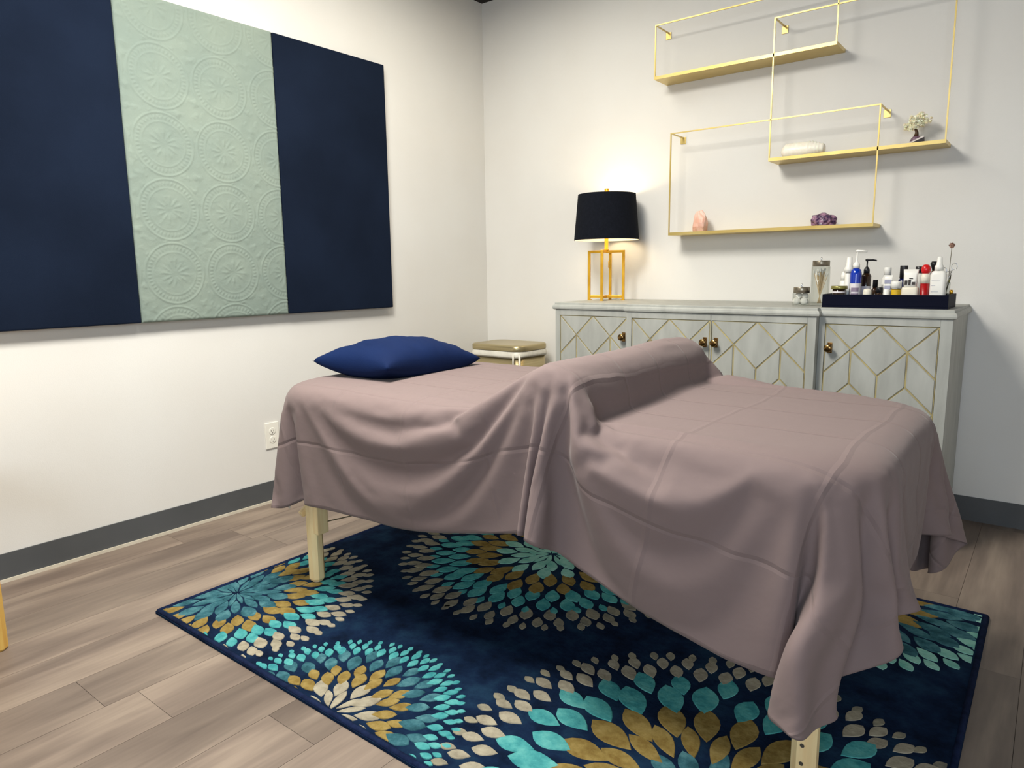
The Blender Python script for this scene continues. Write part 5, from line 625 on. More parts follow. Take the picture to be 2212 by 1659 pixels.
39,0,0,0,1,0,0,-1,0,0,0,0,0,1,0,0,0,0,0,0,-1,0,0,0,0,0,0,1,0,0,0,0,0,0,0,0,0,0,0,0,0,0,1,0,0,0,0,0,-1,0,0,0,1,-2,0,1,0,0,0,0,0,0,0,0,0,1,0,0,-1,1,0,0,0,0,0,-1,0,0,0,1,-1,1,0,0,0,0,0,0,0,0,0,0,0,0,0,0,0,0,0,0,0,0,0,0,0,0,0,0,0,0,0,0,0,0,0,0,0,0,0,0,0,0,-1,0,0,1,0,0,0,
39,0,0,0,0,0,0,1,0,0,0,0,0,-1,0,0,0,0,0,0,1,0,0,0,0,0,0,0,0,0,0,0,0,0,0,0,0,0,0,0,0,0,0,0,0,0,0,0,0,0,0,0,0,1,0,0,0,0,0,0,-1,0,1,0,-1,0,0,0,1,-1,0,0,0,0,0,1,0,0,-1,0,1,-1,0,0,0,0,0,0,0,0,0,0,0,0,0,0,0,0,0,0,0,0,0,0,0,0,0,0,0,0,0,0,0,0,0,0,0,0,0,0,0,0,1,0,0,-1,0,0,0,
39,0,0,0,0,0,0,0,0,0,0,0,0,0,1,0,0,0,0,0,0,0,0,0,0,0,0,0,0,0,0,0,0,0,0,0,0,0,0,0,0,0,0,0,0,0,0,0,0,0,0,0,0,0,0,0,0,0,0,0,1,0,-1,0,1,0,-1,1,-1,0,0,0,0,1,0,-1,0,0,1,-1,0,0,0,0,0,0,0,0,0,0,0,0,0,0,0,0,0,0,0,0,0,1,0,0,0,0,0,0,0,0,0,0,0,0,0,0,0,0,0,-1,0,0,0,0,0,0,0,0,0,
39,0,0,0,0,0,0,0,0,0,0,0,1,0,-1,0,0,0,0,0,1,0,0,0,0,0,0,0,0,0,0,0,0,0,0,0,0,0,0,0,0,0,0,0,0,0,0,0,0,0,0,0,0,0,0,0,0,0,1,0,-1,0,0,0,0,0,1,-1,1,0,0,0,0,-1,0,0,1,0,-1,1,0,0,0,0,0,0,0,0,0,0,0,0,0,0,0,0,0,0,0,0,0,-1,0,0,0,0,0,0,0,0,0,0,0,0,0,0,0,0,-1,1,0,0,0,0,0,0,0,1,0,
38,1,0,0,0,0,0,0,0,0,1,0,-1,0,1,0,0,0,0,0,-1,0,0,0,0,0,0,1,0,0,0,0,0,0,0,0,0,0,0,0,0,0,0,0,0,0,0,0,0,0,0,0,0,0,0,1,0,0,-1,0,0,1,0,0,0,-1,0,0,0,0,0,0,0,0,0,1,-1,0,0,0,0,0,0,0,0,0,0,0,0,0,0,0,0,0,0,0,0,0,0,0,0,0,0,0,1,0,0,0,0,0,0,0,-1,0,0,0,0,-1,1,0,0,0,0,0,0,1,0,-1,0,
39,-1,0,0,1,0,0,0,0,1,-1,0,0,1,-1,0,1,0,0,0,0,0,0,0,0,0,0,-1,0,0,0,0,1,0,-1,0,1,0,0,0,0,-1,1,0,0,0,0,0,0,0,0,0,1,-1,0,0,0,0,0,0,1,-1,0,0,0,1,0,0,-1,1,-1,0,1,0,0,-1,0,0,1,-1,0,0,0,1,0,0,0,-1,0,0,0,0,0,0,1,0,0,0,0,0,0,0,0,0,-1,0,0,0,0,0,0,0,1,0,0,-1,-1,1,0,0,0,0,0,1,0,-1,0,-1,1,
39,0,0,0,-1,0,1,0,0,0,0,0,1,-1,1,0,-1,0,0,0,1,0,0,0,0,0,0,0,0,0,0,0,-1,0,1,1,-2,0,0,1,0,1,-1,-1,0,1,0,0,0,0,1,0,-1,1,0,-1,0,0,1,0,-1,0,0,0,0,0,0,0,1,-1,1,0,-1,0,0,1,0,0,-1,1,0,0,0,-1,0,0,0,1,0,0,0,0,0,0,-1,0,0,0,0,0,0,0,0,0,0,0,1,0,0,0,0,-1,0,0,-1,1,0,0,0,0,0,1,0,-2,0,-2,-1,1,2,
37,-1,3,0,0,0,-1,0,1,-1,1,1,-1,1,-1,1,0,0,0,0,-1,0,0,0,1,0,0,0,0,0,0,0,0,0,0,-1,1,0,0,-1,0,0,1,1,0,-1,0,0,0,0,0,0,0,0,0,0,0,1,-1,0,1,0,0,0,0,0,-1,1,-1,0,0,0,0,1,0,-1,0,0,1,-1,0,0,0,0,0,0,0,0,0,0,0,0,0,0,0,0,0,0,0,0,0,1,0,0,0,0,-1,0,0,0,0,1,0,-1,0,-1,1,1,0,0,0,-6,-1,-1,-1,1,2,2,1,
35,1,-1,2,1,1,0,0,-1,1,-1,1,1,-1,1,-1,0,0,1,0,0,0,0,0,-1,0,1,0,0,0,0,0,0,0,0,0,0,0,0,0,0,0,0,0,0,0,0,0,1,0,-1,0,0,0,0,0,1,-1,0,1,-1,0,0,0,0,0,1,-1,0,1,0,0,0,-1,0,1,0,0,-1,0,1,0,0,0,0,0,0,0,0,0,0,0,0,0,0,0,0,0,0,0,0,-1,0,0,0,0,0,1,0,0,-1,0,0,0,1,-1,-1,-2,-2,0,-1,5,0,1,-1,-1,-1,2,-1,
38,-2,-3,-2,0,0,2,3,2,-1,2,0,0,1,-1,1,0,0,-1,0,1,0,0,0,0,0,-1,0,1,0,0,0,0,0,0,0,0,0,0,0,1,0,-1,0,0,1,0,0,-1,0,0,0,0,0,1,0,-1,0,0,0,0,1,0,0,0,-1,0,0,1,-1,0,0,0,1,0,-1,0,0,0,1,-1,0,0,0,0,0,0,0,0,0,0,0,0,0,0,0,0,0,0,0,0,0,0,0,1,0,0,-1,0,0,1,0,-1,0,0,1,-2,0,1,-1,1,-3,-6,0,2,5,2,-1,0,
26,5,3,1,-2,-5,1,8,1,1,0,0,1,-1,1,-1,1,0,0,0,-1,0,1,0,0,0,0,0,-1,0,0,1,0,0,0,0,0,0,0,0,-1,1,-1,1,0,0,0,0,0,0,0,0,1,0,-1,0,0,1,0,-1,1,-1,0,0,0,1,-1,1,-1,0,0,0,1,-1,0,0,0,0,1,-1,0,0,0,0,0,0,0,0,0,0,0,0,0,0,0,0,0,0,0,1,0,0,0,0,-1,0,0,0,1,0,0,-1,1,-1,0,-2,2,-1,-3,-2,-2,0,5,-6,-1,-4,-2,1,2,
15,0,-3,-2,14,13,2,-12,5,6,1,0,0,1,-1,1,-1,0,1,0,0,0,-1,0,1,0,0,0,0,0,0,-1,0,0,1,0,0,-1,1,0,0,-1,2,-1,0,0,0,0,0,0,0,1,-1,0,0,0,1,-1,0,1,-1,0,0,0,0,0,1,-1,0,1,0,0,-1,1,0,0,0,0,-1,0,1,0,0,0,0,0,0,0,0,0,0,0,0,0,0,0,0,0,0,-1,0,0,0,0,0,1,0,0,-1,0,0,1,-1,0,-2,1,-6,2,2,1,-4,-6,-4,11,-5,-4,-9,-5,1,
13,1,5,10,-4,6,-2,7,-2,0,4,1,0,0,1,-1,1,0,-1,0,1,0,0,0,-1,0,0,1,0,0,0,0,0,0,-1,0,0,1,-1,1,0,0,0,0,0,0,0,0,0,0,1,-1,0,0,0,0,0,0,0,0,0,1,0,0,0,-1,0,0,0,-1,0,2,0,-1,0,0,0,0,0,1,-1,0,0,0,0,0,0,0,0,0,0,0,0,0,0,0,0,0,0,0,0,0,0,1,0,-1,0,0,1,0,0,-1,1,0,-1,-3,-1,-7,-2,4,5,3,-2,-15,-3,-3,2,0,-3,
28,3,4,1,1,-4,3,2,0,-1,-2,3,0,2,-1,1,-1,1,0,0,-1,0,1,0,0,0,0,-1,0,0,0,0,0,0,0,0,1,0,0,-1,1,0,0,0,0,0,0,0,1,0,-1,0,0,0,0,1,-1,1,0,-1,1,-2,-3,-6,6,3,1,0,-1,1,1,-1,1,0,0,0,0,-1,1,-1,1,-1,0,0,0,0,0,0,0,0,0,0,0,0,0,0,0,0,0,0,0,1,0,-1,0,0,1,0,-1,0,0,1,-1,-2,-2,-1,5,-2,-5,-6,-6,12,1,4,1,-2,-2,-10,-5,
24,-6,0,8,0,-7,-6,7,6,5,4,1,3,0,0,0,1,-1,1,0,0,0,-1,0,1,0,0,0,0,0,0,0,0,0,0,0,-1,1,0,0,0,0,0,0,1,-1,1,0,-1,0,0,0,0,0,0,0,1,-5,1,2,-3,-4,-5,2,-2,3,4,3,2,1,0,1,-1,1,-1,0,0,1,-1,1,-1,1,0,0,0,0,-1,0,0,-1,-1,0,0,0,0,0,1,0,0,1,0,0,0,0,1,0,-1,1,0,-1,0,-1,-2,-3,2,-3,-6,6,4,-3,-1,-2,-6,3,1,-2,1,6,-6,
21,-1,-4,-7,-1,3,9,-3,0,1,9,10,0,-3,5,0,0,1,-1,1,0,0,0,0,-1,0,0,0,0,1,-1,0,1,0,0,0,0,0,0,0,0,1,-1,0,0,1,-1,0,1,0,0,0,0,-2,2,0,-9,4,2,-11,-4,2,9,4,-7,3,1,2,2,1,1,0,0,-2,1,0,0,0,0,0,1,0,0,0,0,0,1,-1,0,0,1,-1,-2,-2,0,1,0,1,1,0,0,0,0,0,0,1,0,-1,0,0,-1,-4,-1,2,-4,-1,-1,2,1,1,7,-15,18,-8,3,3,-2,-2,2,
22,2,2,-3,2,6,4,1,0,0,0,-20,3,11,7,-1,3,0,1,-1,0,0,0,0,0,0,1,0,0,-2,2,0,-1,0,0,1,0,0,0,-1,1,-1,0,1,-1,-1,0,0,-1,-1,0,0,0,1,0,-2,-1,5,-16,5,7,3,-8,-2,8,-3,0,2,4,2,1,-1,0,0,-1,0,0,0,0,0,-4,-8,-6,-3,-3,-2,-2,2,3,4,3,4,5,4,1,0,0,0,0,0,1,-1,1,1,0,-1,1,0,-1,-1,-4,-2,-11,5,12,0,1,-5,-1,-7,-9,6,-6,18,-9,7,8,-1,0,
23,3,3,5,2,0,-1,-1,-3,-8,-16,8,15,3,-9,12,1,1,0,1,0,0,0,0,0,0,-1,-1,1,2,-1,1,-1,0,-1,1,1,-1,-1,2,-3,-2,0,-1,-1,0,-1,0,-1,0,0,-1,3,4,1,-7,6,-13,14,-2,-13,-2,9,9,1,0,0,0,2,0,0,-1,1,0,0,-1,-1,0,0,-1,0,0,-2,1,0,0,1,0,-2,-3,-3,-3,-2,-2,0,2,1,1,1,2,1,3,1,3,1,1,-2,-1,0,-3,0,-7,-2,-26,5,20,10,-2,-7,2,9,0,-10,-16,6,-2,13,10,1,
26,6,3,-3,-5,-9,2,5,-14,-17,7,17,-8,9,3,8,-2,3,3,0,1,1,-1,-1,-1,2,1,2,-2,-2,-1,-1,2,3,2,-2,-2,-1,4,1,-1,2,0,0,1,-1,1,-1,0,1,-3,1,1,1,-10,5,-1,3,-8,-10,11,6,3,-2,0,0,-2,4,-2,-3,1,3,0,-2,-2,2,1,-2,-1,-2,2,0,2,-3,-11,12,6,0,-1,1,0,0,0,0,0,-4,-1,2,-1,0,1,0,1,-2,-1,-1,1,0,-7,1,-7,0,-4,-3,-21,-10,9,26,16,0,-10,1,7,5,-3,-6,-23,-3,-3,
28,-4,-7,-6,2,15,-6,-27,-9,17,11,-2,12,-9,10,-15,9,10,-7,4,-1,-2,2,4,1,-2,-2,-4,7,2,1,0,-1,-4,-4,4,4,2,-2,-2,1,0,-1,-1,-2,1,2,5,3,-4,4,3,-5,-10,12,-1,-6,-12,-1,16,6,0,0,1,0,0,-1,-16,-7,5,-7,1,10,-3,5,-12,18,3,-2,3,-4,4,3,-17,5,2,-4,4,-3,-2,5,3,2,1,0,-2,-2,-5,2,2,1,0,-3,-3,1,1,1,-9,3,-9,9,-5,3,1,-9,-8,-17,-10,24,26,9,-7,-7,1,7,5,2,-16,-5,
7,-2,6,14,5,-21,-27,0,16,14,7,7,-10,6,-32,15,0,5,6,-5,-1,6,1,-7,-2,6,5,4,-12,-1,3,2,2,3,5,-4,-6,-3,-1,0,1,1,1,1,3,5,1,-3,-5,10,0,-14,3,-8,-4,8,-3,14,13,4,-1,2,-1,-4,-9,-15,-3,-14,8,4,-6,5,15,-11,-3,24,-27,23,12,0,-5,-4,-9,-10,21,-17,1,8,0,-3,-7,-3,0,8,4,6,3,2,-2,-5,-10,1,-2,7,-3,0,-9,11,-7,-15,14,12,-5,7,-6,-15,0,-13,-18,14,24,20,6,-9,-6,1,4,11,-1,
12,12,7,-11,-24,-16,4,11,19,9,3,-5,2,-33,19,-13,-2,14,-10,-5,8,-2,1,4,8,-7,1,6,8,-4,-9,-4,-2,-2,0,4,7,4,2,1,2,0,2,1,0,-5,-5,-5,3,-2,-4,1,7,12,-6,-7,21,4,0,2,-2,-8,-11,-12,-9,14,-26,25,-2,1,-1,4,3,2,-26,7,29,-28,17,2,-3,-23,-8,29,-11,6,8,-1,11,7,-2,-2,-8,-13,-3,-2,0,1,2,-2,9,1,3,-16,2,-3,7,9,-17,5,-7,6,28,-5,3,-3,-15,-4,-15,-16,6,17,22,17,-1,-7,-1,2,1,
31,-3,-19,-20,-10,2,15,20,7,3,-4,2,-32,-4,7,-6,13,4,0,-7,-5,-1,2,8,-10,12,-1,-3,8,8,5,-4,-5,-3,-4,-5,-4,-2,-1,0,-1,1,0,1,1,2,3,5,1,-8,1,13,-5,8,14,9,-5,2,-6,-12,-13,-12,-6,10,12,-26,26,-8,3,4,-4,4,4,6,-9,-24,6,27,-18,12,-17,8,14,13,-2,-4,-9,-3,-4,5,-12,7,8,5,-2,-1,-4,-4,-6,5,5,-7,-13,9,1,-4,0,7,12,-11,-20,3,16,22,-2,2,-3,-13,-7,-16,-14,1,11,17,22,10,1,-8,-2,
18,-21,-14,-5,3,14,23,5,3,-3,0,-23,-13,5,-7,14,9,0,-1,-4,-3,0,-7,1,13,-19,11,4,-5,6,8,8,3,-2,-2,-1,-2,-1,-2,-1,-1,-2,-2,-1,0,0,0,2,4,10,9,6,4,2,-8,-8,-9,-13,-10,-10,-5,7,23,-9,-10,17,-3,3,3,-5,0,4,1,5,-1,-14,-16,2,20,-9,8,22,2,-17,5,6,1,-7,-2,-4,-3,-9,-4,0,1,0,1,3,8,6,-10,-11,6,4,-2,-2,-1,5,11,4,-18,-11,-4,28,17,-3,2,-3,-11,-10,-16,-14,-1,6,12,19,13,7,-1,
-11,-8,-2,1,13,26,4,3,-2,0,-15,-21,1,8,-3,10,5,-3,0,-3,-4,1,-1,-8,3,16,-24,7,7,-2,1,6,9,7,3,-2,-1,-1,0,-1,0,2,3,2,2,2,6,3,1,1,-3,-7,-8,-14,-10,-9,-5,-4,-4,3,18,20,-24,6,4,1,2,-1,2,-2,0,4,1,4,4,-11,-10,6,-26,14,16,21,6,2,-11,0,-1,-4,-2,-10,0,1,0,-1,-2,1,2,5,1,-10,-12,3,7,0,-2,-1,0,2,10,4,0,-17,-14,3,29,13,-2,1,-2,-11,-12,-16,-13,-1,2,7,13,18,19,
-20,-1,0,14,27,4,1,0,-1,-10,-21,-7,7,-6,13,6,2,-2,2,-3,-4,-2,3,-5,-9,6,16,-22,-2,6,2,1,2,6,8,8,5,2,-2,1,2,5,1,2,1,0,-4,-5,-7,-9,-9,-8,-8,-4,-1,-2,-3,1,10,23,9,-26,10,-1,5,0,1,-2,2,-3,2,3,0,5,3,-6,2,-19,26,-39,9,-1,23,12,9,-6,-6,-4,-8,-4,4,3,0,0,1,-1,1,-3,-4,-15,2,8,4,-3,-3,0,2,1,8,6,1,-6,-18,-11,11,29,8,-2,1,-2,-11,-12,-16,-13,-2,2,4,9,12,
-20,0,12,30,3,-1,1,-1,-6,-17,-13,0,2,4,8,6,0,-2,2,-1,-5,-2,1,1,-7,-8,8,13,-15,-9,4,2,1,2,2,3,3,6,7,4,1,-5,-2,-4,-4,-3,-6,-4,-3,-3,-1,-2,-1,-1,-3,0,7,17,16,-3,-23,8,7,-4,4,1,0,0,0,-4,5,2,0,4,2,3,-27,15,-8,31,-20,-6,-11,4,-4,6,-2,1,3,6,14,-2,0,-1,-1,1,-2,-8,-17,2,7,6,-2,-3,-1,0,2,1,7,7,1,-1,-12,-18,-4,16,26,5,-2,1,-1,-11,-14,-16,-9,-2,2,4,8,
-20,9,35,0,-2,3,0,-4,-15,-15,-4,5,-5,11,9,2,-1,-3,2,2,-6,-2,-1,3,-2,-9,-6,9,12,-10,-12,0,2,1,1,-2,-4,-3,-1,-1,-1,1,1,2,1,2,3,-2,-1,-1,-2,-1,-3,0,5,14,15,6,-9,-25,11,16,-14,8,0,0,2,-5,7,-3,3,2,-1,5,0,2,-9,-12,-17,16,29,-23,-5,-4,11,-6,6,8,6,2,-1,-1,-1,-2,-3,-6,-8,-6,2,5,8,1,-4,-2,-1,1,2,0,6,7,3,0,-3,-19,-13,1,19,23,3,-2,1,-1,-12,-14,-16,-7,-1,2,5,
-11,37,-3,-1,2,1,-2,-12,-16,-6,1,-5,7,10,5,0,0,-3,2,4,-4,-5,0,0,3,-3,-11,-4,7,14,-6,-12,-5,-1,3,5,5,1,0,1,1,-2,-3,-2,-2,-3,-3,0,-2,-1,-3,-1,5,11,14,9,-3,-14,-22,18,16,-15,2,2,3,3,-15,9,8,-2,3,0,1,3,3,-2,0,-33,4,-6,11,20,-23,7,-1,9,-3,-12,1,4,1,1,-1,0,0,-1,-1,0,3,11,2,-4,-3,-1,-1,3,2,-1,4,8,3,0,-3,-8,-19,-5,4,21,20,0,-1,1,-2,-10,-16,-16,-5,-1,2,
26,-3,-1,1,3,-2,-9,-16,-9,-2,-1,0,8,10,3,0,0,-4,1,4,-2,-4,-2,-1,2,3,-4,-13,-2,5,15,-1,-9,-8,-6,1,4,4,3,0,-3,-8,2,0,-1,-3,-1,-1,-2,0,7,11,11,9,1,-11,-13,-19,24,16,-13,-6,6,4,-1,-10,-1,16,0,-3,4,1,-1,4,3,-1,1,-16,-13,-5,-2,9,25,-31,9,3,10,2,-13,-5,2,2,1,-1,0,-1,0,1,12,1,-2,-4,-1,-1,1,2,2,-3,4,8,4,1,0,-5,-16,-14,-2,8,22,18,-2,-1,2,-2,-11,-19,-14,-4,1,
24,-2,1,2,0,-7,-15,-11,-3,-1,1,-1,12,10,-2,-1,-1,-4,-1,8,-2,-3,-2,-1,1,1,1,-3,-13,-3,3,14,6,-4,-6,-9,-5,-1,3,2,5,4,-11,-5,-1,0,0,4,8,9,8,4,3,-8,-12,-10,-12,28,11,-9,-10,3,6,1,-7,-8,10,10,-4,1,3,1,-1,4,4,-4,2,-3,-15,-12,-3,1,4,26,-29,-3,8,16,6,-9,-8,-3,0,2,-1,-1,3,11,1,0,-5,-3,0,1,0,3,1,-1,0,8,6,1,-1,1,-12,-18,-7,0,10,23,14,-2,1,1,-2,-12,-21,-13,-3,
22,1,1,2,-5,-13,-15,-5,1,-2,-2,5,16,2,0,-3,0,0,0,3,0,-3,-1,-1,-2,1,2,1,-5,-12,-4,2,8,9,3,1,-4,-4,-6,-1,1,7,2,-1,0,2,4,4,3,1,-1,-5,-11,-9,-7,-5,25,11,-6,-12,0,6,4,-5,-9,3,6,-2,5,3,4,0,-1,3,4,0,-4,2,-9,-14,-9,0,5,-3,18,-10,-6,0,17,9,-3,-6,-6,-2,0,5,7,1,-2,-5,-4,1,0,-1,2,3,1,-1,0,6,6,1,2,-1,-2,-20,-13,-3,1,14,23,12,-3,1,2,-3,-14,-23,-12,
23,1,1,-2,-10,-17,-8,0,-2,-2,-2,15,10,1,0,-3,0,4,1,-4,5,-6,-1,-1,-1,-1,2,1,2,-4,-13,-6,1,5,5,3,3,1,1,-2,-2,-2,8,3,2,2,1,-2,-3,-5,-7,-6,-4,-4,0,22,11,-6,-11,-3,5,5,-2,-7,-4,7,3,-1,2,4,4,0,-1,3,4,-1,0,-1,-4,-10,-13,-7,1,8,2,11,-1,-3,-7,6,9,4,1,-1,-3,3,-1,-3,-6,-4,1,0,0,0,3,3,0,-2,0,5,8,0,1,0,1,-9,-24,0,-3,0,16,23,10,-3,0,3,-4,-16,-24,
23,2,0,-8,-18,-11,-1,0,-2,-1,4,15,6,0,-1,-5,-2,7,0,-3,5,-4,-1,-1,0,-1,-1,1,1,1,-1,-11,-10,0,4,0,-4,-2,-2,-1,-2,1,1,4,3,2,0,3,2,-4,-3,-2,-5,6,22,8,-4,-12,-4,4,4,1,-6,-4,2,4,1,2,1,5,2,0,0,1,3,1,-1,0,1,-8,-7,-15,-6,5,6,1,-1,0,-1,0,3,6,5,2,4,-3,-5,-5,0,0,1,0,0,1,3,2,0,-1,-4,5,9,-1,2,1,0,0,-15,-24,1,1,3,17,25,8,-3,0,2,-4,-22,
19,3,-3,-15,-16,-1,0,-1,-1,-2,7,18,1,-1,1,0,-8,5,-3,0,6,-1,-2,-1,-1,0,-1,0,0,2,1,-1,-7,-11,-6,7,7,2,2,0,1,-1,0,0,-1,-1,-1,-5,-7,-1,-3,0,13,18,2,-2,-12,-4,2,4,3,-5,-4,-2,5,2,1,1,2,4,3,-1,-1,2,3,1,0,0,0,-5,-7,-2,-19,-3,3,4,1,-1,1,1,0,0,2,1,2,-1,1,1,0,2,-1,1,-1,3,4,0,0,-1,-1,1,9,6,-4,2,-1,2,-2,-26,-14,-1,2,5,19,26,6,-2,1,1,-6,
20,3,-14,-19,-4,-1,1,-1,1,0,13,9,0,0,-1,-10,4,0,14,2,-13,4,-2,-1,0,-1,1,-1,0,0,1,1,1,-4,-9,-11,1,3,2,4,0,1,0,-1,-2,-2,-4,-4,-1,2,9,13,11,-3,-2,-11,-5,2,3,3,-2,-3,-3,1,4,1,0,3,0,7,1,-1,-1,1,4,1,0,0,-1,-2,-6,-4,0,-19,-3,3,3,1,0,0,0,1,1,1,0,1,1,1,1,0,2,0,0,5,2,-1,0,-1,-1,0,7,7,1,-2,1,0,2,-9,-25,-10,-1,2,4,21,28,5,-3,2,2,
27,-13,-21,-8,-1,2,-1,-1,-2,5,16,5,-1,-2,-8,4,-2,-4,20,-9,-1,4,-1,-2,-1,0,-1,1,1,-1,0,1,1,1,0,-5,-9,-5,-2,-1,3,2,-4,-2,-1,-1,0,5,8,8,6,3,-2,-1,-10,-6,2,4,2,-2,-4,-1,-1,4,3,0,1,2,-2,10,3,-5,0,0,3,2,0,0,0,-1,-6,-5,0,0,-16,-8,3,4,1,0,1,0,0,1,1,1,0,1,1,1,-1,0,7,4,-2,0,0,0,-2,-1,5,10,-1,0,-1,3,1,2,-18,-23,-6,-1,1,4,22,31,6,-5,2,
22,-27,-12,-1,1,1,-1,-2,-2,11,19,-1,-3,2,-3,6,-1,2,-3,-3,4,1,-2,-1,-2,0,0,0,1,1,0,0,1,0,1,1,0,-4,-5,-5,-5,-3,3,2,3,3,6,4,3,3,0,-3,-5,-9,-4,3,3,1,-2,-2,-1,-2,4,3,0,-1,1,0,-3,0,5,6,1,0,3,1,0,0,0,1,-3,-7,-3,1,0,-9,-11,-2,3,4,-1,0,1,0,1,1,1,1,-1,0,3,6,4,-1,0,-1,-1,0,-1,-2,5,9,2,-1,1,1,1,3,-1,-22,-25,-1,-1,0,5,21,33,8,-4,
-5,-15,-3,1,4,0,-2,-1,1,20,8,-3,3,1,6,0,0,-4,-4,2,1,1,-2,-2,-1,-1,0,1,-1,1,1,1,0,2,0,2,1,2,1,1,0,-2,1,0,0,0,-1,-2,-2,-5,-3,-5,-4,0,4,1,0,-2,0,-1,0,3,2,0,-1,1,0,-3,-2,3,5,3,3,0,4,1,0,0,0,-1,0,-6,-4,-1,1,1,-2,-8,-6,-4,1,1,0,1,0,1,1,2,4,4,3,1,-1,-1,0,0,0,0,-1,-1,2,10,1,0,0,-1,3,1,4,0,-30,-21,-2,-1,0,4,21,38,9,
585,-4,-1,4,6,4,-6,1,6,10,10,11,13,7,9,0,-2,-2,0,1,1,1,1,1,1,1,2,1,1,1,2,1,1,1,2,1,2,1,2,1,3,3,3,5,4,6,6,7,7,7,7,8,8,8,8,8,8,8,9,8,9,9,8,9,9,9,9,10,11,10,7,-4,-3,-3,3,4,4,-6,-14,-17,-16,-15,-16,-20,-22,-21,-14,-13,-14,-13,-13,-12,-12,-11,-10,-10,-10,-10,-10,-8,-9,-9,-8,-9,-5,-2,-1,-2,-1,-1,-2,-4,-6,-6,-3,-6,-14,-15,-11,-11,-9,-5,-1,-1,1,-2,-3,-2,1,
7,5,4,2,3,7,7,0,2,0,0,-1,-3,4,0,2,0,-1,1,0,0,0,0,0,0,1,-1,0,1,0,-1,0,1,0,0,-1,-1,1,0,1,-1,-1,1,-1,0,-1,0,0,0,0,0,0,0,0,0,1,1,1,-1,0,0,0,1,-1,0,0,0,0,0,0,1,0,0,0,0,0,-1,-1,0,0,0,0,-1,0,1,3,0,-1,0,1,0,0,-1,0,0,0,0,1,1,0,0,0,0,0,2,0,-1,0,-1,0,0,-1,0,0,0,-3,-1,0,-1,0,0,-2,-3,-4,-7,-5,-5,-3,-3,
11,3,4,3,1,3,9,1,0,1,1,0,1,-1,1,1,0,1,-1,1,0,0,-1,1,0,-1,1,0,-1,0,1,0,-1,-1,-1,0,1,-1,0,0,0,1,0,0,0,-1,1,1,-1,0,1,-1,0,1,0,-1,0,0,1,0,0,0,0,1,0,-1,0,0,-1,1,0,1,0,0,0,0,0,-2,0,0,0,-1,0,0,1,3,0,0,0,-2,0,-1,2,1,0,0,1,0,0,-1,1,1,-1,1,0,0,-1,0,0,-1,0,-1,0,2,-2,-2,-1,-1,-1,-1,-1,-1,-3,-5,-5,-5,-2,-2,-3,
13,3,4,2,3,0,5,7,-1,1,0,1,-1,0,0,2,0,0,0,-1,1,0,1,-1,1,0,-1,1,0,0,-1,-1,-1,1,-1,1,-1,1,0,0,1,0,-1,-1,-1,0,0,-1,2,1,0,1,-1,-1,1,1,0,-1,0,1,0,0,0,0,0,1,0,-1,0,0,1,0,0,0,0,0,-1,-1,-1,2,-1,0,-1,1,1,2,-1,-1,-1,1,1,1,0,0,0,1,-1,0,1,0,0,0,1,0,0,0,0,0,-1,0,-2,1,0,0,-2,-2,0,0,-1,-1,-1,-2,-6,-4,-3,-2,-2,-3,-2,
17,1,3,3,1,3,1,6,2,-1,1,0,0,0,0,1,1,0,0,1,-1,0,0,1,-1,0,1,-1,0,0,-1,0,1,-1,0,0,0,0,0,1,0,0,0,0,-1,0,-2,-1,0,-1,0,1,4,0,-2,0,0,2,0,0,0,0,0,0,0,0,0,0,0,-1,1,1,0,0,0,0,-1,-2,1,0,0,-1,1,1,2,-1,-2,0,1,1,0,0,1,0,0,0,1,0,-1,1,0,0,0,2,0,-2,0,0,0,-1,0,-1,1,-1,-2,-1,0,-1,0,-1,-1,-5,-3,-4,-3,-1,-1,-2,-4,
18,1,0,4,4,1,2,3,3,1,0,0,0,0,1,1,0,1,0,-1,1,0,0,-1,1,0,-1,1,-1,-1,1,0,-1,0,1,0,0,0,0,-1,1,0,0,0,1,0,0,-1,-2,-1,0,-1,-2,2,4,-1,-1,0,2,0,0,0,0,0,0,0,0,0,0,0,0,1,0,0,0,1,-3,-1,1,0,0,0,0,1,2,-3,1,0,1,0,0,1,0,0,1,0,0,0,0,0,0,0,0,1,0,0,0,-1,0,-1,0,-1,1,-1,-3,-1,0,1,-1,0,-5,-3,-4,-1,-2,-1,-2,-3,-5,
13,13,-4,0,3,3,1,2,5,0,0,1,1,0,-1,1,1,0,0,0,0,0,0,1,-1,0,1,-1,0,0,-1,0,1,0,-2,1,1,0,0,-1,-2,0,0,0,1,0,1,1,0,0,-2,-1,-1,-2,0,4,2,-1,-2,1,2,0,0,0,0,0,0,0,0,0,0,2,-1,0,0,0,-4,3,-1,0,0,0,1,1,-2,0,1,1,0,0,1,0,1,0,-1,0,0,1,1,0,0,0,0,1,-2,0,0,-1,0,0,-1,1,6,-9,-1,0,0,-1,0,-4,-3,-2,-2,-1,-1,-2,-2,-5,-5,
15,2,12,-4,0,1,3,2,2,3,1,-1,1,0,0,1,2,-1,0,1,-1,0,1,-1,1,0,-1,0,0,0,0,1,-3,0,3,-1,0,-2,-1,0,0,-1,0,-1,-1,0,0,1,1,2,2,0,-1,-1,-3,-2,2,3,2,-2,0,1,1,-1,1,0,1,-1,-1,0,1,1,0,0,0,-1,0,-1,0,0,0,1,1,-1,-1,0,1,0,1,1,0,1,-1,0,1,0,-1,0,0,1,0,0,1,0,0,0,-1,0,-1,0,-1,0,-3,-2,1,0,0,0,-3,-2,-3,-2,-1,-1,-1,-2,-4,-4,-2,
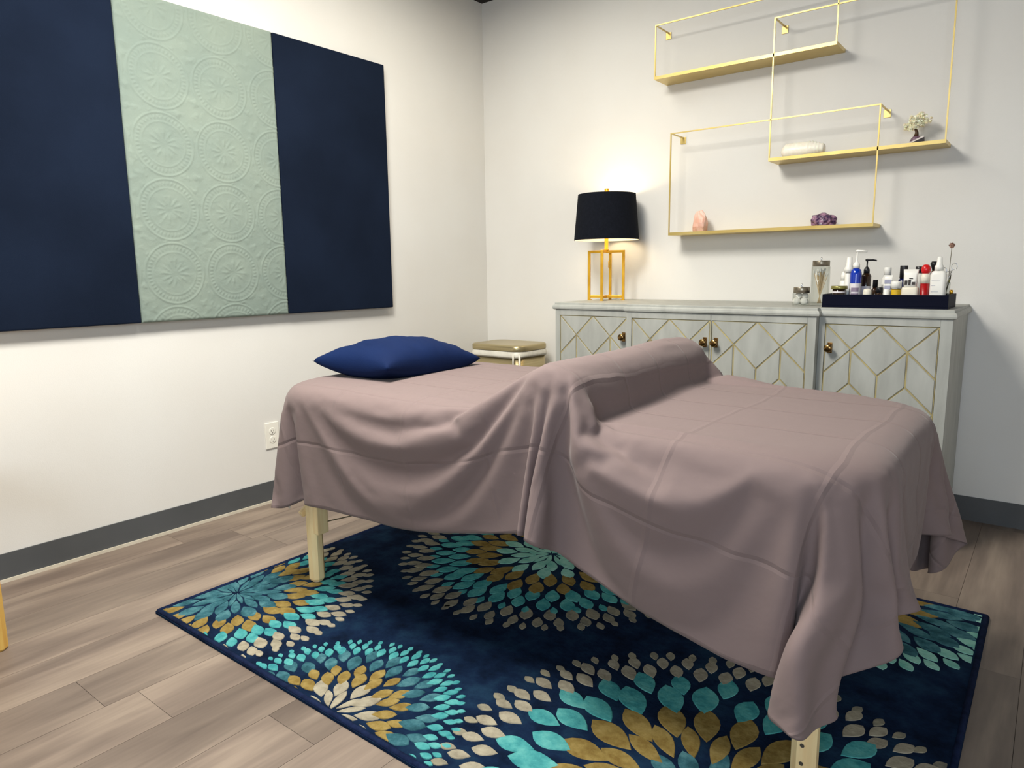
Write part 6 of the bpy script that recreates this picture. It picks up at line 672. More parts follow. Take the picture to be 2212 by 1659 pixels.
24,-5,4,6,-2,1,1,0,4,2,1,1,0,0,0,1,1,1,0,-1,1,0,-1,1,-1,1,-1,-1,0,0,1,-4,3,1,-2,0,-2,1,1,0,0,0,-1,1,-1,0,-1,-2,0,-2,0,1,4,3,-1,-2,-3,0,1,5,-2,0,1,1,0,0,0,1,0,-1,0,1,0,0,0,-1,1,-3,1,0,1,1,-2,-1,1,1,0,1,1,0,1,0,0,-1,-1,0,3,-1,0,0,0,1,0,-1,1,-1,0,0,-1,0,0,4,-9,0,-1,0,0,-1,-3,-3,-1,-1,-1,-1,-1,-3,-5,-1,-2,
27,3,-5,3,2,0,-1,1,0,4,2,0,1,0,1,-1,1,1,0,1,-1,0,1,-1,1,-1,0,0,0,1,-5,3,-1,0,0,0,1,1,-1,1,-1,0,0,0,0,-1,0,0,-2,0,-1,-1,-3,0,6,2,-1,-3,-1,0,5,-1,0,2,0,0,-1,1,0,0,-1,2,-1,1,0,0,-2,0,0,1,0,-1,0,0,0,1,1,1,1,0,0,-2,0,0,1,0,-2,2,1,0,1,-1,1,0,-1,0,-1,0,0,-1,-1,-1,-4,1,-2,0,-1,-3,-1,-2,0,-1,0,-1,-3,-4,-1,-1,-2,
24,3,3,-1,0,0,1,0,0,2,2,3,-1,1,0,1,1,0,1,-1,0,1,-1,1,-1,0,0,0,0,-4,2,1,0,0,1,1,0,-2,0,-1,0,-1,0,-1,1,-1,2,1,1,0,-1,-1,-2,-3,-4,2,7,2,-3,-3,-1,5,0,0,2,0,0,0,0,0,0,1,0,0,0,-1,-1,0,0,0,-1,-1,2,0,0,2,1,2,-1,-1,-1,1,-1,1,-1,0,1,-1,1,1,-1,2,0,-1,0,0,0,-1,0,-1,1,-4,-2,-1,-1,-2,-2,-2,-1,0,-1,0,0,-2,-4,0,-1,-2,-2,
27,-1,1,3,1,-1,0,0,0,0,3,2,2,0,0,1,1,0,0,0,1,-1,1,-1,0,-1,0,1,-4,2,2,0,1,-1,-1,-2,-1,1,0,0,1,1,-1,0,0,0,-2,-1,-1,0,1,1,2,1,-2,-3,-6,0,8,3,-3,-3,3,2,-1,3,0,0,0,-1,1,1,1,-1,-1,0,-2,1,-1,-1,0,2,0,-1,3,1,1,-1,-1,0,0,0,1,0,0,0,-1,1,-1,1,2,-1,1,0,-1,-1,0,0,-1,0,-1,-3,-2,-1,0,-3,-3,0,-1,0,0,1,-3,-4,0,-1,-1,-2,-1,
22,5,1,0,2,0,-1,0,1,0,2,2,2,1,0,0,1,1,0,1,-1,1,-1,1,-1,0,1,-7,5,1,1,-1,-1,-1,0,0,1,-1,0,1,-1,0,0,1,-1,1,-1,0,0,-1,-2,-1,-2,0,1,1,1,-4,-9,2,11,4,-4,0,4,-2,3,-1,1,1,-3,2,1,0,0,-1,-1,0,-1,-1,0,-1,-1,4,0,4,0,-2,0,1,0,0,-1,0,1,-1,1,0,0,0,1,0,0,0,0,0,-1,0,0,-1,-1,-4,0,0,-6,-2,2,-2,0,0,1,-3,-2,1,0,-1,-2,0,0,
19,2,5,2,0,2,1,-1,-1,1,0,3,2,2,0,0,1,0,1,0,1,-1,1,-1,0,0,-6,7,-1,0,-2,0,-1,1,0,1,-1,1,0,-1,0,-1,1,-1,0,0,0,0,1,0,0,0,-1,-2,-2,-4,-1,2,4,-2,-10,7,10,-2,-3,5,-2,4,-2,1,0,0,1,0,0,-2,0,-1,0,-1,-1,0,1,0,2,0,-1,2,2,0,0,0,1,-1,-2,2,-1,0,1,0,0,2,-1,0,0,-1,0,-1,0,0,-2,-3,0,-2,-3,0,-1,-1,0,1,-3,-3,1,-1,-1,-1,1,0,0,
20,0,0,5,4,0,0,1,0,-1,1,1,2,2,2,1,-1,2,0,1,-1,1,-1,0,-1,-4,6,-1,-1,-1,0,0,1,1,1,-1,0,-1,-2,-1,0,-1,-2,-2,2,2,3,3,-1,1,0,0,0,-1,-1,0,-5,2,2,-2,1,-12,0,10,3,-3,4,-2,3,-1,1,0,2,-2,0,-1,-1,-1,0,0,1,0,1,0,0,-12,-6,8,1,-3,-1,-3,-4,6,13,2,3,-1,0,0,0,1,0,0,-1,0,0,0,-1,0,-4,0,-2,-5,2,0,-2,0,0,-3,-2,2,-2,0,-1,0,-1,0,0,
21,-1,0,1,3,5,0,1,1,-1,-1,0,3,3,0,2,1,0,2,-1,0,0,0,-2,-1,4,-1,-1,-1,2,1,-1,0,-3,-3,-2,-1,-1,1,0,-1,0,1,1,0,0,-2,-3,2,1,5,3,2,1,2,-1,-3,0,-2,0,-1,2,-9,-7,7,8,0,1,1,0,1,0,1,0,-1,-1,-1,-2,1,0,0,1,-7,0,1,5,-3,-5,3,-1,-6,1,2,0,3,0,1,4,4,2,1,0,0,-1,1,-1,-1,0,0,-2,-2,-2,-3,0,1,0,-2,1,-3,-2,0,-1,0,-1,0,0,1,0,0,
21,-2,1,-1,0,4,6,-1,-1,4,-1,-1,2,2,-1,2,3,0,1,0,1,1,-2,-1,2,0,0,-2,3,-3,-1,-1,-2,1,1,1,1,1,1,0,0,0,-1,-1,-4,-5,-3,-2,-3,-3,-3,-5,-2,3,2,8,15,3,1,-1,1,-1,0,-2,-11,-3,9,7,-1,2,0,-3,4,-1,-1,0,-1,-1,0,1,-2,-10,-14,9,-5,-5,13,-4,-18,3,6,8,9,8,-3,-2,2,1,0,2,5,0,1,1,-1,0,0,-1,-2,-1,-2,-3,-3,4,-1,-2,1,-3,-2,0,0,-2,0,0,0,0,0,0,1,
22,-1,-2,1,-1,0,3,7,-1,0,3,-1,-1,3,5,-7,5,4,-1,1,2,-4,-1,3,1,0,-5,4,-3,1,0,1,2,0,0,0,-2,0,-1,-1,0,1,0,1,1,1,1,-1,-1,-3,-5,-1,-3,-8,-1,8,8,2,0,2,0,0,0,-1,0,-5,-10,4,12,-1,-1,4,2,-2,-1,-6,-3,7,-1,-5,-11,-9,1,-21,-2,3,-2,4,27,8,4,4,0,-3,-5,4,1,0,0,-1,-1,7,1,-1,0,1,-1,0,-1,-3,-2,-4,5,-1,-2,0,-4,-1,1,-2,-1,1,-1,-1,1,1,-3,2,-2,
20,3,-5,-1,1,0,1,2,9,-4,3,2,-1,0,-4,12,-5,2,1,0,-2,0,2,-3,1,-3,7,-2,2,0,0,-1,-1,-1,-2,3,1,-1,-1,-3,-1,1,2,3,0,1,0,1,0,-1,1,0,1,-1,-3,-21,-25,11,13,9,6,4,3,2,1,-1,-3,-11,-3,15,4,0,-9,9,0,-5,-1,2,-15,-15,-2,4,10,-8,1,14,9,0,1,-3,7,-1,1,-3,1,2,-1,1,-1,0,-3,-4,8,-1,0,0,2,-1,-1,-4,-6,5,-1,-2,1,-4,0,-1,-2,0,-1,-1,1,1,-1,-4,1,-7,-5,
7,6,7,-3,2,0,-1,0,2,8,-3,4,1,-1,0,-3,0,0,-1,-1,-1,1,0,4,-2,2,-4,0,-2,-2,1,3,2,-2,5,-3,1,-2,5,3,2,-4,-4,0,-3,-1,-1,2,4,2,-3,4,2,4,-5,2,-4,-37,-15,3,12,11,9,8,7,6,4,0,-7,-7,7,1,7,-1,-10,-3,9,-25,-2,10,1,-1,-10,5,17,3,-13,12,-4,9,-5,1,1,3,0,-2,-1,-1,0,0,2,0,-6,4,5,1,-4,2,-2,-4,3,-1,0,0,-5,-1,-1,-1,0,-1,1,0,-1,-1,-4,-1,-4,-2,0,
4,1,3,5,-1,3,3,1,0,1,5,-1,2,-5,8,-7,-3,-4,-1,0,0,0,2,-3,-2,1,2,2,2,4,0,-2,-4,7,-2,-2,1,6,-6,-1,-5,8,0,-3,-1,1,3,-6,-6,-3,-1,-4,0,2,5,-1,5,17,-13,-30,-13,2,5,6,8,8,9,10,3,-3,-11,7,0,-2,0,4,-14,1,-4,-4,1,-5,0,28,-11,-14,16,0,-2,-3,6,0,1,0,3,4,3,1,2,0,-1,-3,-1,2,-2,2,3,-1,-3,7,-3,5,-3,-5,0,0,-2,0,-1,1,0,-2,-4,-4,-2,-2,1,0,0,
8,-3,-1,2,2,0,0,2,4,3,4,-1,0,5,-10,-4,-2,-1,0,0,1,2,-3,1,3,0,-1,-1,0,-1,-2,0,3,-4,1,6,-1,-8,1,2,8,-12,2,4,-2,2,-9,1,2,0,4,-7,-6,-4,-3,2,8,-8,9,19,-17,-19,-3,-1,-2,1,2,2,9,8,17,-5,-8,2,0,-6,2,-1,3,-8,-2,-3,19,-16,-2,18,-6,-5,1,1,-1,1,-1,0,-1,1,1,1,1,2,2,4,6,0,1,0,3,1,4,2,8,-5,-6,3,1,-2,0,0,0,-2,-4,-4,-2,0,1,-1,-1,1,0,
17,-1,-1,-1,0,-1,0,0,-5,1,1,11,-8,-3,-2,0,-1,-1,-1,-2,-1,-2,2,0,-1,-1,1,-1,0,0,2,2,2,2,-1,-6,0,8,3,0,-6,1,2,-8,10,-9,6,3,-6,7,-8,9,5,-1,0,-2,-7,-1,-9,-15,14,4,-9,0,0,-1,1,6,2,6,-13,8,1,-1,0,-3,1,-2,-2,3,-8,2,-15,28,19,-1,4,1,1,-1,1,-1,0,-2,-1,-2,-1,-1,-1,-2,-2,-3,-9,1,3,1,1,1,6,1,1,-1,7,-4,1,0,-1,-4,-4,-1,-1,0,1,-1,-1,0,-1,-2,-1,
17,0,1,-2,-2,0,-1,-1,4,-1,0,-9,7,-6,-1,-1,-2,-1,-1,1,0,-1,-1,0,0,1,0,3,2,0,1,-2,-3,-4,0,8,1,-4,-4,-5,6,7,-5,5,-7,11,-2,-2,4,-7,5,-12,3,-5,-4,-2,-3,2,3,9,-6,3,4,-3,0,1,0,-2,1,-1,10,-8,-1,1,0,1,-4,5,-2,-1,0,1,2,-14,-5,-4,1,1,1,2,0,1,1,2,0,1,1,2,1,2,3,4,5,0,-3,1,1,2,0,4,6,5,-1,4,-5,-5,-1,0,-1,-2,0,0,-2,-1,-1,-1,-1,2,1,
-3,4,3,4,2,1,1,1,-2,0,-6,4,-3,-1,0,-2,-1,-1,0,-1,-1,1,-1,0,0,1,0,-2,-2,-1,-2,1,2,3,3,-2,-5,-1,1,9,-4,-4,4,-1,3,-10,1,-1,-2,1,3,11,-11,1,5,0,2,0,-1,-1,3,-2,-1,0,0,0,1,-1,2,0,-6,5,2,-4,1,1,-3,-1,-1,1,2,0,1,5,0,0,-4,-2,-2,-1,-1,0,0,0,1,0,0,0,0,0,-1,-1,1,1,4,2,1,0,4,0,2,4,5,-4,-4,-2,2,1,-1,-2,-2,-1,0,-1,0,0,4,2,-1,
-9,0,0,1,3,2,2,1,3,4,5,-4,-3,-2,-1,-1,0,-1,-1,0,0,0,1,0,1,-1,1,0,0,1,1,2,0,-1,-4,-7,6,1,4,-3,-4,2,1,-3,-2,10,-1,-2,3,-2,-3,-7,8,3,-5,1,-1,0,1,0,-1,2,0,0,-1,0,1,2,-1,-4,4,-3,2,-2,0,1,-2,-2,-6,10,0,-1,1,-5,0,1,4,1,0,-1,1,0,-1,0,0,0,0,0,0,0,0,0,0,0,0,0,1,2,-1,4,0,1,-2,4,0,1,-3,-1,0,0,-1,0,-1,0,0,2,2,-2,3,
-6,0,1,0,1,0,1,2,1,-1,0,3,1,-1,1,-2,0,-1,0,0,0,0,-1,0,-1,0,0,1,1,1,-1,-3,-1,-1,3,5,-4,4,-4,-3,7,-3,-2,7,2,-12,0,3,-4,2,5,4,-10,1,4,-3,1,0,4,-2,1,0,1,-2,2,-1,-1,0,0,2,-3,1,2,-3,-1,-2,3,0,-2,2,-2,-2,4,1,-1,-1,-1,1,1,0,0,0,1,0,0,0,0,0,0,0,0,0,0,0,-1,1,0,1,1,1,1,2,5,-6,-1,6,-2,-4,0,-1,0,0,0,0,3,0,-3,5,0,
-2,1,0,0,0,0,0,0,1,-1,1,1,0,1,-1,0,-1,0,-1,0,1,-1,1,0,0,0,-1,-1,-1,-1,1,1,3,2,-4,0,4,-4,0,2,-3,4,0,-4,-4,9,-3,0,5,1,-9,-2,10,-2,-5,3,-1,1,-3,2,1,0,-1,2,-2,1,0,0,0,0,0,-1,-1,0,1,0,-3,2,-1,-3,2,2,1,0,-1,1,0,-1,0,1,0,0,0,0,0,0,0,0,0,0,0,0,0,0,0,-1,1,0,2,-2,3,0,-2,5,5,-8,-2,1,-1,1,-1,0,0,1,0,1,-3,6,0,
-1,0,0,0,0,1,0,-1,-1,2,3,-3,1,-1,0,0,0,-1,1,0,0,0,0,0,1,0,1,0,1,1,-1,0,-6,0,3,2,-3,1,-1,0,2,0,0,-2,6,-2,2,-4,-6,0,7,1,-5,0,4,-1,0,-1,1,0,0,0,0,0,0,0,1,-1,0,-1,1,-1,0,-1,0,0,0,-1,1,0,-1,0,1,0,1,0,0,1,0,-1,0,0,0,0,0,0,0,0,0,0,0,0,0,0,0,0,-1,1,0,1,0,2,1,-3,-4,4,1,-1,1,0,2,-1,2,-1,-2,-3,-1,-5,3,
0,-1,0,1,-1,0,0,1,1,-1,-1,0,2,-2,1,1,-1,0,0,0,1,-1,0,0,-1,0,-1,1,-1,-1,0,1,3,3,-3,-5,1,0,3,4,-1,-1,-2,-1,-3,-1,1,4,4,0,-4,-1,-1,1,-1,3,0,-1,0,1,-1,1,0,-1,1,0,0,0,0,0,-1,-1,0,1,-1,0,-1,-1,3,-2,1,-1,1,1,0,0,0,-1,0,1,0,0,0,0,0,0,0,0,0,0,0,0,0,0,0,0,0,0,0,2,-1,-1,-1,1,2,-3,-1,0,0,0,0,1,0,2,-2,2,3,-4,-6,
-1,1,0,-1,1,0,0,-1,0,1,0,0,0,0,1,-1,0,0,1,-1,0,0,0,0,0,1,0,-1,0,0,2,-1,0,-3,1,3,2,0,0,-6,-4,0,4,1,3,0,1,-3,-3,-1,2,5,1,0,-1,-4,-1,2,1,-1,1,-1,1,0,0,1,-1,1,0,-1,-1,0,-1,0,1,-2,0,0,0,1,-1,-2,3,1,0,0,0,0,0,0,0,0,0,0,0,0,0,0,0,0,0,0,0,0,0,0,0,-1,1,0,0,0,0,0,-2,1,1,1,-2,0,-1,-1,-1,-1,1,1,1,-3,0,
0,-1,0,1,0,-1,0,0,0,0,0,2,-1,0,0,0,1,0,-1,0,0,0,0,0,0,0,-1,2,0,1,-2,-2,2,0,2,-3,-2,0,-1,2,6,0,-2,1,-6,0,-2,3,2,3,0,-8,0,0,1,3,5,1,-2,-3,1,0,-1,1,0,-1,2,-1,0,0,0,-1,-1,0,-2,1,-1,1,0,-4,1,3,2,0,0,0,0,0,0,0,0,0,0,0,0,0,0,0,0,0,0,0,0,0,0,0,0,0,0,0,0,-1,1,-1,2,-1,-1,-1,2,0,0,0,-1,-1,0,-3,-2,1,0,
-1,1,0,0,-1,1,-1,1,0,0,0,0,-1,1,0,0,0,0,-1,1,0,0,0,0,0,-1,2,-3,0,-1,3,3,-2,0,-3,3,1,-1,-1,1,-4,-1,1,1,3,0,4,-2,0,-4,-3,5,3,1,0,-2,-5,-2,1,5,-2,1,0,0,0,0,0,1,0,-1,0,-2,0,-1,2,-2,1,-2,5,-4,1,-1,1,1,0,0,0,0,0,0,0,0,0,0,0,0,0,0,0,0,0,0,0,0,0,0,0,0,0,-1,2,-1,1,-1,-2,1,0,1,-1,0,0,1,0,0,-1,1,-2,-2,0,
0,0,0,-1,1,-1,1,0,0,0,-1,1,0,0,1,-1,0,0,0,0,0,0,0,0,0,1,-1,2,0,0,-3,-2,0,1,3,-3,-1,4,2,-1,1,1,-1,-2,0,0,-4,-1,0,3,5,-1,-4,-2,-1,1,2,0,2,-1,1,-1,1,-1,1,1,-1,0,0,0,-1,0,-1,1,0,-2,1,-6,6,0,0,0,1,0,0,0,0,0,0,0,0,0,0,0,0,0,0,0,0,0,0,0,0,0,0,0,0,0,1,-1,0,-1,0,1,1,-1,0,0,0,0,-1,0,0,1,0,-1,1,0,-1,
0,-1,0,1,-1,1,0,0,0,-1,1,0,0,0,0,0,0,0,0,0,0,0,0,0,0,0,0,-1,1,0,1,2,0,-2,-1,4,0,-3,-4,0,-1,0,0,2,0,3,2,2,0,-2,-5,-1,1,1,2,1,-2,0,0,1,0,0,-1,1,-1,0,1,0,-1,1,0,-1,0,0,-2,0,-1,1,1,-1,-2,0,4,1,-1,0,0,0,0,0,0,0,0,0,0,0,0,0,0,0,0,0,0,0,0,0,0,0,0,0,0,0,0,0,0,-1,1,0,-1,0,1,0,0,-1,1,0,0,0,0,
0,0,0,0,0,0,0,-1,0,1,0,0,-1,1,0,0,0,0,1,-1,0,0,0,0,0,0,0,1,-1,-1,-1,-1,1,1,0,-3,1,0,4,0,4,1,0,-1,0,-4,-4,-1,-1,0,3,1,4,0,-2,-3,1,1,0,0,0,1,0,1,-1,0,0,2,-1,-1,0,-1,-1,1,-2,1,0,6,-7,-3,2,2,1,-1,1,0,0,0,0,0,0,0,0,0,0,0,0,0,0,0,0,0,0,0,0,0,0,0,0,-1,1,0,0,0,-1,1,-1,0,1,0,0,-2,1,1,-1,1,-1,0,1,
-1,1,0,-1,1,0,-1,1,0,0,0,0,0,0,0,0,1,-1,0,0,0,0,0,0,0,0,-1,0,1,3,1,0,-1,0,0,1,0,0,-2,0,-4,-3,-1,1,0,1,3,2,3,1,-1,0,-5,-2,1,2,1,0,-1,0,1,-1,1,-2,3,1,-2,-2,2,0,-1,0,0,0,0,-2,1,-1,-2,3,1,0,0,0,0,0,0,0,0,0,0,0,0,0,0,0,0,0,0,0,0,0,0,0,0,0,0,0,0,0,0,0,0,0,1,-1,0,0,0,0,0,1,-1,-1,1,-1,1,0,0,
0,0,0,0,0,-1,1,0,0,0,0,0,0,0,1,-1,0,1,-1,0,0,0,0,0,0,0,0,0,-2,-2,0,0,1,0,0,0,-1,0,0,1,2,3,1,0,0,0,0,-1,-3,-2,-1,0,3,2,1,0,-1,-1,1,-1,0,0,0,1,-1,-2,3,1,-1,0,-1,0,0,-1,0,1,-2,0,1,1,-1,1,0,0,0,0,0,0,0,0,0,0,0,0,0,0,0,0,0,0,0,0,0,0,0,0,0,0,0,0,0,0,0,-1,1,0,0,0,0,0,-1,1,0,0,0,0,0,0,-1,
0,-1,0,1,-1,1,0,0,0,0,0,0,0,0,0,0,0,0,0,0,-1,1,0,0,0,-1,1,0,2,-1,0,-1,0,-1,0,1,2,1,1,-1,-2,-3,1,-2,1,-2,0,1,3,1,2,0,-2,-1,-2,0,2,2,-1,6,-4,1,3,-1,-6,1,0,0,1,-1,0,0,-1,1,-2,-1,0,1,1,-1,-1,2,0,0,0,0,0,0,0,0,0,0,0,0,0,0,0,0,0,0,0,0,0,0,0,0,0,0,0,0,0,0,0,0,-1,1,0,-1,1,-1,1,0,0,0,-1,1,0,0,0,
0,0,0,0,0,0,0,0,0,-1,1,-1,1,0,0,0,0,0,0,0,0,0,0,0,0,0,0,-1,0,1,0,1,-1,2,0,-1,-1,-3,-1,1,1,2,-2,3,-1,1,2,0,-3,-2,-1,-1,1,2,4,5,1,0,-1,-13,6,3,-6,-2,9,1,-1,-1,-2,-2,1,-1,0,0,0,0,0,-2,2,-4,1,3,0,0,0,0,0,0,0,0,0,0,0,0,0,0,0,0,0,0,0,0,0,0,0,0,0,0,1,-1,0,0,0,0,-1,1,0,0,0,0,0,0,0,0,0,0,0,0,0,
0,0,0,0,0,0,0,0,-1,1,0,0,0,0,0,0,0,0,0,0,0,0,0,0,0,0,1,0,-1,0,0,0,0,-2,0,1,-1,2,1,-1,2,-1,1,-3,1,2,-5,0,1,3,0,5,2,-1,-3,-8,-4,-1,-1,15,-3,-7,3,6,-5,1,-1,1,1,0,0,0,-1,-1,-1,1,1,-3,-1,3,1,1,0,-1,0,0,0,0,0,0,0,0,0,0,0,0,0,0,0,0,0,0,0,0,0,0,0,0,-1,1,0,0,0,0,2,-2,0,1,-1,0,0,0,0,0,1,-1,0,0,0,
0,0,0,0,0,0,0,-1,1,0,0,0,0,0,0,0,0,-1,1,0,-1,1,0,0,0,0,0,-1,0,0,2,1,0,1,0,-2,0,0,-1,0,-2,0,0,2,0,-1,4,0,2,-1,0,-5,-4,-2,-1,4,2,0,4,-8,3,4,0,-1,2,-2,3,0,-3,1,0,0,0,-1,0,0,-1,-2,4,-1,0,1,0,0,-1,0,0,0,0,0,0,0,0,0,0,0,0,0,0,0,0,0,0,0,0,0,0,0,0,0,0,0,0,0,-1,1,0,0,0,0,0,-1,1,1,-1,0,1,-1,0,
0,0,0,0,0,0,0,0,0,0,-1,0,1,0,-1,1,-1,1,0,0,0,0,0,0,0,0,0,2,0,0,-3,-2,1,-1,0,1,0,1,3,1,0,1,0,-1,-1,-1,-1,-1,-3,-1,-1,2,3,3,1,-1,-2,0,0,1,-1,1,1,-1,1,0,-2,1,1,-1,1,-1,-1,1,0,-2,-2,-5,8,0,-1,1,1,-1,0,0,0,0,0,0,0,0,0,0,0,0,0,0,0,0,0,0,0,0,0,0,0,0,0,0,-1,2,-1,0,0,0,0,-1,1,0,1,0,-1,0,0,1,-2,1,1,
0,0,0,0,0,0,0,0,0,0,0,0,0,0,0,0,0,0,0,0,0,0,0,0,0,0,0,-2,0,1,1,1,-1,3,1,0,0,-1,-2,-4,0,0,-1,1,0,0,1,1,3,2,1,-1,-2,-3,-1,-1,2,0,1,1,0,0,0,0,-1,2,0,-1,0,1,0,-1,0,-2,-2,3,0,-3,3,-1,-1,3,0,0,0,-1,0,0,0,0,0,0,0,0,0,0,0,0,0,0,0,0,0,0,0,0,0,0,0,0,1,-1,0,0,1,-1,0,1,-1,1,-1,1,0,-1,1,-1,1,-1,0,
0,1,-1,0,0,0,0,0,0,0,0,0,0,0,0,0,0,0,-1,1,0,0,0,0,0,0,-1,2,1,-1,0,0,1,-3,-3,0,1,0,0,4,0,0,3,1,0,1,-1,-1,-3,-4,-1,0,0,3,2,3,0,-3,-2,1,1,0,0,1,0,-1,1,1,-1,-2,1,1,-1,0,-1,-1,1,1,-5,2,3,0,0,0,-1,0,0,0,0,0,0,0,0,0,0,0,0,0,0,0,0,0,0,0,0,0,0,0,0,0,-1,1,0,0,0,0,0,-1,2,0,-1,0,0,1,-1,0,0,1,-1,
0,0,1,-1,0,0,0,0,0,0,0,0,-1,1,0,0,0,0,0,0,0,0,0,0,0,0,1,-1,-1,0,-1,0,0,2,3,1,-1,1,-1,-1,0,0,-2,-3,-2,-1,0,0,2,3,2,1,3,-1,-2,-3,-2,3,1,-1,0,1,1,0,0,0,-1,0,1,0,0,-1,0,1,-3,0,0,8,-7,0,0,1,0,0,0,0,-1,0,0,0,0,0,0,0,0,0,0,0,0,0,0,0,0,0,0,0,0,0,0,1,-1,0,0,1,-2,1,1,1,-2,0,1,-2,1,0,0,1,-1,0,-1,
1,-1,0,0,1,-1,0,1,-1,0,0,0,0,0,-1,1,0,0,0,0,0,0,0,0,0,0,0,-1,1,1,2,0,0,-1,-4,-1,0,-1,0,1,0,2,0,2,2,1,0,1,0,0,-2,-2,-4,-1,1,2,3,-2,0,1,0,0,0,-1,1,1,0,-1,0,0,1,-1,0,1,-2,-1,0,-4,5,0,-1,1,1,-1,0,0,0,0,0,0,0,0,0,0,0,0,0,0,0,0,0,0,0,0,0,0,0,0,-1,1,0,1,-1,0,0,1,0,0,0,-1,0,2,-1,-1,1,-1,0,1,2,
0,1,-1,1,-1,1,0,-1,1,-1,1,0,-1,0,0,0,0,0,0,0,0,0,0,0,0,0,0,2,-1,0,-3,-1,-1,0,4,0,2,2,1,0,0,-2,-1,-3,-1,0,0,-1,-2,0,1,0,2,3,2,-2,-1,4,-4,1,1,0,-1,1,-1,0,1,0,0,0,-1,0,0,-2,-1,2,0,0,-1,-3,1,2,1,0,0,0,1,0,0,0,-1,0,0,0,0,0,0,0,0,0,0,0,0,0,0,0,0,1,-1,0,0,0,-1,2,1,-1,0,0,-1,1,0,-1,0,1,0,0,2,-1,-1,
1,0,0,-1,1,-1,0,1,-1,1,-3,2,-1,1,-1,1,-1,1,0,0,0,0,0,0,0,1,-1,-2,0,0,3,1,0,2,-1,0,-2,-4,-1,-2,0,0,1,3,1,-1,3,1,2,0,1,1,-1,-2,-5,-1,1,-1,4,-1,1,0,1,0,1,-1,-1,1,-1,-2,2,-1,-3,3,-1,-2,1,1,-3,3,0,1,0,0,0,0,-1,0,0,0,1,0,0,0,0,0,0,0,0,0,0,0,0,0,0,0,1,-1,0,0,0,0,0,-2,2,0,0,-1,1,0,0,1,2,-1,0,1,-1,0,1,
1,0,0,0,-1,1,-2,0,0,0,3,-1,-1,0,-2,1,1,0,0,0,0,0,0,0,0,0,1,1,1,-2,-1,0,0,-3,-1,0,1,3,1,1,2,0,-1,-1,-1,-1,-2,1,1,0,-2,-1,-2,0,4,2,-2,1,4,-2,-1,1,0,-1,1,0,1,-1,0,0,-1,-1,-3,2,-1,1,-2,5,-4,0,0,1,2,0,0,0,1,-1,0,0,0,0,0,0,0,0,-1,0,0,0,0,0,0,0,0,0,0,0,1,-1,0,0,0,1,-2,1,0,0,0,0,0,-1,-1,2,0,2,1,0,-1,
1,0,1,0,0,0,1,-2,0,0,-3,0,1,1,0,0,0,0,0,0,0,0,0,0,1,0,-2,0,-1,0,0,1,1,3,2,-1,0,-3,-1,0,-4,2,2,0,1,2,0,-4,-4,1,2,1,3,0,0,-1,-1,1,-4,5,0,0,0,0,-2,2,1,-1,-1,2,-2,-1,-3,2,0,-2,2,0,-1,1,-1,1,0,0,0,-1,0,1,0,0,0,0,0,0,0,0,1,0,0,0,0,0,0,0,0,0,0,0,0,0,0,0,0,-2,2,-1,0,0,0,0,1,3,3,0,1,-3,-1,-1,1,
1,0,0,0,1,-2,0,-3,1,0,0,-1,3,-2,2,-1,1,0,0,0,0,0,0,0,0,-2,2,0,1,4,0,0,-1,-4,-3,0,-2,3,2,3,3,-1,-3,-2,-1,0,-2,3,3,-1,-2,1,1,-1,-1,-1,2,-2,2,0,2,-1,0,0,1,-1,0,0,-1,-1,0,0,-2,-1,1,0,-6,6,-2,0,0,2,1,0,1,1,0,0,0,0,-1,0,0,0,0,0,0,0,0,0,0,0,0,0,0,1,-1,0,-1,1,-1,0,0,3,-5,2,0,1,3,2,1,-2,-2,0,-1,0,-1,2,-2,
3,-1,0,1,-7,-2,1,3,-1,-1,-2,1,1,2,0,1,0,1,1,0,-1,0,0,1,-1,3,0,0,-1,-3,-2,-2,0,2,3,2,4,1,-1,-4,-4,-5,2,3,4,0,2,-2,-3,-2,2,1,-4,1,2,5,0,-3,0,2,-1,1,-1,0,0,0,0,-1,3,-5,2,-2,0,-1,0,0,4,-7,1,0,2,0,-1,2,0,0,0,0,0,0,1,0,0,1,0,0,0,0,1,0,1,-1,-1,-1,0,0,0,1,-2,0,-1,0,1,-4,5,-1,4,0,-1,-2,-2,2,-1,-1,0,1,2,-1,2,
3,0,-1,-5,3,-3,-3,-2,-2,0,3,2,1,2,-1,1,1,1,0,0,1,-1,0,0,0,-1,-2,-1,0,2,3,3,3,1,-2,-2,-4,-4,-3,1,4,6,0,-1,-6,-1,-1,1,3,4,-2,-4,7,2,-4,-6,0,5,0,1,1,-1,1,-1,-1,1,-1,2,-5,9,-14,7,-1,-1,0,0,0,-1,1,0,0,0,1,0,1,1,0,0,0,0,0,-1,0,-1,0,0,0,0,-1,1,-1,1,1,1,0,-1,0,-1,0,-1,0,-1,-1,2,-1,2,-3,0,-1,0,0,-2,2,5,2,0,-1,0,0,
-2,-2,-4,-2,-1,4,1,1,0,-6,0,4,-4,7,0,1,0,2,1,0,0,1,-1,-1,0,0,3,3,1,-1,-1,-2,-6,-2,0,0,2,3,5,-1,-1,-5,-1,1,4,0,1,1,-1,-4,1,4,-2,-1,-1,1,1,0,4,0,-1,5,4,8,-7,-8,-3,-2,6,-8,-1,0,2,-1,0,-4,1,2,0,-1,1,1,1,0,0,0,0,1,1,1,1,1,1,0,0,-1,0,-1,0,-1,1,-1,-2,-1,1,0,-1,-1,0,-2,-2,2,-4,-1,-2,3,0,1,0,1,0,2,0,-5,0,3,4,3,0,
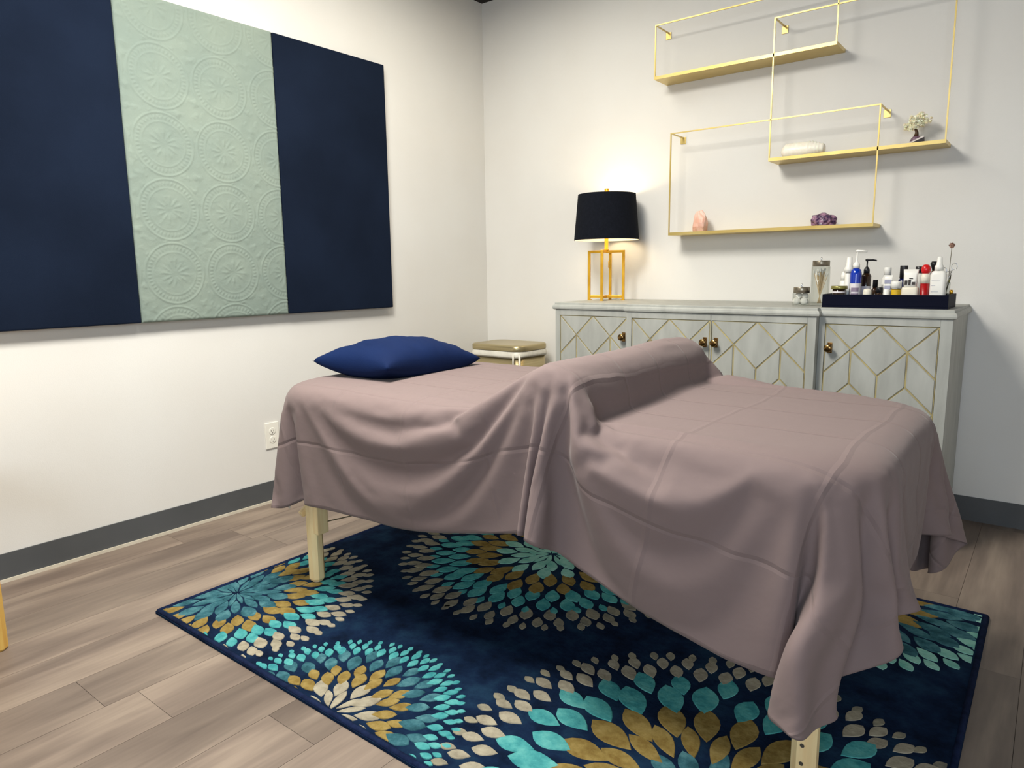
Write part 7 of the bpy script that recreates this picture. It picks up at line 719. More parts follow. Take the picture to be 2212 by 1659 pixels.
-16,-1,2,1,1,2,0,-1,1,6,1,-8,8,-2,-2,4,1,0,2,1,1,-1,1,2,1,0,-1,-2,-2,-4,-1,-1,6,-2,5,1,-1,-3,-3,0,2,3,2,-2,-1,0,-2,0,0,3,1,0,1,-6,4,1,-1,10,3,-6,6,5,5,-2,3,-2,-7,-4,-8,-6,0,1,1,-2,-2,3,-4,2,1,-3,2,3,1,2,1,1,2,0,0,0,-3,-1,-2,-1,0,0,0,1,0,0,0,1,1,1,-3,-2,0,-1,-2,-2,0,-2,-3,-1,5,-3,1,2,1,-1,0,2,3,2,-1,2,-3,-1,1,
-15,0,0,3,1,-1,0,2,0,-2,-2,6,-4,-1,7,-1,3,0,0,1,0,2,0,-2,-1,-1,-1,-1,3,6,1,1,-5,4,-6,1,1,0,4,4,-4,-4,-1,4,-2,-1,1,-1,0,-1,0,-1,-1,7,-6,4,20,-3,-16,17,6,0,-7,-12,-10,7,2,-2,-10,4,4,-3,1,-4,3,0,-2,2,-4,3,1,-1,-1,-1,-1,-1,-2,-1,0,0,2,2,5,5,0,0,-3,-3,-1,-1,-2,0,1,1,5,-1,-3,-2,-1,0,-3,-9,3,4,-5,0,4,1,1,2,0,-1,-1,1,1,-4,1,-1,0,
-14,0,1,0,1,0,0,-1,-1,-1,-2,-11,-2,7,11,-1,3,3,2,0,0,0,0,1,1,0,1,2,-4,-5,1,0,5,0,2,-3,-2,4,-2,-4,9,5,2,-2,3,3,1,1,1,1,0,1,-1,-1,-1,5,-26,-1,30,0,-7,-19,-17,-5,8,-5,1,3,15,3,1,-5,5,-5,5,-3,-2,-1,4,-2,11,19,4,1,0,1,0,0,-1,-2,0,-2,-5,-6,-2,-1,1,1,-1,-1,-1,-2,-3,-5,-11,2,0,0,-3,-4,-7,-2,2,3,9,2,-2,-2,0,1,1,-2,-3,0,1,2,1,0,1,
-14,1,0,1,-1,-1,-1,0,-2,-4,-6,2,6,-3,-8,13,1,2,1,1,1,0,2,-1,0,-1,0,-2,4,4,-2,2,-4,-2,0,3,4,-3,-3,4,-10,-4,-1,0,-1,-1,0,-1,-1,0,1,-3,4,10,20,-21,15,19,-12,-19,-21,0,9,13,6,2,2,-4,-2,1,0,0,0,2,0,-2,-5,7,0,2,1,6,10,-5,-3,-7,0,-3,-11,-5,-5,-4,-2,0,1,1,1,1,1,1,2,1,3,7,5,-4,-2,-3,-2,-5,1,-4,-5,-2,3,8,4,3,1,-2,3,0,2,-2,-2,-2,3,3,-1,
-13,0,0,-1,0,0,-1,-4,-5,-3,1,-1,-4,-1,1,4,0,2,2,2,2,1,-2,0,-1,3,2,1,-2,-3,0,-1,3,4,1,-1,-3,2,5,-2,1,4,0,0,1,0,0,1,0,1,-5,2,8,-1,-19,17,8,-23,-9,-9,10,9,8,0,-1,-1,-7,2,0,-6,-1,6,2,0,1,8,5,0,3,3,-1,-3,-5,20,-3,4,-8,-2,3,0,-1,-1,-3,0,0,-6,-2,0,-2,-2,-2,-1,-3,-6,-2,0,0,-1,-5,-1,-2,1,2,2,-2,-2,2,6,3,4,-2,2,-1,1,1,0,-3,0,2,
-13,-1,0,0,-1,-3,-5,-3,-1,0,-2,-2,2,-5,7,-9,5,4,-6,3,-2,0,1,4,1,-1,-3,-1,4,1,2,0,-2,-2,-3,3,3,0,-1,0,4,0,1,0,0,1,2,3,3,-6,4,9,-7,-10,7,5,-16,-4,-7,16,12,9,4,-2,-5,-6,-7,-9,-10,-1,-2,1,4,1,5,2,25,3,4,-3,-11,10,-8,-19,-10,12,6,1,1,0,2,2,1,-4,-6,-2,-4,-5,1,3,1,-1,-1,-3,1,0,0,-6,1,5,-2,2,0,0,1,0,0,0,4,4,5,0,0,0,1,0,0,-1,0,
-15,1,-1,-2,-4,-4,-2,0,0,-2,-1,1,-4,4,-7,1,0,-2,3,-5,0,2,3,-5,0,2,2,2,-6,1,1,0,2,0,3,-2,-3,-1,0,0,-1,1,-1,1,1,4,0,-2,-1,7,2,-8,-2,-2,4,-3,-1,6,21,13,6,-5,-10,-10,-10,-7,2,-1,-5,-1,-2,0,9,7,-5,6,-11,13,12,16,7,-31,-11,-9,14,-14,0,6,-1,-2,-3,-1,2,2,4,4,3,1,-2,-4,-5,0,-2,4,-2,-2,-2,7,-4,-2,5,3,0,0,0,1,1,0,0,1,3,6,3,1,-1,0,0,-1,0,
-15,-1,-3,-5,-3,0,0,-1,-2,0,0,-1,-1,-2,-2,2,-3,-1,-2,0,2,-1,-1,2,1,-2,0,1,4,-2,-3,-1,0,0,0,1,1,2,0,1,1,0,1,0,0,-4,-1,-1,-1,1,-1,0,1,7,-3,-2,20,24,2,-7,-15,-13,-8,-4,-1,4,3,-7,0,0,0,0,2,1,3,0,8,-13,7,1,1,1,-2,-7,-1,-1,2,0,7,6,0,-3,-8,-4,-1,1,-1,1,0,-1,3,-1,2,-5,0,1,2,0,5,-2,0,3,3,0,-1,0,1,0,0,1,0,1,5,4,4,0,0,0,-1,
-17,-5,-5,0,0,0,0,-2,0,-1,-1,0,-2,-1,0,-1,-2,-2,0,0,0,0,0,1,-1,0,0,0,0,4,1,-1,-3,-1,0,-1,1,-1,0,0,-1,0,0,0,0,1,0,0,1,-2,2,2,2,4,14,22,3,-17,-13,-11,-5,0,0,-1,7,2,-10,1,0,0,-1,1,0,2,0,3,-1,5,-7,7,10,-10,-7,17,-6,-5,-6,-2,-1,1,-1,1,6,2,-2,-2,-1,-2,-1,1,0,-1,-1,1,0,-1,0,1,2,2,1,0,1,2,2,-1,0,1,1,0,0,0,0,3,4,5,3,0,0,
-25,-2,0,0,0,-1,-2,0,0,0,-1,-3,-1,0,2,-3,-2,0,-1,0,-1,1,0,0,2,-1,-1,-1,1,-1,3,3,1,-1,-1,-1,-1,0,-1,0,1,-1,0,0,0,1,-1,3,2,7,9,9,5,3,-2,-15,-15,-6,-1,1,2,-1,-2,9,-1,-9,1,0,1,-2,1,0,0,3,1,-2,4,1,-3,0,0,11,3,-16,5,5,1,-5,-3,-4,-1,0,-1,0,0,0,0,1,1,1,-2,0,-1,0,0,0,0,1,1,1,1,1,2,1,1,1,0,0,0,1,1,0,0,0,1,3,4,5,2,
-28,1,0,0,0,-3,0,0,-1,0,-2,-2,0,-1,1,-3,0,-1,1,-2,1,-1,1,1,-2,3,0,-1,-2,0,0,0,3,3,1,0,-1,0,0,-1,-1,2,1,2,2,1,10,6,5,0,-5,-7,-5,-5,-7,-2,1,1,2,-1,-3,0,9,-3,-8,1,0,0,0,-1,0,1,0,1,3,0,-2,9,-6,-3,6,5,7,3,-14,1,0,-3,-2,-4,-1,0,0,0,0,0,0,2,0,-2,1,-1,0,-1,0,1,-1,1,1,1,0,2,0,2,2,2,-1,0,0,0,1,1,0,0,0,0,1,3,4,
-27,0,1,-2,-2,1,0,-1,0,-2,-2,-1,0,1,-3,-1,-1,0,1,-1,-1,1,-1,1,2,-2,1,1,0,-1,-2,1,-1,1,1,3,3,0,-1,1,2,5,3,2,2,1,-6,-5,-4,-4,-3,1,1,1,0,1,2,0,-4,-1,2,5,-1,-7,1,-2,1,0,0,0,-1,1,0,2,0,2,2,-5,16,-13,-1,-1,1,7,8,-6,-6,-2,-3,-1,0,1,0,0,0,1,0,-1,-1,0,-1,0,0,1,-1,0,1,-1,2,0,1,0,3,0,1,1,2,1,0,0,0,0,1,0,0,0,0,0,2,
-27,0,-1,-1,0,-1,0,0,-2,-2,-1,0,1,-1,-2,-1,0,-1,0,0,0,-1,1,-1,1,1,-1,1,0,1,0,-2,0,-1,1,0,0,2,4,1,1,-4,-2,-1,-1,-1,0,0,1,1,2,0,0,1,2,0,-3,-3,2,0,4,2,-8,0,-1,2,-1,0,-1,0,1,0,0,1,1,1,-1,5,-3,12,-14,-1,0,-2,1,0,1,0,1,0,3,-1,0,-1,0,0,0,-3,1,0,-1,0,-1,0,1,-1,0,0,1,1,0,1,1,2,0,1,3,0,1,0,0,1,1,2,0,1,1,1,1,
-26,-1,-2,-1,0,0,0,-1,-2,-1,-1,1,0,-2,-2,-1,0,0,1,1,-3,1,-1,1,-1,1,1,-1,1,0,1,1,-1,-1,-1,1,1,1,0,1,0,0,0,-1,-1,0,-1,1,0,1,0,1,2,-1,-2,-3,0,3,-3,7,1,-9,0,0,1,-1,1,0,0,-1,1,0,0,1,1,0,1,-3,4,1,6,-9,-3,2,0,0,1,2,1,2,0,-1,-2,0,-2,-2,-1,2,-1,-1,0,0,1,-1,0,1,-1,0,1,1,1,0,0,2,1,1,0,3,1,0,1,1,1,1,2,1,1,2,0,
-28,-2,0,1,-1,1,-2,-2,-1,-1,1,0,-2,-1,-2,0,0,0,0,1,-1,-1,1,-1,1,0,1,1,-2,0,0,1,2,1,-2,-2,0,0,1,0,0,0,0,0,0,0,1,1,0,0,3,-1,-2,-2,0,1,0,-3,11,-5,-6,1,-1,1,-1,1,1,-2,1,-1,0,1,-1,2,1,0,1,1,-1,1,0,2,-4,-2,0,1,0,-1,0,0,-1,0,1,-1,1,0,1,-1,0,0,0,-1,0,0,0,0,0,0,1,1,0,0,1,2,1,0,1,2,1,3,0,0,1,1,2,1,2,1,1,
-29,0,-1,0,1,-2,-1,-2,-1,0,0,0,0,-3,0,0,0,-1,0,1,0,-1,-1,1,-1,0,1,1,1,-2,0,-1,0,2,3,0,-3,0,-1,0,1,2,0,-1,1,1,0,0,2,0,-4,-1,-1,2,0,-2,0,11,-9,-1,-2,0,1,-1,1,0,0,0,0,-1,1,0,0,1,1,0,-1,1,0,1,1,-1,2,-3,-2,0,1,0,-1,1,0,0,-1,0,0,1,-1,1,-2,0,0,1,-1,1,0,-1,0,0,0,2,0,0,1,1,2,1,0,0,3,1,2,1,1,1,1,2,2,1,2,
-30,0,1,-1,-1,0,-2,-1,0,0,0,0,-3,-1,1,-1,-1,0,0,1,-1,-1,1,-1,1,0,-1,0,2,2,-2,-1,0,-1,1,1,3,-1,-2,0,-1,0,1,3,0,1,0,-2,-3,-1,1,1,1,-2,-1,3,7,-9,1,-2,1,0,-1,1,0,1,-1,0,-1,1,0,0,0,1,1,0,0,-2,1,2,0,0,-2,1,1,1,-3,0,0,-2,1,0,0,1,-1,0,1,-2,1,0,0,-1,1,-1,0,0,1,-1,1,0,2,-1,0,0,2,2,1,1,0,3,2,2,0,1,1,3,1,3,2,
-29,-1,0,1,-1,-3,-2,1,-1,0,1,-1,-2,-2,0,0,0,1,0,0,0,-1,-1,1,-1,0,1,0,0,1,2,-1,-2,0,-1,0,0,0,2,0,0,-2,1,-1,0,0,0,1,1,1,0,-1,-2,2,2,4,-6,0,-1,0,-1,0,1,-1,1,0,0,0,-1,0,1,0,-1,2,1,-1,1,0,-2,2,2,0,-1,0,-2,0,1,-1,0,0,-1,0,0,0,1,-1,-1,1,0,-1,0,0,0,1,-1,1,-1,1,-1,2,0,1,-1,0,1,3,1,0,1,2,2,2,3,0,2,0,3,2,3,
-30,1,0,-2,-2,-1,0,-1,1,0,-1,-1,-2,0,0,0,-1,1,0,-1,2,-2,0,-1,1,0,-1,1,0,0,1,2,0,-2,-1,0,0,0,0,-1,0,0,-1,1,1,0,1,0,0,-1,-1,1,2,1,2,-4,0,-1,-1,0,1,0,-1,1,0,-1,0,1,-1,0,1,0,0,0,2,0,0,-1,0,-1,2,2,-1,-1,0,-2,0,0,0,0,0,0,0,0,-1,1,0,0,-1,1,-1,1,0,-1,1,-1,0,0,0,1,1,0,0,0,0,2,4,1,0,0,2,3,2,2,1,2,1,3,3,
-29,-1,0,-2,-1,-2,0,1,-1,0,1,-2,-1,0,-2,1,1,-2,0,0,1,-1,0,0,-1,0,1,-1,0,0,0,2,2,0,-2,0,1,2,1,1,1,0,0,-1,-1,-1,-2,-1,-1,1,1,1,2,-2,-2,0,-1,0,0,0,-1,0,1,0,-1,1,0,-1,0,1,0,0,0,0,2,2,-1,0,-2,0,0,2,2,-2,-1,-1,0,0,0,0,-1,0,0,0,0,0,0,-1,1,-1,1,-1,0,1,-1,0,1,-1,0,0,2,0,1,-1,0,1,3,4,1,0,1,1,3,3,2,2,0,3,2,
-21,-2,-4,-4,-3,0,0,-1,1,0,-1,-3,0,-1,1,0,-1,1,-1,0,1,-1,0,0,0,0,-1,0,1,0,0,-1,0,3,2,-2,-2,-1,0,1,-1,1,0,-1,0,0,1,0,2,0,2,0,-4,1,0,-1,0,-1,1,-1,1,0,0,0,0,-1,0,1,-1,1,0,0,0,0,2,-1,1,0,0,-2,0,0,4,1,-2,-1,0,0,0,-1,1,-1,0,-1,1,-1,0,0,0,0,0,0,0,-1,0,1,-1,0,0,0,2,1,-1,1,0,0,0,4,3,2,0,1,2,3,3,2,2,1,4,
-18,-4,-6,-3,-2,-1,0,0,0,0,-1,-2,-1,0,-1,1,0,0,3,1,-6,2,-1,0,0,0,0,0,-1,1,0,0,0,-1,2,2,0,-1,-1,-1,0,0,-1,1,0,0,1,3,0,0,-3,-2,2,0,-1,0,-1,1,-1,1,-1,0,0,0,1,0,0,-1,0,1,0,0,-1,1,1,1,0,-1,0,0,0,0,-1,4,1,-2,-1,0,-1,1,-1,0,0,0,0,-1,0,0,0,0,-1,1,-1,0,1,-1,0,0,0,1,0,1,0,0,0,0,1,2,5,1,2,1,1,2,4,3,3,1,2,
-14,-8,-5,-4,-2,-1,-1,1,0,1,-4,-2,1,3,-1,-3,1,1,3,-5,0,1,-1,-1,0,0,1,0,0,-1,0,1,0,0,-1,1,1,0,0,0,0,-1,1,1,0,1,0,-2,-1,-1,1,1,0,0,-1,0,0,-1,0,0,1,0,0,0,-1,0,0,0,0,2,0,0,-1,0,1,1,-1,1,0,-1,-1,0,1,-1,3,1,-1,-1,0,-1,1,0,-1,0,-1,1,0,0,-1,0,0,-1,1,0,-1,0,1,0,-1,0,1,1,1,-1,1,0,1,0,3,5,2,1,1,2,1,5,4,2,2,
-11,-10,-5,-3,-3,-2,0,0,1,-1,-4,1,2,-1,-1,0,0,1,-3,-1,2,0,0,-1,0,0,-1,0,1,0,0,0,0,0,1,-1,0,0,0,0,0,0,0,0,0,0,0,0,1,0,0,0,-1,-1,1,-1,0,1,0,0,-1,0,1,0,0,0,0,-1,2,0,1,-3,1,0,1,0,1,-1,0,1,-1,-1,0,0,0,2,1,0,0,-1,-1,0,1,-1,0,0,-1,0,0,0,0,0,-1,0,0,1,-1,0,0,-1,2,2,-1,1,-1,0,1,1,1,4,5,1,3,1,2,2,5,5,2,
-13,-5,-7,-5,-2,-1,0,1,0,-5,-1,2,-2,-1,3,0,0,-2,-1,1,0,0,-1,1,-1,0,0,0,-1,1,0,0,0,1,-1,1,0,1,0,0,1,1,-1,-1,1,-1,0,-1,-1,0,0,0,0,0,-1,0,1,-1,0,0,1,0,-1,0,0,0,0,3,0,-1,-1,-1,1,0,1,1,-1,1,0,-1,0,0,-1,0,0,1,0,0,0,1,0,0,-1,1,0,-1,0,-1,0,0,0,0,0,0,0,-1,0,0,0,0,0,2,0,0,0,1,0,0,1,2,8,4,0,3,2,1,2,6,5]
def sheet():
    nyr, nxr, X0, X1, Y0, Y1 = (80, 129, 0.595, 3.04, -2.465, -0.87)
    q = np.array(SHEET, dtype=np.int32).reshape(3, nyr, nxr)
    q = np.cumsum(np.cumsum(q, axis=2), axis=1)
    co = np.moveaxis(q, 0, 2).astype(float) * .0005
    V = co.reshape(-1, 3).tolist()
    F = [(j*nxr+i, j*nxr+i+1, (j+1)*nxr+i+1, (j+1)*nxr+i) for j in range(nyr-1) for i in range(nxr-1)]
    me = bpy.data.meshes.new('bed_sheet'); me.from_pydata(V, [], F); me.materials.append(M['sheet'])
    uv = me.uv_layers.new(name='cloth')
    li = np.empty(len(me.loops), dtype=np.int32); me.loops.foreach_get('vertex_index', li)
    us = np.stack([(li % nxr)*(X1-X0)/(nxr-1), (li//nxr)*(Y1-Y0)/(nyr-1)], 1).astype(np.float32); uv.data.foreach_set('uv', us.ravel())
    for p in me.polygons: p.use_smooth = True
    o = link(bpy.data.objects.new('bed_sheet', me)); tag(o, 'mauve-taupe cotton sheet draped over the table and bolster', 'sheet')
    s = o.modifiers.new('smooth', 'SUBSURF'); s.levels = 1; s.render_levels = 2
    d = o.modifiers.new('thick', 'SOLIDIFY'); d.thickness = .0012; d.offset = 1
    return o, co
sheet_o, SH = sheet()
hx_, hy_, hz_ = SH[1, 1]
B().box(-.016, -.001, -.012, .016, .001, .004, 0, M=Matrix.Translation((hx_+.02, hy_-.004, hz_-.002)) @ Matrix.Rotation(.15, 4, 'Y')).build('care_tag', M['white'], sheet_o)

# ------------------------------------------------------------------ pillow
def pillow():
    P0 = [Vector(p) for p in ((.835, -1.925, .757), (1.17, -1.89, .75), (1.125, -1.385, .728), (.80, -1.40, .745))]  # corner seams
    n = 56; V = []; idx = {}
    def base(u, v): return (P0[0]*(1-u)*(1-v) + P0[1]*u*(1-v) + P0[2]*u*v + P0[3]*(1-u)*v)
    for sd in (1, -1):
        for j in range(n+1):
            for i in range(n+1):
                u, v = i/n, j/n
                if sd < 0 and (i in (0, n) or j in (0, n)): idx[(sd, i, j)] = idx[(1, i, j)]; continue
                a, c = 2*u-1, 2*v-1
                # edges pull in between the corners
                pu = .5 + (u-.5)*(1 - .10*(1-c*c)*abs(a)**3); pv = .5 + (v-.5)*(1 - .07*(1-a*a)*abs(c)**3)
                p = base(pu, pv)
                e = max(0, (1-a*a)*(1-c*c)); th = e**.42
                hgt = .098*th if sd > 0 else -.062*th
                cn = abs(a*c)
                wr = .0035*noise.noise(Vector((a*2, c*14+a*4, 2)))*min(1, e*4)*(.4+max(0, c)) + .006*noise.noise(Vector((a*1.3+c*3, c*2, 7)))*min(1, e*5)
                lift = -.030*(1-cn**2)*(1 if sd > 0 else .6)
                z = p.z + lift*.6 + hgt + (wr if sd > 0 else 0)
                z = max(z, .7035 if sd < 0 else .706)
                idx[(sd, i, j)] = len(V); V.append((p.x, p.y, z))
    F = []
    for sd in (1, -1):
        for j in range(n):
            for i in range(n):
                f = (idx[(sd, i, j)], idx[(sd, i+1, j)], idx[(sd, i+1, j+1)], idx[(sd, i, j+1)]); F.append(f if sd > 0 else f[::-1])
    me = bpy.data.meshes.new('pillow'); me.from_pydata(V, [], F); me.materials.append(M['pillow'])
    for p in me.polygons: p.use_smooth = True
    return tag(link(bpy.data.objects.new('pillow', me)), 'royal blue pillow lying at the head of the massage table', 'pillow')
pillow()

# ------------------------------------------------------------------ sideboard cabinet
YS, YC = -.493, -.530
cab = thing('sideboard_cabinet', 'grey-washed breakfront sideboard with gilt diamond inlay doors against the back wall', 'cabinet', (0, 0, 0))
b = B()
Z0 = .13
xL, xa, xb, xR = .854, 1.270, 2.090, 2.533
# carcass with face frames
def carc(x0, x1, yf, doors):
    b.box(x0, yf+.022, Z0, x1, -.012, .8615)
    xs = [x0] + [v for d in doors for v in d] + [x1]
    for i in range(0, len(xs), 2): 
        if xs[i+1]-xs[i] > .004: b.box(xs[i], yf, Z0, xs[i+1], yf+.022, .8615, .0015)
    for d0, d1 in doors:
        b.box(d0, yf, .8345, d1, yf+.022, .8615, .0015); b.box(d0, yf, Z0, d1, yf+.022, .194, .0015)
dL = [(.880, 1.258)]; dC = [(1.2955, 1.6675), (1.6725, 2.0575)]; dR = [(2.113, 2.4955)]
carc(xL, xa-.0005, YS, dL); carc(xa, xb, YC, dC); carc(xb+.0005, xR, YS, dR)
b.build('carcass', M['cab'], cab)
b = B()
b.box(1.6677, YC+.002, .196, 1.6723, YC+.021, .834); b.build('door_gap', M['cabdark'], cab)
# top: slab with a rounded edge and a thinner lip
def outline(o):
    return [(xL-.012-o+0, -.004), (xL-.012-o, YS-.008-o), (xa-.008-o, YS-.008-o), (xa-.008-o, YC-.008-o), (xb+.010+o, YC-.008-o), (xb+.010+o, YS-.008-o), (xR+.010+o, YS-.008-o), (xR+.010+o, -.004)]
b = B(); loft(b, [(outline(o), z) for o, z in ((-.006, .862), (0, .865), (.0015, .872), (0, .880), (-.004, .885), (-.008, .886), (-.008, .893), (-.010, .895))], smooth=False)
b.build('top', M['cab'], cab)
# doors: dark gilt ground with raised bevelled tiles
def cells(w, h):
    q = w/4; v = (h/2 - 3*q)      # lattice mirrored about the door's middle
    v = h/2 - 2*q
    T0, T2, T4 = (0, 0), (2*q, 0), (4*q, 0); X1, X3 = (q, -q), (3*q, -q); V0, V2, V4 = (0, -2*q), (2*q, -2*q), (4*q, -2*q)
    L1, L3 = (q, -q-v), (3*q, -q-v); W0, W2, W4 = (0, -2*q-v), (2*q, -2*q-v), (4*q, -2*q-v)
    up = [[T0, T2, X1], [T2, T4, X3], [T0, X1, V0], [T2, X3, V2, X1], [T4, V4, X3], [V0, X1, L1, W0], [X1, V2, W2, L1], [V2, X3, L3, W2], [X3, V4, W4, L3]]
    lo = [[(x, -h-y) for x, y in c] for c in up]
    mid = [[L1, W2, (q, -h-L1[1]), W0], [L3, W4, (3*q, -h-L3[1]), W2]]
    return up + lo + mid
def inset(poly, d):
    ar = sum(poly[i][0]*poly[(i+1) % len(poly)][1] - poly[(i+1) % len(poly)][0]*poly[i][1] for i in range(len(poly)))
    if ar < 0: poly = poly[::-1]
    out = []; n = len(poly)
    for i in range(n):
        p0, p1, p2 = Vector(poly[i-1]), Vector(poly[i]), Vector(poly[(i+1) % n])
        a = (p1-p0).normalized(); c = (p2-p1).normalized(); na = Vector((-a.y, a.x)); nc = Vector((-c.y, c.x))
        k = (na+nc); k = k / max(.25, k.dot(na)) if k.length > 1e-6 else na
        out.append(tuple(p1 + k*d))
    return out
def door(x0, x1, yf, knob_left):
    ztop, zbot = .8335, .195; w, h = x1-x0-.003, ztop-zbot
    xo = x0+.0015
    d = B().box(xo, yf+.004, zbot, xo+w, yf+.0215, ztop).build('door', M['groove'], cab)
    for c in cells(w, h):
        a = inset(c, .0022); i2 = inset(c, .0042); n = len(a)
        vs = [(xo+x, yf+.0045, ztop+z) for x, z in a] + [(xo+x, yf+.0008, ztop+z) for x, z in i2]
        tl = B(); tl.faces(vs, [(k, (k+1) % n, n+(k+1) % n, n+k) for k in range(n)] + [tuple(range(n, 2*n))]); tl.build('inlay_panel', M['cab'], d)
    kx = xo + (.020 if knob_left else w-.020); kz = .742
    kb = B(); kb.box(kx-.009, yf-.003, kz-.021, kx+.009, yf+.002, kz+.021, .002)
    Mk = Matrix.Translation((kx, yf-.003, kz)) @ Matrix.Rotation(math.pi/2, 4, 'X')
    kb.lathe([(.006, 0), (.006, .014), (.013, .017), (.0155, .021), (.0155, .026), (.013, .029), (.004, .030)], n=20, M=Mk)
    kb.build('knob', M['brass'], d)
door(*dL[0], YS, False); door(*dC[0], YC, False); door(*dC[1], YC, True); door(*dR[0], YS, True)
for x, y in ((xL+.03, YS+.03), (xa+.03, YC+.03), (xb-.03, YC+.03), (xR-.03, YS+.03), (xL+.03, -.045), (xR-.03, -.045)):
    b = B(); loft(b, [([(x+sx*k, y+sy*k) for sx, sy in ((1, 1), (-1, 1), (-1, -1), (1, -1))], z) for k, z in ((.011, 0), (.012, .004), (.024, Z0))], smooth=False); b.build('foot', M['brass'], cab)

# ------------------------------------------------------------------ table lamp
lx, ly, lz = .952, -.172, .8952
lamp = thing('table_lamp', 'lit table lamp with black drum shade and open gold cage base on the sideboard', 'lamp', (lx, ly, lz), math.radians(16.5))
a, t, h = .097, .0065, .255
for k in (0, 1):
    Mr = Matrix.Rotation(math.pi/2*k, 4, 'Z'); b = B()
    e = 0 if k == 0 else t
    b.box(-a, -t, .004, -a+2*t, t, h, .001, M=Mr); b.box(a-2*t, -t, .004, a, t, h, .001, M=Mr)
    for s in ((-a+2*t, -e), (e, a-2*t)) if k else ((-a+2*t, a-2*t),):
        b.box(s[0], -t, .012, s[1], t, .012+2*t, .001, M=Mr); b.box(s[0], -t, h-2*t, s[1], t, h, .001, M=Mr)
    for s in (-1, 1): b.box(s*(a-.010)-.010, -t, 0, s*(a-.010)+.010, t, .0045, 0, M=Mr)
    b.build('cage_frame', M['goldlamp'], lamp)
b = B(); b.lathe([(.014, h), (.014, h+.004), (.010, h+.006), (.010, h+.075), (.007, h+.08), (.007, h+.12)], n=18); b.build('neck', M['goldlamp'], lamp)
zb, zt, rb, rt = .307, .535, .166, .146
b = B(); b.lathe([(rb, zb), (rt, zt)], n=64, cap=False)
b.mi = 1; b.lathe([(rt-.002, zt), (rb-.002, zb)], n=64, cap=False)
b.mi = 0; b.lathe([(rb, zb), (rb-.002, zb)], n=64, cap=False); b.lathe([(rt-.002, zt), (rt, zt)], n=64, cap=False)
bm_s = b.build('lamp_shade', [M['shadeout'], M['shadein']], lamp)
b = B()
for k in range(3): b.tube((0, 0, zt-.012), ((rt-.002)*math.cos(2.1*k), (rt-.002)*math.sin(2.1*k), zt-.012), .0018, n=6)
b.build('shade_spider', M['goldlamp'], lamp)
b = B(); b.tube((0, 0, zt-.02), (0, 0, zt+.012), .004, n=10); b.lathe([(.011, zt+.010), (.012, zt+.012), (.012, zt+.026), (.011, zt+.028)], n=16); b.build('finial', M['goldlamp'], lamp)
b = B(); b.lathe([(.008, .378), (.014, .39), (.027, .41), (.030, .43), (.024, .45), (.008, .462)], n=20); b.build('bulb', M['bulb'], lamp)
ml = Matrix.Rotation(-math.radians(16.5), 4, 'Z')
b = B(); b.path([ml @ Vector((.033, -.03, .40)), ml @ Vector((.033, -.03, .20))], .0009, n=5); b.build('pull_chain', M['cream'], lamp)
b = B(); b.lathe([(.0015, .165), (.0035, .168), (.0035, .198), (.0015, .202)], (*(ml @ Vector((.033, -.03, 0))).xy, 0), n=10); b.build('pull_knob', M['goldlamp'], lamp)
ld = bpy.data.lights.new('bulb_light', 'POINT'); ld.energy = LAMP_W; ld.color = (1, .84, .58); ld.shadow_soft_size = .02
lo = link(bpy.data.objects.new('bulb_light', ld), lamp); lo.location = (0, 0, .485)

# ------------------------------------------------------------------ wall shelves
SD = .143
def shelf(x0, x1, z0, z1, label):
    t = thing('wall_shelf', label, 'shelf', (0, 0, 0), group='gold wire wall shelves'); r = .0027; y = -SD + r
    b = B(); b.box(x0, -SD, z0, x1, -.001, z0+.0035); b.box(x0, -SD, z0+.0035, x1, -SD+.003, z0+.014); b.box(x0, -SD+.003, z0+.0035, x0+.003, -.001, z0+.014)
    b.box(x1-.003, -SD+.003, z0+.0035, x1, -.001, z0+.014); b.build('shelf_board', M['gold'], t)
    for x in (x0+r, x1-r): B().box(x-r, y-r, z0+.0142, x+r, y+r, z1-2*r).build('upright', M['gold'], t)
    B().box(x0, y-r, z1-2*r+.0001, x1, y+r, z1).build('top_rail', M['gold'], t)
    for x in (x0+r, x1-r):
        am = B().box(x-r, y+r+.0001, z1-2*r, x+r, -.004, z1).build('wall_arm', M['gold'], t)
        pz = z1-.016
        B().box(x-.014, -.004, pz-.016, x+.014, 0, pz+.016, .001).build('mounting_plate', M['gold'], am)
    return t
S1 = (1.1905, 2.0091, 1.948, 2.1943); S2 = (1.7509, 2.4226, 1.5132, 2.1067); S3 = (1.2809, 2.1892, 1.2124, 1.6915)
shelf(*S1, 'empty gold wire wall shelf, topmost of the three'); 
# the three overlap on the wall, so the middle one hangs a little proud where its rails cross the others
shelf(*S2, 'tall gold wire wall shelf holding the white shell and the crystal tree')
shelf(*S3, 'long gold wire wall shelf holding the pink and purple stones, lowest of three')

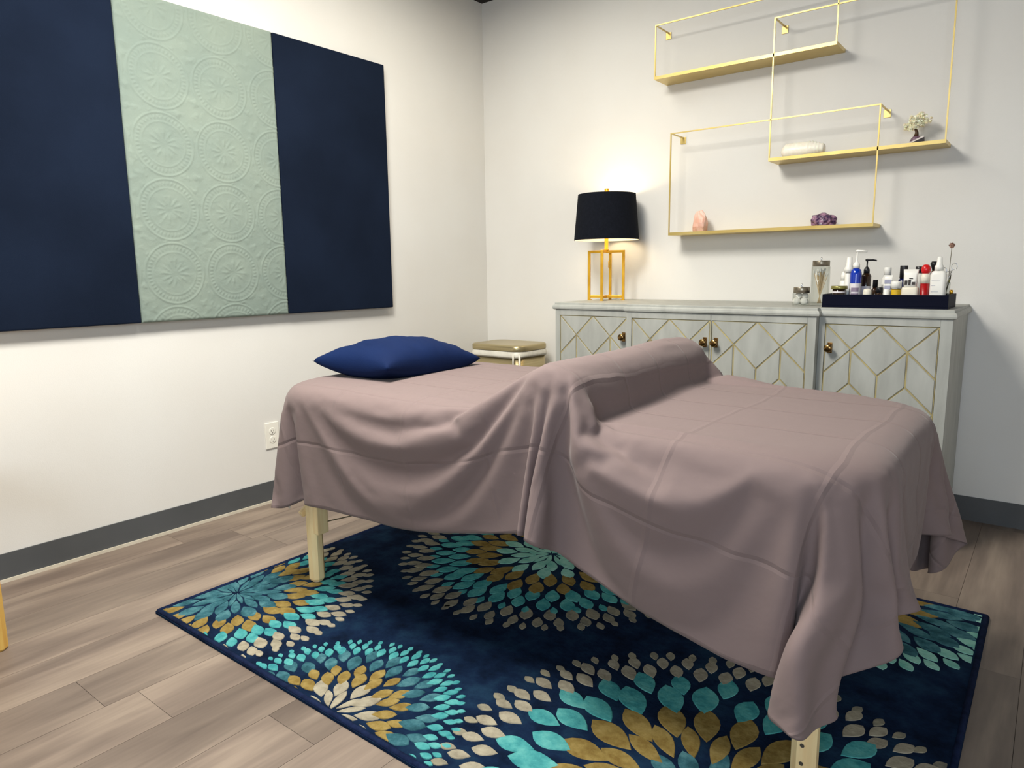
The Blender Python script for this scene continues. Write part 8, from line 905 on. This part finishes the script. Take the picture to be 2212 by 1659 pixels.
# ------------------------------------------------------------------ stones, shell, crystal tree
def rock(name, label, c, dims, m, seed, subdiv=3, amp=.3, taper=0, fac=True, cat='stone'):
    bm = bmesh.new(); bmesh.ops.create_icosphere(bm, subdivisions=subdiv, radius=1)
    cells_ = [Vector((random.Random(seed+k).uniform(-1, 1), random.Random(seed+k+50).uniform(-1, 1), random.Random(seed+k+99).uniform(-1, 1))).normalized() for k in range(16)]
    for v in bm.verts:
        d = v.co.normalized(); k = max(cells_, key=lambda q: q.dot(d)); s = min(1.15, .86/max(.55, k.dot(d)))
        s *= 1 + amp*.3*noise.noise(d*2.3 + Vector((seed, 0, 0)))
        p = d*s; tz = 1 - taper*(p.z+1)/2
        v.co = Vector((p.x*dims[0]*tz, p.y*dims[1]*tz, max(p.z, -.8)*dims[2]))
    zmin = min(v.co.z for v in bm.verts)
    for v in bm.verts: v.co.z -= zmin
    me = bpy.data.meshes.new(name); bm.to_mesh(me); bm.free(); me.materials.append(m)
    o = link(bpy.data.objects.new(name, me)); o.location = c; return tag(o, label, cat)
zs3 = S3[2]+.0036; zs2 = S2[2]+.0036
rock('rose_quartz', 'raw pink rose quartz chunk on the left of the lowest shelf', (1.413, -.078, zs3), (.046, .034, .066), M['rose'], 4, taper=.45)
rock('amethyst', 'dark purple amethyst cluster near the right of the lowest shelf', (1.975, -.078, zs3), (.050, .036, .038), M['amethyst'], 17, subdiv=4, amp=.8)
# shell
sh = B(); N = 30; rings = []
x0s, x1s = 1.788, 1.968
for i in range(N+1):
    u = i/N; x = x0s + (x1s-x0s)*u
    r = .036*min(1, (u*7+.05)**.5)*(1 if u < .62 else 1-.5*((u-.62)/.38)**1.3)
    if u > .58: r *= 1 + .13*math.cos((u-.58)*2*math.pi/.075)
    else: r *= 1 + .025*math.cos(u*60)
    rings.append([sh.bm.verts.new((x, -.082 + r*1.05*math.cos(2*math.pi*k/24), zs2 + .037 + r*.98*math.sin(2*math.pi*k/24))) for k in range(24)])
for p, c in zip(rings[:-1], rings[1:]):
    for k in range(24): sh.bm.faces.new((p[k], p[(k+1) % 24], c[(k+1) % 24], c[k])).smooth = True
sh.bm.faces.new(rings[0][::-1]); sh.bm.faces.new(rings[-1])
tag(sh.build('sea_shell', M['shell']), 'long white ribbed sea shell lying on the left of the middle shelf', 'shell')
# crystal tree
tr = thing('crystal_tree', 'small wire tree of cream crystal chips on a dark geode base', 'ornament', (2.310, -.075, zs2))
b = B(); rgs = []
prof = [(-.031, .0, .006), (-.028, 0, .012), (0, 0, .02), (.028, 0, .034), (.033, 0, .030)]
pl = [(-.034, -.018), (.034, -.018), (.030, .018), (-.030, .018)]
b.faces([(-.034, -.018, 0), (.034, -.018, 0), (.030, .018, 0), (-.030, .018, 0), (-.034, -.018, .010), (.031, -.018, .036), (.027, .016, .038), (-.030, .016, .016)],
        [(3, 2, 1, 0), (0, 1, 5, 4), (1, 2, 6, 5), (2, 3, 7, 6), (3, 0, 4, 7), (4, 5, 6, 7)])
gb = b.build('geode_base', M['geode'], tr)
b = B(); b.faces([(-.0345, -.0185, .009), (.031, -.0185, .035), (.027, .0165, .037), (-.0305, .0165, .015), (-.032, -.015, .015), (.027, -.014, .041), (.024, .013, .042), (-.028, .013, .020)],
                 [(0, 1, 5, 4), (1, 2, 6, 5), (2, 3, 7, 6), (3, 0, 4, 7), (4, 5, 6, 7), (3, 2, 1, 0)]); b.build('white_rim', M['geoderim'], gb)
b = B(); b.lathe([(.023, .0), (.018, .010), (.008, .020), (.004, .024)], (.0, 0, .026), n=10, sy=.6, smooth=False); b.build('crystal_mound', M['geodetop'], gb)
b = B(); b.path([(0, 0, .044), (.001, 0, .058), (-.004, 0, .072), (-.010, 0, .090), (-.014, 0, .104)], [.009, .006, .0045, .004, .0022], n=8)
g = random.Random(5); tips = []
for k in range(22):
    a = g.uniform(0, 6.28); el = g.uniform(-.3, 1.3); L = g.uniform(.02, .048); s0 = Vector((-.010, 0, .085)) if k % 2 else Vector((-.004, 0, .072))
    e = s0 + Vector((math.cos(a)*math.cos(el)*L*1.05, math.sin(a)*math.cos(el)*L*.6, math.sin(el)*L + .006)); tips.append((s0, e)); b.path([s0, (s0+e)/2 + Vector((0, 0, .004)), e], .0007, n=4)
b.build('wire_trunk', M['trunk'], tr)
b = B()
for s0, e in tips:
    for q in range(14):
        p = s0.lerp(e, g.uniform(.45, 1.12)) + Vector((g.uniform(-.009, .009), g.uniform(-.008, .008), g.uniform(-.008, .009))); s = g.uniform(.0038, .0068)
        Mx = Matrix.Translation(p) @ Matrix.Rotation(g.uniform(0, 3), 4, Vector((g.random(), g.random(), g.random()+.1)).normalized())
        b.box(-s, -s*.7, -s*.6, s, s*.7, s*.6, 0, M=Mx)
tag(b.build('crystal_chips', M['chips'], tr), kind='stuff')

# ------------------------------------------------------------------ waste bin
bx0, bx1, by0, by1 = .17, .54, -.38, -.09
bn = thing('waste_bin', 'champagne steel pedal bin with white liner showing, beside the sideboard', 'bin', (0, 0, 0))
b = B(); loft(b, [(rrect(bx0+.006+i, bx1-.006-i, by0+.006+i, by1-.006-i, .055, 8), z) for i, z in ((.004, .0), (.004, .02), (0, .022), (0, .612))]); b.build('body', M['steel'], bn)
b = B(); loft(b, [(rrect(bx0+i, bx1-i, by0+i, by1-i, .06-i*.3, 8), z) for i, z in ((.001, .6165), (0, .619), (0, .642), (.006, .648), (.02, .6495), (.05, .650))]); b.build('lid', M['steel'], bn)
b = B(); per = rrect(bx0+.004, bx1-.004, by0+.004, by1-.004, .056, 8); g = random.Random(3); rgs = []
n = len(per)
for k, z in enumerate((.614, .606, .598, .590, .598)):
    ring = []
    for i, (x, y) in enumerate(per):
        w = .5+.5*noise.noise(Vector((x*22, y*22, 3))); dz = -.022*w*(k/3 if k < 4 else .9); o = (.001, .007, .009, .006, .001)[k]*(.4+w)
        cx, cy = (bx0+bx1)/2, (by0+by1)/2; d = Vector((x-cx, y-cy)).normalized(); ring.append((x+d.x*o, y+d.y*o, z+dz))
    rgs.append([b.bm.verts.new(p) for p in ring])
for p, c in zip(rgs[:-1], rgs[1:]):
    for i in range(n): b.bm.faces.new((p[i], p[(i+1) % n], c[(i+1) % n], c[i])).smooth = True
b.path([(.505, -.392, .60), (.507, -.395, .56), (.505, -.393, .46)], .005, n=6); b.path([(.535, -.375, .60), (.539, -.378, .53), (.537, -.376, .47)], .006, n=6)
b.build('bin_liner', M['bag'], bn)
B().box(.30, by0-.012, .006, .41, by0+.012, .018, .003).build('pedal', M['steel'], bn)

# ------------------------------------------------------------------ tray and the bottles in it
tx0, tx1, ty0, ty1, tz = 2.086, 2.508, -.450, -.225, .8952
b = B(); b.box(tx0, ty0, tz, tx1, ty1, tz+.008); w = .008; hh = .050
b.box(tx0, ty0, tz+.008, tx1, ty0+w, tz+hh, .001); b.box(tx0, ty1-w, tz+.008, tx1, ty1, tz+hh, .001); b.box(tx0, ty0+w, tz+.008, tx0+w, ty1-w, tz+hh); b.box(tx1-w, ty0+w, tz+.008, tx1, ty1-w, tz+hh)
tag(b.build('tray', M['tray']), 'black-navy rectangular tray of bottles on the right of the sideboard', 'tray')
TZ = tz + .0083
def bottle(name, label, cat, x, y, parts, group='skin care bottles and jars in the tray'):
    t = thing(name, label, cat, (x, y, TZ), group=group)
    for nm, prof, m, kw in parts: B().lathe(prof, n=kw.get('n', 24), sx=kw.get('sx', 1), sy=kw.get('sy', 1)).build(nm, m, t)
    return t
def wrap(t, r, z0, z1, a0, a1, m, name='label', seg=12):
    """a printed label hugging the front of a round bottle"""
    b = B(); vs = []; fs = []
    for i in range(seg+1):
        a = a0 + (a1-a0)*i/seg; vs += [((r+.0006)*math.cos(a), (r+.0006)*math.sin(a), z0), ((r+.0006)*math.cos(a), (r+.0006)*math.sin(a), z1)]
    for i in range(seg): fs.append((2*i, 2*i+2, 2*i+3, 2*i+1))
    vs2 = [(x*.97, y*.97, z) for x, y, z in vs]; k = len(vs)
    b.faces(vs + vs2, fs + [tuple(k+q for q in f)[::-1] for f in fs]); return b.build(name, m, t)
FR = math.radians(-82); 
def fr(d): return FR - math.radians(d), FR + math.radians(d)
def pump(t, m, z, reach=.034, r=.012, h=.045, s=1):
    b = B(); b.lathe([(r, z), (r, z+.014), (r*.75, z+.02), (r*.33, z+.026), (.0028, z+.028), (.0028, z+h)], n=16)
    b.path([(-.006, 0, z+h+.002), (0, 0, z+h+.004), (reach*.6, -.002, z+h+.003), (reach, -.003, z+h+.0005)], [.0042, .0048, .0036, .0026], n=8); return b.build('pump', m, t)
t = bottle('spray_bottle', 'tall slim white spray bottle at the left of the tray', 'bottle', 2.151, -.335, [('body', [(.0125, 0), (.0135, .003), (.0135, .118), (.010, .124)], M['white'], {}), ('spray_cap', [(.017, .124), (.017, .140), (.011, .152), (.0095, .182), (.006, .184)], M['white'], {})])
t = bottle('pump_bottle', 'cobalt blue pump bottle with white pump and paper label', 'bottle', 2.184, -.365, [('body', [(.019, 0), (.0205, .004), (.0205, .118), (.017, .134), (.010, .140)], M['cobalt'], {})])
pump(t, M['white'], .140, .036, .0125, .062); wrap(t, .0205, .006, .082, *fr(85), M['label']); wrap(t, .0208, .050, .066, *fr(38), M['lilac'], 'label_print'); wrap(t, .0208, .026, .044, *fr(38), M['lilac'], 'label_print')
t = bottle('pump_bottle', 'dark brown pump bottle with black pump behind the blue one', 'bottle', 2.211, -.315, [('body', [(.017, 0), (.018, .004), (.018, .110), (.012, .120)], M['darkglass'], {})])
pump(t, M['black'], .120, .034, .011, .048); wrap(t, .018, .01, .070, *fr(80), M['label'])
t = bottle('jar', 'low jar with olive gold lid at the left end of the tray', 'jar', 2.133, -.395, [('body', [(.022, 0), (.024, .003), (.024, .058), (.022, .060)], M['darkglass'], {}), ('lid', [(.029, .060), (.030, .062), (.030, .071), (.028, .073)], M['goldlid'], {})]); wrap(t, .024, .046, .052, *fr(70), M['label'])
t = bottle('dropper_bottle', 'short white bottle standing on the left behind the gold lidded jar', 'bottle', 2.128, -.30, [('body', [(.016, 0), (.017, .003), (.017, .085), (.013, .092)], M['white'], {}), ('cap', [(.013, .092), (.0135, .112), (.009, .126), (.006, .128)], M['white'], {})])
t = bottle('vial', 'small dark amber bottle with black cap beside the brown pump bottle', 'bottle', 2.256, -.375, [('body', [(.011, 0), (.012, .003), (.012, .058), (.007, .066)], M['darkglass'], {}), ('cap', [(.009, .066), (.0085, .094), (.0095, .096)], M['black'], {})])
t = bottle('jar', 'small black lidded jar beside the amber bottle', 'jar', 2.277, -.405, [('body', [(.011, 0), (.012, .003), (.012, .046), (.011, .048)], M['darkglass'], {}), ('cap', [(.0125, .048), (.0125, .066), (.011, .068)], M['black'], {})])
t = bottle('jar', 'low white round jar in front of the brown pump bottle', 'jar', 2.238, -.415, [('body', [(.013, 0), (.015, .004), (.015, .052), (.013, .060), (.004, .063)], M['cream'], {})])
t = bottle('lotion_bottle', 'white shouldered bottle in the middle of the tray', 'bottle', 2.288, -.33, [('body', [(.018, 0), (.0195, .003), (.019, .098), (.012, .110)], M['white'], {}), ('cap', [(.0125, .110), (.0125, .140), (.0115, .142)], M['white'], {})])
def tube_(x, y, w, h, m, label, crimp, capm=None, caph=.03, group='skin care bottles and jars in the tray'):
    t = thing('squeeze_tube', label, 'tube', (x, y, TZ), group=group)
    b = B(); cap = B(); cap.lathe([(w*.42, 0), (w*.44, .002), (w*.44, caph-.002), (w*.40, caph)], n=20, sy=.8); cap.build('cap', capm or m, t)
    n = 24; rgs = []
    for k in range(9):
        u = k/8; zz = caph + (h-caph)*u; rx = w*.5*(.88+.12*u); ry = w*.40*(1-u)**.8 + .0012
        rgs.append([b.bm.verts.new((rx*math.cos(2*math.pi*i/n), ry*math.sin(2*math.pi*i/n), zz)) for i in range(n)])
    for p, c in zip(rgs[:-1], rgs[1:]):
        for i in range(n): b.bm.faces.new((p[i], p[(i+1) % n], c[(i+1) % n], c[i])).smooth = True
    b.bm.faces.new(rgs[0][::-1]); b.bm.faces.new(rgs[-1]); b.build('body', m, t)
    B().box(-w*.5, -.0018, h-.008, w*.5, .0018, h+.001, .0005).build('crimp', crimp, t); return t
t = tube_(2.304, -.40, .030, .112, M['white'], 'small white squeeze tube with grey-lilac print in mid tray', M['white'])
B().faces([(-.010, -.0105, .060), (.010, -.0105, .060), (.012, -.0060, .096), (-.012, -.0060, .096)], [(0, 1, 2, 3)]) if False else None
B().box(-.010, -.0100, .062, .010, -.0085, .074).build('label_print', M['greyink'], t); B().box(-.011, -.0080, .082, .011, -.0060, .097).build('label_print', M['greyink'], t)
t = bottle('bottle', 'navy blue bottle with tall black cap right of the tray centre', 'bottle', 2.345, -.345, [('body', [(.018, 0), (.0195, .004), (.0195, .080), (.016, .094), (.011, .100)], M['navyglass'], {}), ('cap', [(.0135, .100), (.0135, .146), (.0128, .148)], M['black'], {})])
t = bottle('jar', 'small yellow labelled jar with white lid at the tray front', 'jar', 2.334, -.412, [('body', [(.015, 0), (.0165, .003), (.0165, .062)], M['darkglass'], {}), ('lid', [(.0178, .064), (.0178, .088), (.0165, .090)], M['white'], {})]); wrap(t, .0165, .006, .060, *fr(80), M['yellow'])
t = bottle('box_carton', 'tiny white jar left of the yellow labelled jar', 'jar', 2.305, -.425, [('body', [(.010, 0), (.0105, .002), (.0105, .060), (.009, .062)], M['white'], {})])
t = thing('squeeze_tube', 'wide white tube with black print standing on its square cap', 'tube', (2.378, -.400, TZ), group='skin care bottles and jars in the tray')
loft_b = B(); loft(loft_b, [(rrect(-x, x, -y, y, min(x, y)*.6, 4), z) for x, y, z in ((.026, .017, 0), (.0285, .019, .003), (.0285, .019, .062), (.025, .016, .070))]); loft_b.build('cap', M['cream'], t)
loft_b = B(); loft(loft_b, [(rrect(-x, x, -y, y, y*.9, 4), z) for x, y, z in ((.0215, .0150, .070), (.0225, .0140, .085), (.0235, .0090, .115), (.0250, .0020, .134))]); loft_b.build('body', M['white'], t)
for q in ((-.017, -.0152, .078, -.008, -.0138, .094), (-.005, -.0152, .076, .003, -.0138, .096), (.006, -.0152, .078, .017, -.0138, .088), (-.003, -.0130, .099, .009, -.0118, .102)): B().box(*q).build('label_print', M['blackink'], t)
t = bottle('bottle', 'black capped bottle mostly hidden behind the wide white tube', 'bottle', 2.392, -.31, [('body', [(.014, 0), (.015, .003), (.015, .11), (.010, .12)], M['white'], {}), ('cap', [(.014, .12), (.014, .142), (.012, .144)], M['black'], {})])
t = bottle('nail_brush_bottle', 'red and cream bottle with round red ball cap', 'bottle', 2.424, -.395, [('body', [(.0135, 0), (.0148, .003), (.0148, .082)], M['redlow'], {}), ('collar', [(.0148, .0825), (.0148, .104), (.012, .118)], M['cream'], {}), ('ball_cap', [(.004, .114), (.011, .117), (.0150, .125), (.0158, .133), (.0140, .142), (.009, .149), (.003, .151)], M['red'], {})])
t = thing('toner_bottle', 'large clear bottle with white dropper cap and white label', 'bottle', (2.464, -.385, TZ), group='skin care bottles and jars in the tray')
loft_b = B(); loft(loft_b, [(rrect(-x, x, -y, y, y*.7, 5), z) for x, y, z in ((.025, .017, 0), (.0262, .018, .003), (.0262, .018, .112), (.022, .015, .124), (.012, .012, .128))]); loft_b.build('body', M['white'], t)
for z, x1_ in ((.052, .004), (.074, -.006), (.094, .008)): B().box(-.019, -.0186, z, x1_, -.0179, z+.0012).build('label_print', M['greyink'], t)
B().lathe([(.0145, .128), (.0145, .144), (.010, .150), (.0075, .176), (.005, .178)], n=20).build('cap', M['white'], t)
t = bottle('bottle', 'black knobbed cap showing left of the clear bottle top', 'bottle', 2.437, -.30, [('body', [(.010, 0), (.011, .003), (.011, .12), (.005, .13)], M['darkglass'], {}), ('cap', [(.006, .13), (.011, .146), (.013, .154), (.009, .162)], M['black'], {})])
# tool glass with rose, scissors, brush
t = bottle('drinking_glass', 'clear glass holding grooming tools at the right end of the tray', 'glass', 2.480, -.335, [('glass', [(.010, .002), (.015, .0022), (.0185, .085), (.0178, .085), (.0145, .006), (.0008, .005)], M['glass'], {})], None)
gx, gy = 2.480, -.335
t = thing('dried_rose', 'dried brown rose on a long stem standing in the tool glass', 'flower', (gx+.004, gy, TZ+.006))
B().path([(0, 0, 0), (.006, 0, .08), (.008, 0, .205)], .0011, n=6).build('stem', M['stem'], t)
b = B()
for ly_, (r, z) in enumerate(((.012, .209), (.010, .213), (.0065, .216))):
    for i in range(7-ly_):
        a = 2*math.pi*(i+.5*ly_)/(7-ly_); c = Vector((.008+r*.55*math.cos(a), r*.55*math.sin(a), z)); s = r*.7
        b.faces([c+Vector((-s*math.sin(a), s*math.cos(a), .003)), c+Vector((s*math.sin(a), -s*math.cos(a), .003)), c+Vector((s*.4*math.sin(a)-.4*s*math.cos(a), -s*.4*math.cos(a)-.4*s*math.sin(a), -.007)), c+Vector((-s*.4*math.sin(a)-.4*s*math.cos(a), s*.4*math.cos(a)-.4*s*math.sin(a), -.007)), c+Vector((s*.7*math.cos(a), s*.7*math.sin(a), .006))],
                [(0, 3, 2, 1), (0, 1, 4)], True)
b.lathe([(.002, .202), (.0075, .207), (.009, .213), (.006, .218), (.002, .219)], (.008, 0, 0), n=10); b.build('petals', M['dryrose'], t)
t = thing('scissors', 'slim metal scissors leaning in the tool glass with loop handles up', 'scissors', (gx, gy, TZ+.006))
b = B(); b.path([(-.006, -.004, .0), (.002, -.004, .05), (.012, -.004, .10), (.020, -.004, .124)], .0016, n=6); b.path([(.010, -.007, .0), (.006, -.007, .05), (-.004, -.007, .108), (.002, -.007, .116), (.016, -.007, .119)], .0016, n=6); b.build('blade', M['chrome'], t)
for c in ((.026, .136), (-.006, .120)):
    B().path([(c[0]+.009*math.cos(q*math.pi/8), -.005, c[1]+.0125*math.sin(q*math.pi/8)) for q in range(16)], .0013, n=6, closed=True).build('finger_loop', M['chrome'], t)
t = thing('brush', 'black handled brush with gold ferrule leaning in the tool glass', 'brush', (gx, gy, TZ+.006))
B().path([(-.004, .006, .0), (.010, .008, .075)], .0022, n=8).build('handle', M['black'], t); B().path([(.0102, .008, .0755), (.0125, .0085, .090)], [.003, .0034], n=8).build('ferrule', M['goldlid'], t)
B().path([(.0126, .0085, .0905), (.0150, .009, .108)], [.004, .0015], n=8).build('bristles', M['stem'], t)
t = thing('perfume_bottle', 'small gold capped bottle at the far right end of the tray', 'bottle', (2.494, -.262, TZ))
B().lathe([(.008, 0), (.009, .002), (.009, .030), (.005, .034)], n=16, ).build('body', M['glass'], t); B().lathe([(.006, .0345), (.0065, .05), (.005, .056)], n=14).build('cap', M['goldlamp'], t)

# jars beside the tray
def acrylic_jar(x, y, r, h, label, nm):
    t = thing(nm, label, 'jar', (x, y, tz))
    B().lathe([(r-.001, 0), (r, .002), (r, h), (r-.0022, h), (r-.0022, .004), (.001, .004)], n=32).build('glass_body', M['glass'], t)
    l = B().lathe([(r-.004, h+.0005), (r-.003, h+.002), (r-.003, h+.022), (r-.004, h+.024)], n=32).build('lid', M['lid'], t)
    B().lathe([(.004, h+.024), (.002, h+.027), (.0035, h+.032), (.002, h+.037)], n=12).build('lid_knob', M['chrome'], l)
    return t
acrylic_jar(2.037, -.30, .036, .157, 'tall clear jar of cotton swabs left of the tray', 'swab_jar')
g = random.Random(9)
t = thing('cotton_swabs', 'bundle of wooden cotton swabs fanned out inside the tall jar', 'cotton swabs', (2.037, -.30, tz+.0045))
for k in range(30):
    a = g.uniform(0, 6.28); rr = g.uniform(.006, .026); p0 = Vector((-.3*rr*math.cos(a), -.3*rr*math.sin(a), .004)); p1 = Vector((rr*math.cos(a), rr*math.sin(a), .125+g.uniform(-.012, .01)))
    s = B().tube(p0, p1, .0013, n=6).build('stick', M['stick'], t)
    d = (p1-p0).normalized(); B().path([p1, p1+d*.004, p1+d*.010, p1+d*.013], [.0016, .0026, .0024, .0008], n=8).build('cotton_tip', M['cotton'], s)
acrylic_jar(1.992, -.395, .034, .052, 'short clear jar of cotton balls at the front of the sideboard', 'cotton_jar')
for k, (dx, dy, dz, r) in enumerate(((-.0148, -.009, 0, .0152), (.0148, -.009, 0, .0152), (.0, .0155, 0, .0145), (-.010, .0, .0235, .0135), (.0135, .001, .0235, .0130))):
    bm = bmesh.new(); bmesh.ops.create_icosphere(bm, subdivisions=3, radius=r)
    for v in bm.verts: v.co *= 1 + .10*noise.noise(v.co*120 + Vector((k*9, 0, 0)))
    zm = min(v.co.z for v in bm.verts)
    me = bpy.data.meshes.new('cotton_ball'); bm.to_mesh(me); bm.free(); me.materials.append(M['cotton'])
    for p in me.polygons: p.use_smooth = True
    o = link(bpy.data.objects.new('cotton_ball', me)); o.location = (1.992+dx, -.395+dy, tz+.0045-zm+dz); tag(o, 'white cotton ball in the short jar, ' + ('bottom left', 'bottom right', 'bottom back', 'upper left', 'upper right')[k], 'cotton ball', 'cotton balls in the short jar')

# ------------------------------------------------------------------ stool at the left edge
st = thing('wooden_stool', 'wooden stool or table with yellow pine leg at the left edge', 'stool', (.262, -3.06, 0))
for dx, dy in ((.255, .245), (-.255, .245), (.255, -.245), (-.255, -.245)):
    b = B(); loft(b, [([(dx+k*math.cos(math.pi/8+math.pi*i/4), dy+k*math.sin(math.pi/8+math.pi*i/4)) for i in range(8)], z) for k, z in ((.022, 0), (.026, .006), (.027, .44))], smooth=False); b.build('leg', M['wood2'], st)
B().box(-.235, .232, .34, .235, .258, .40, .002).build('rail', M['wood2'], st); B().box(-.235, -.258, .34, .235, -.232, .40, .002).build('rail', M['wood2'], st)
b = B(); loft(b, [(rrect(-.30+i, .30-i, -.29+i, .29-i, .05, 6), z) for i, z in ((.01, .4405), (0, .45), (0, .462), (.008, .470))]); b.build('seat', M['wood2'], st)
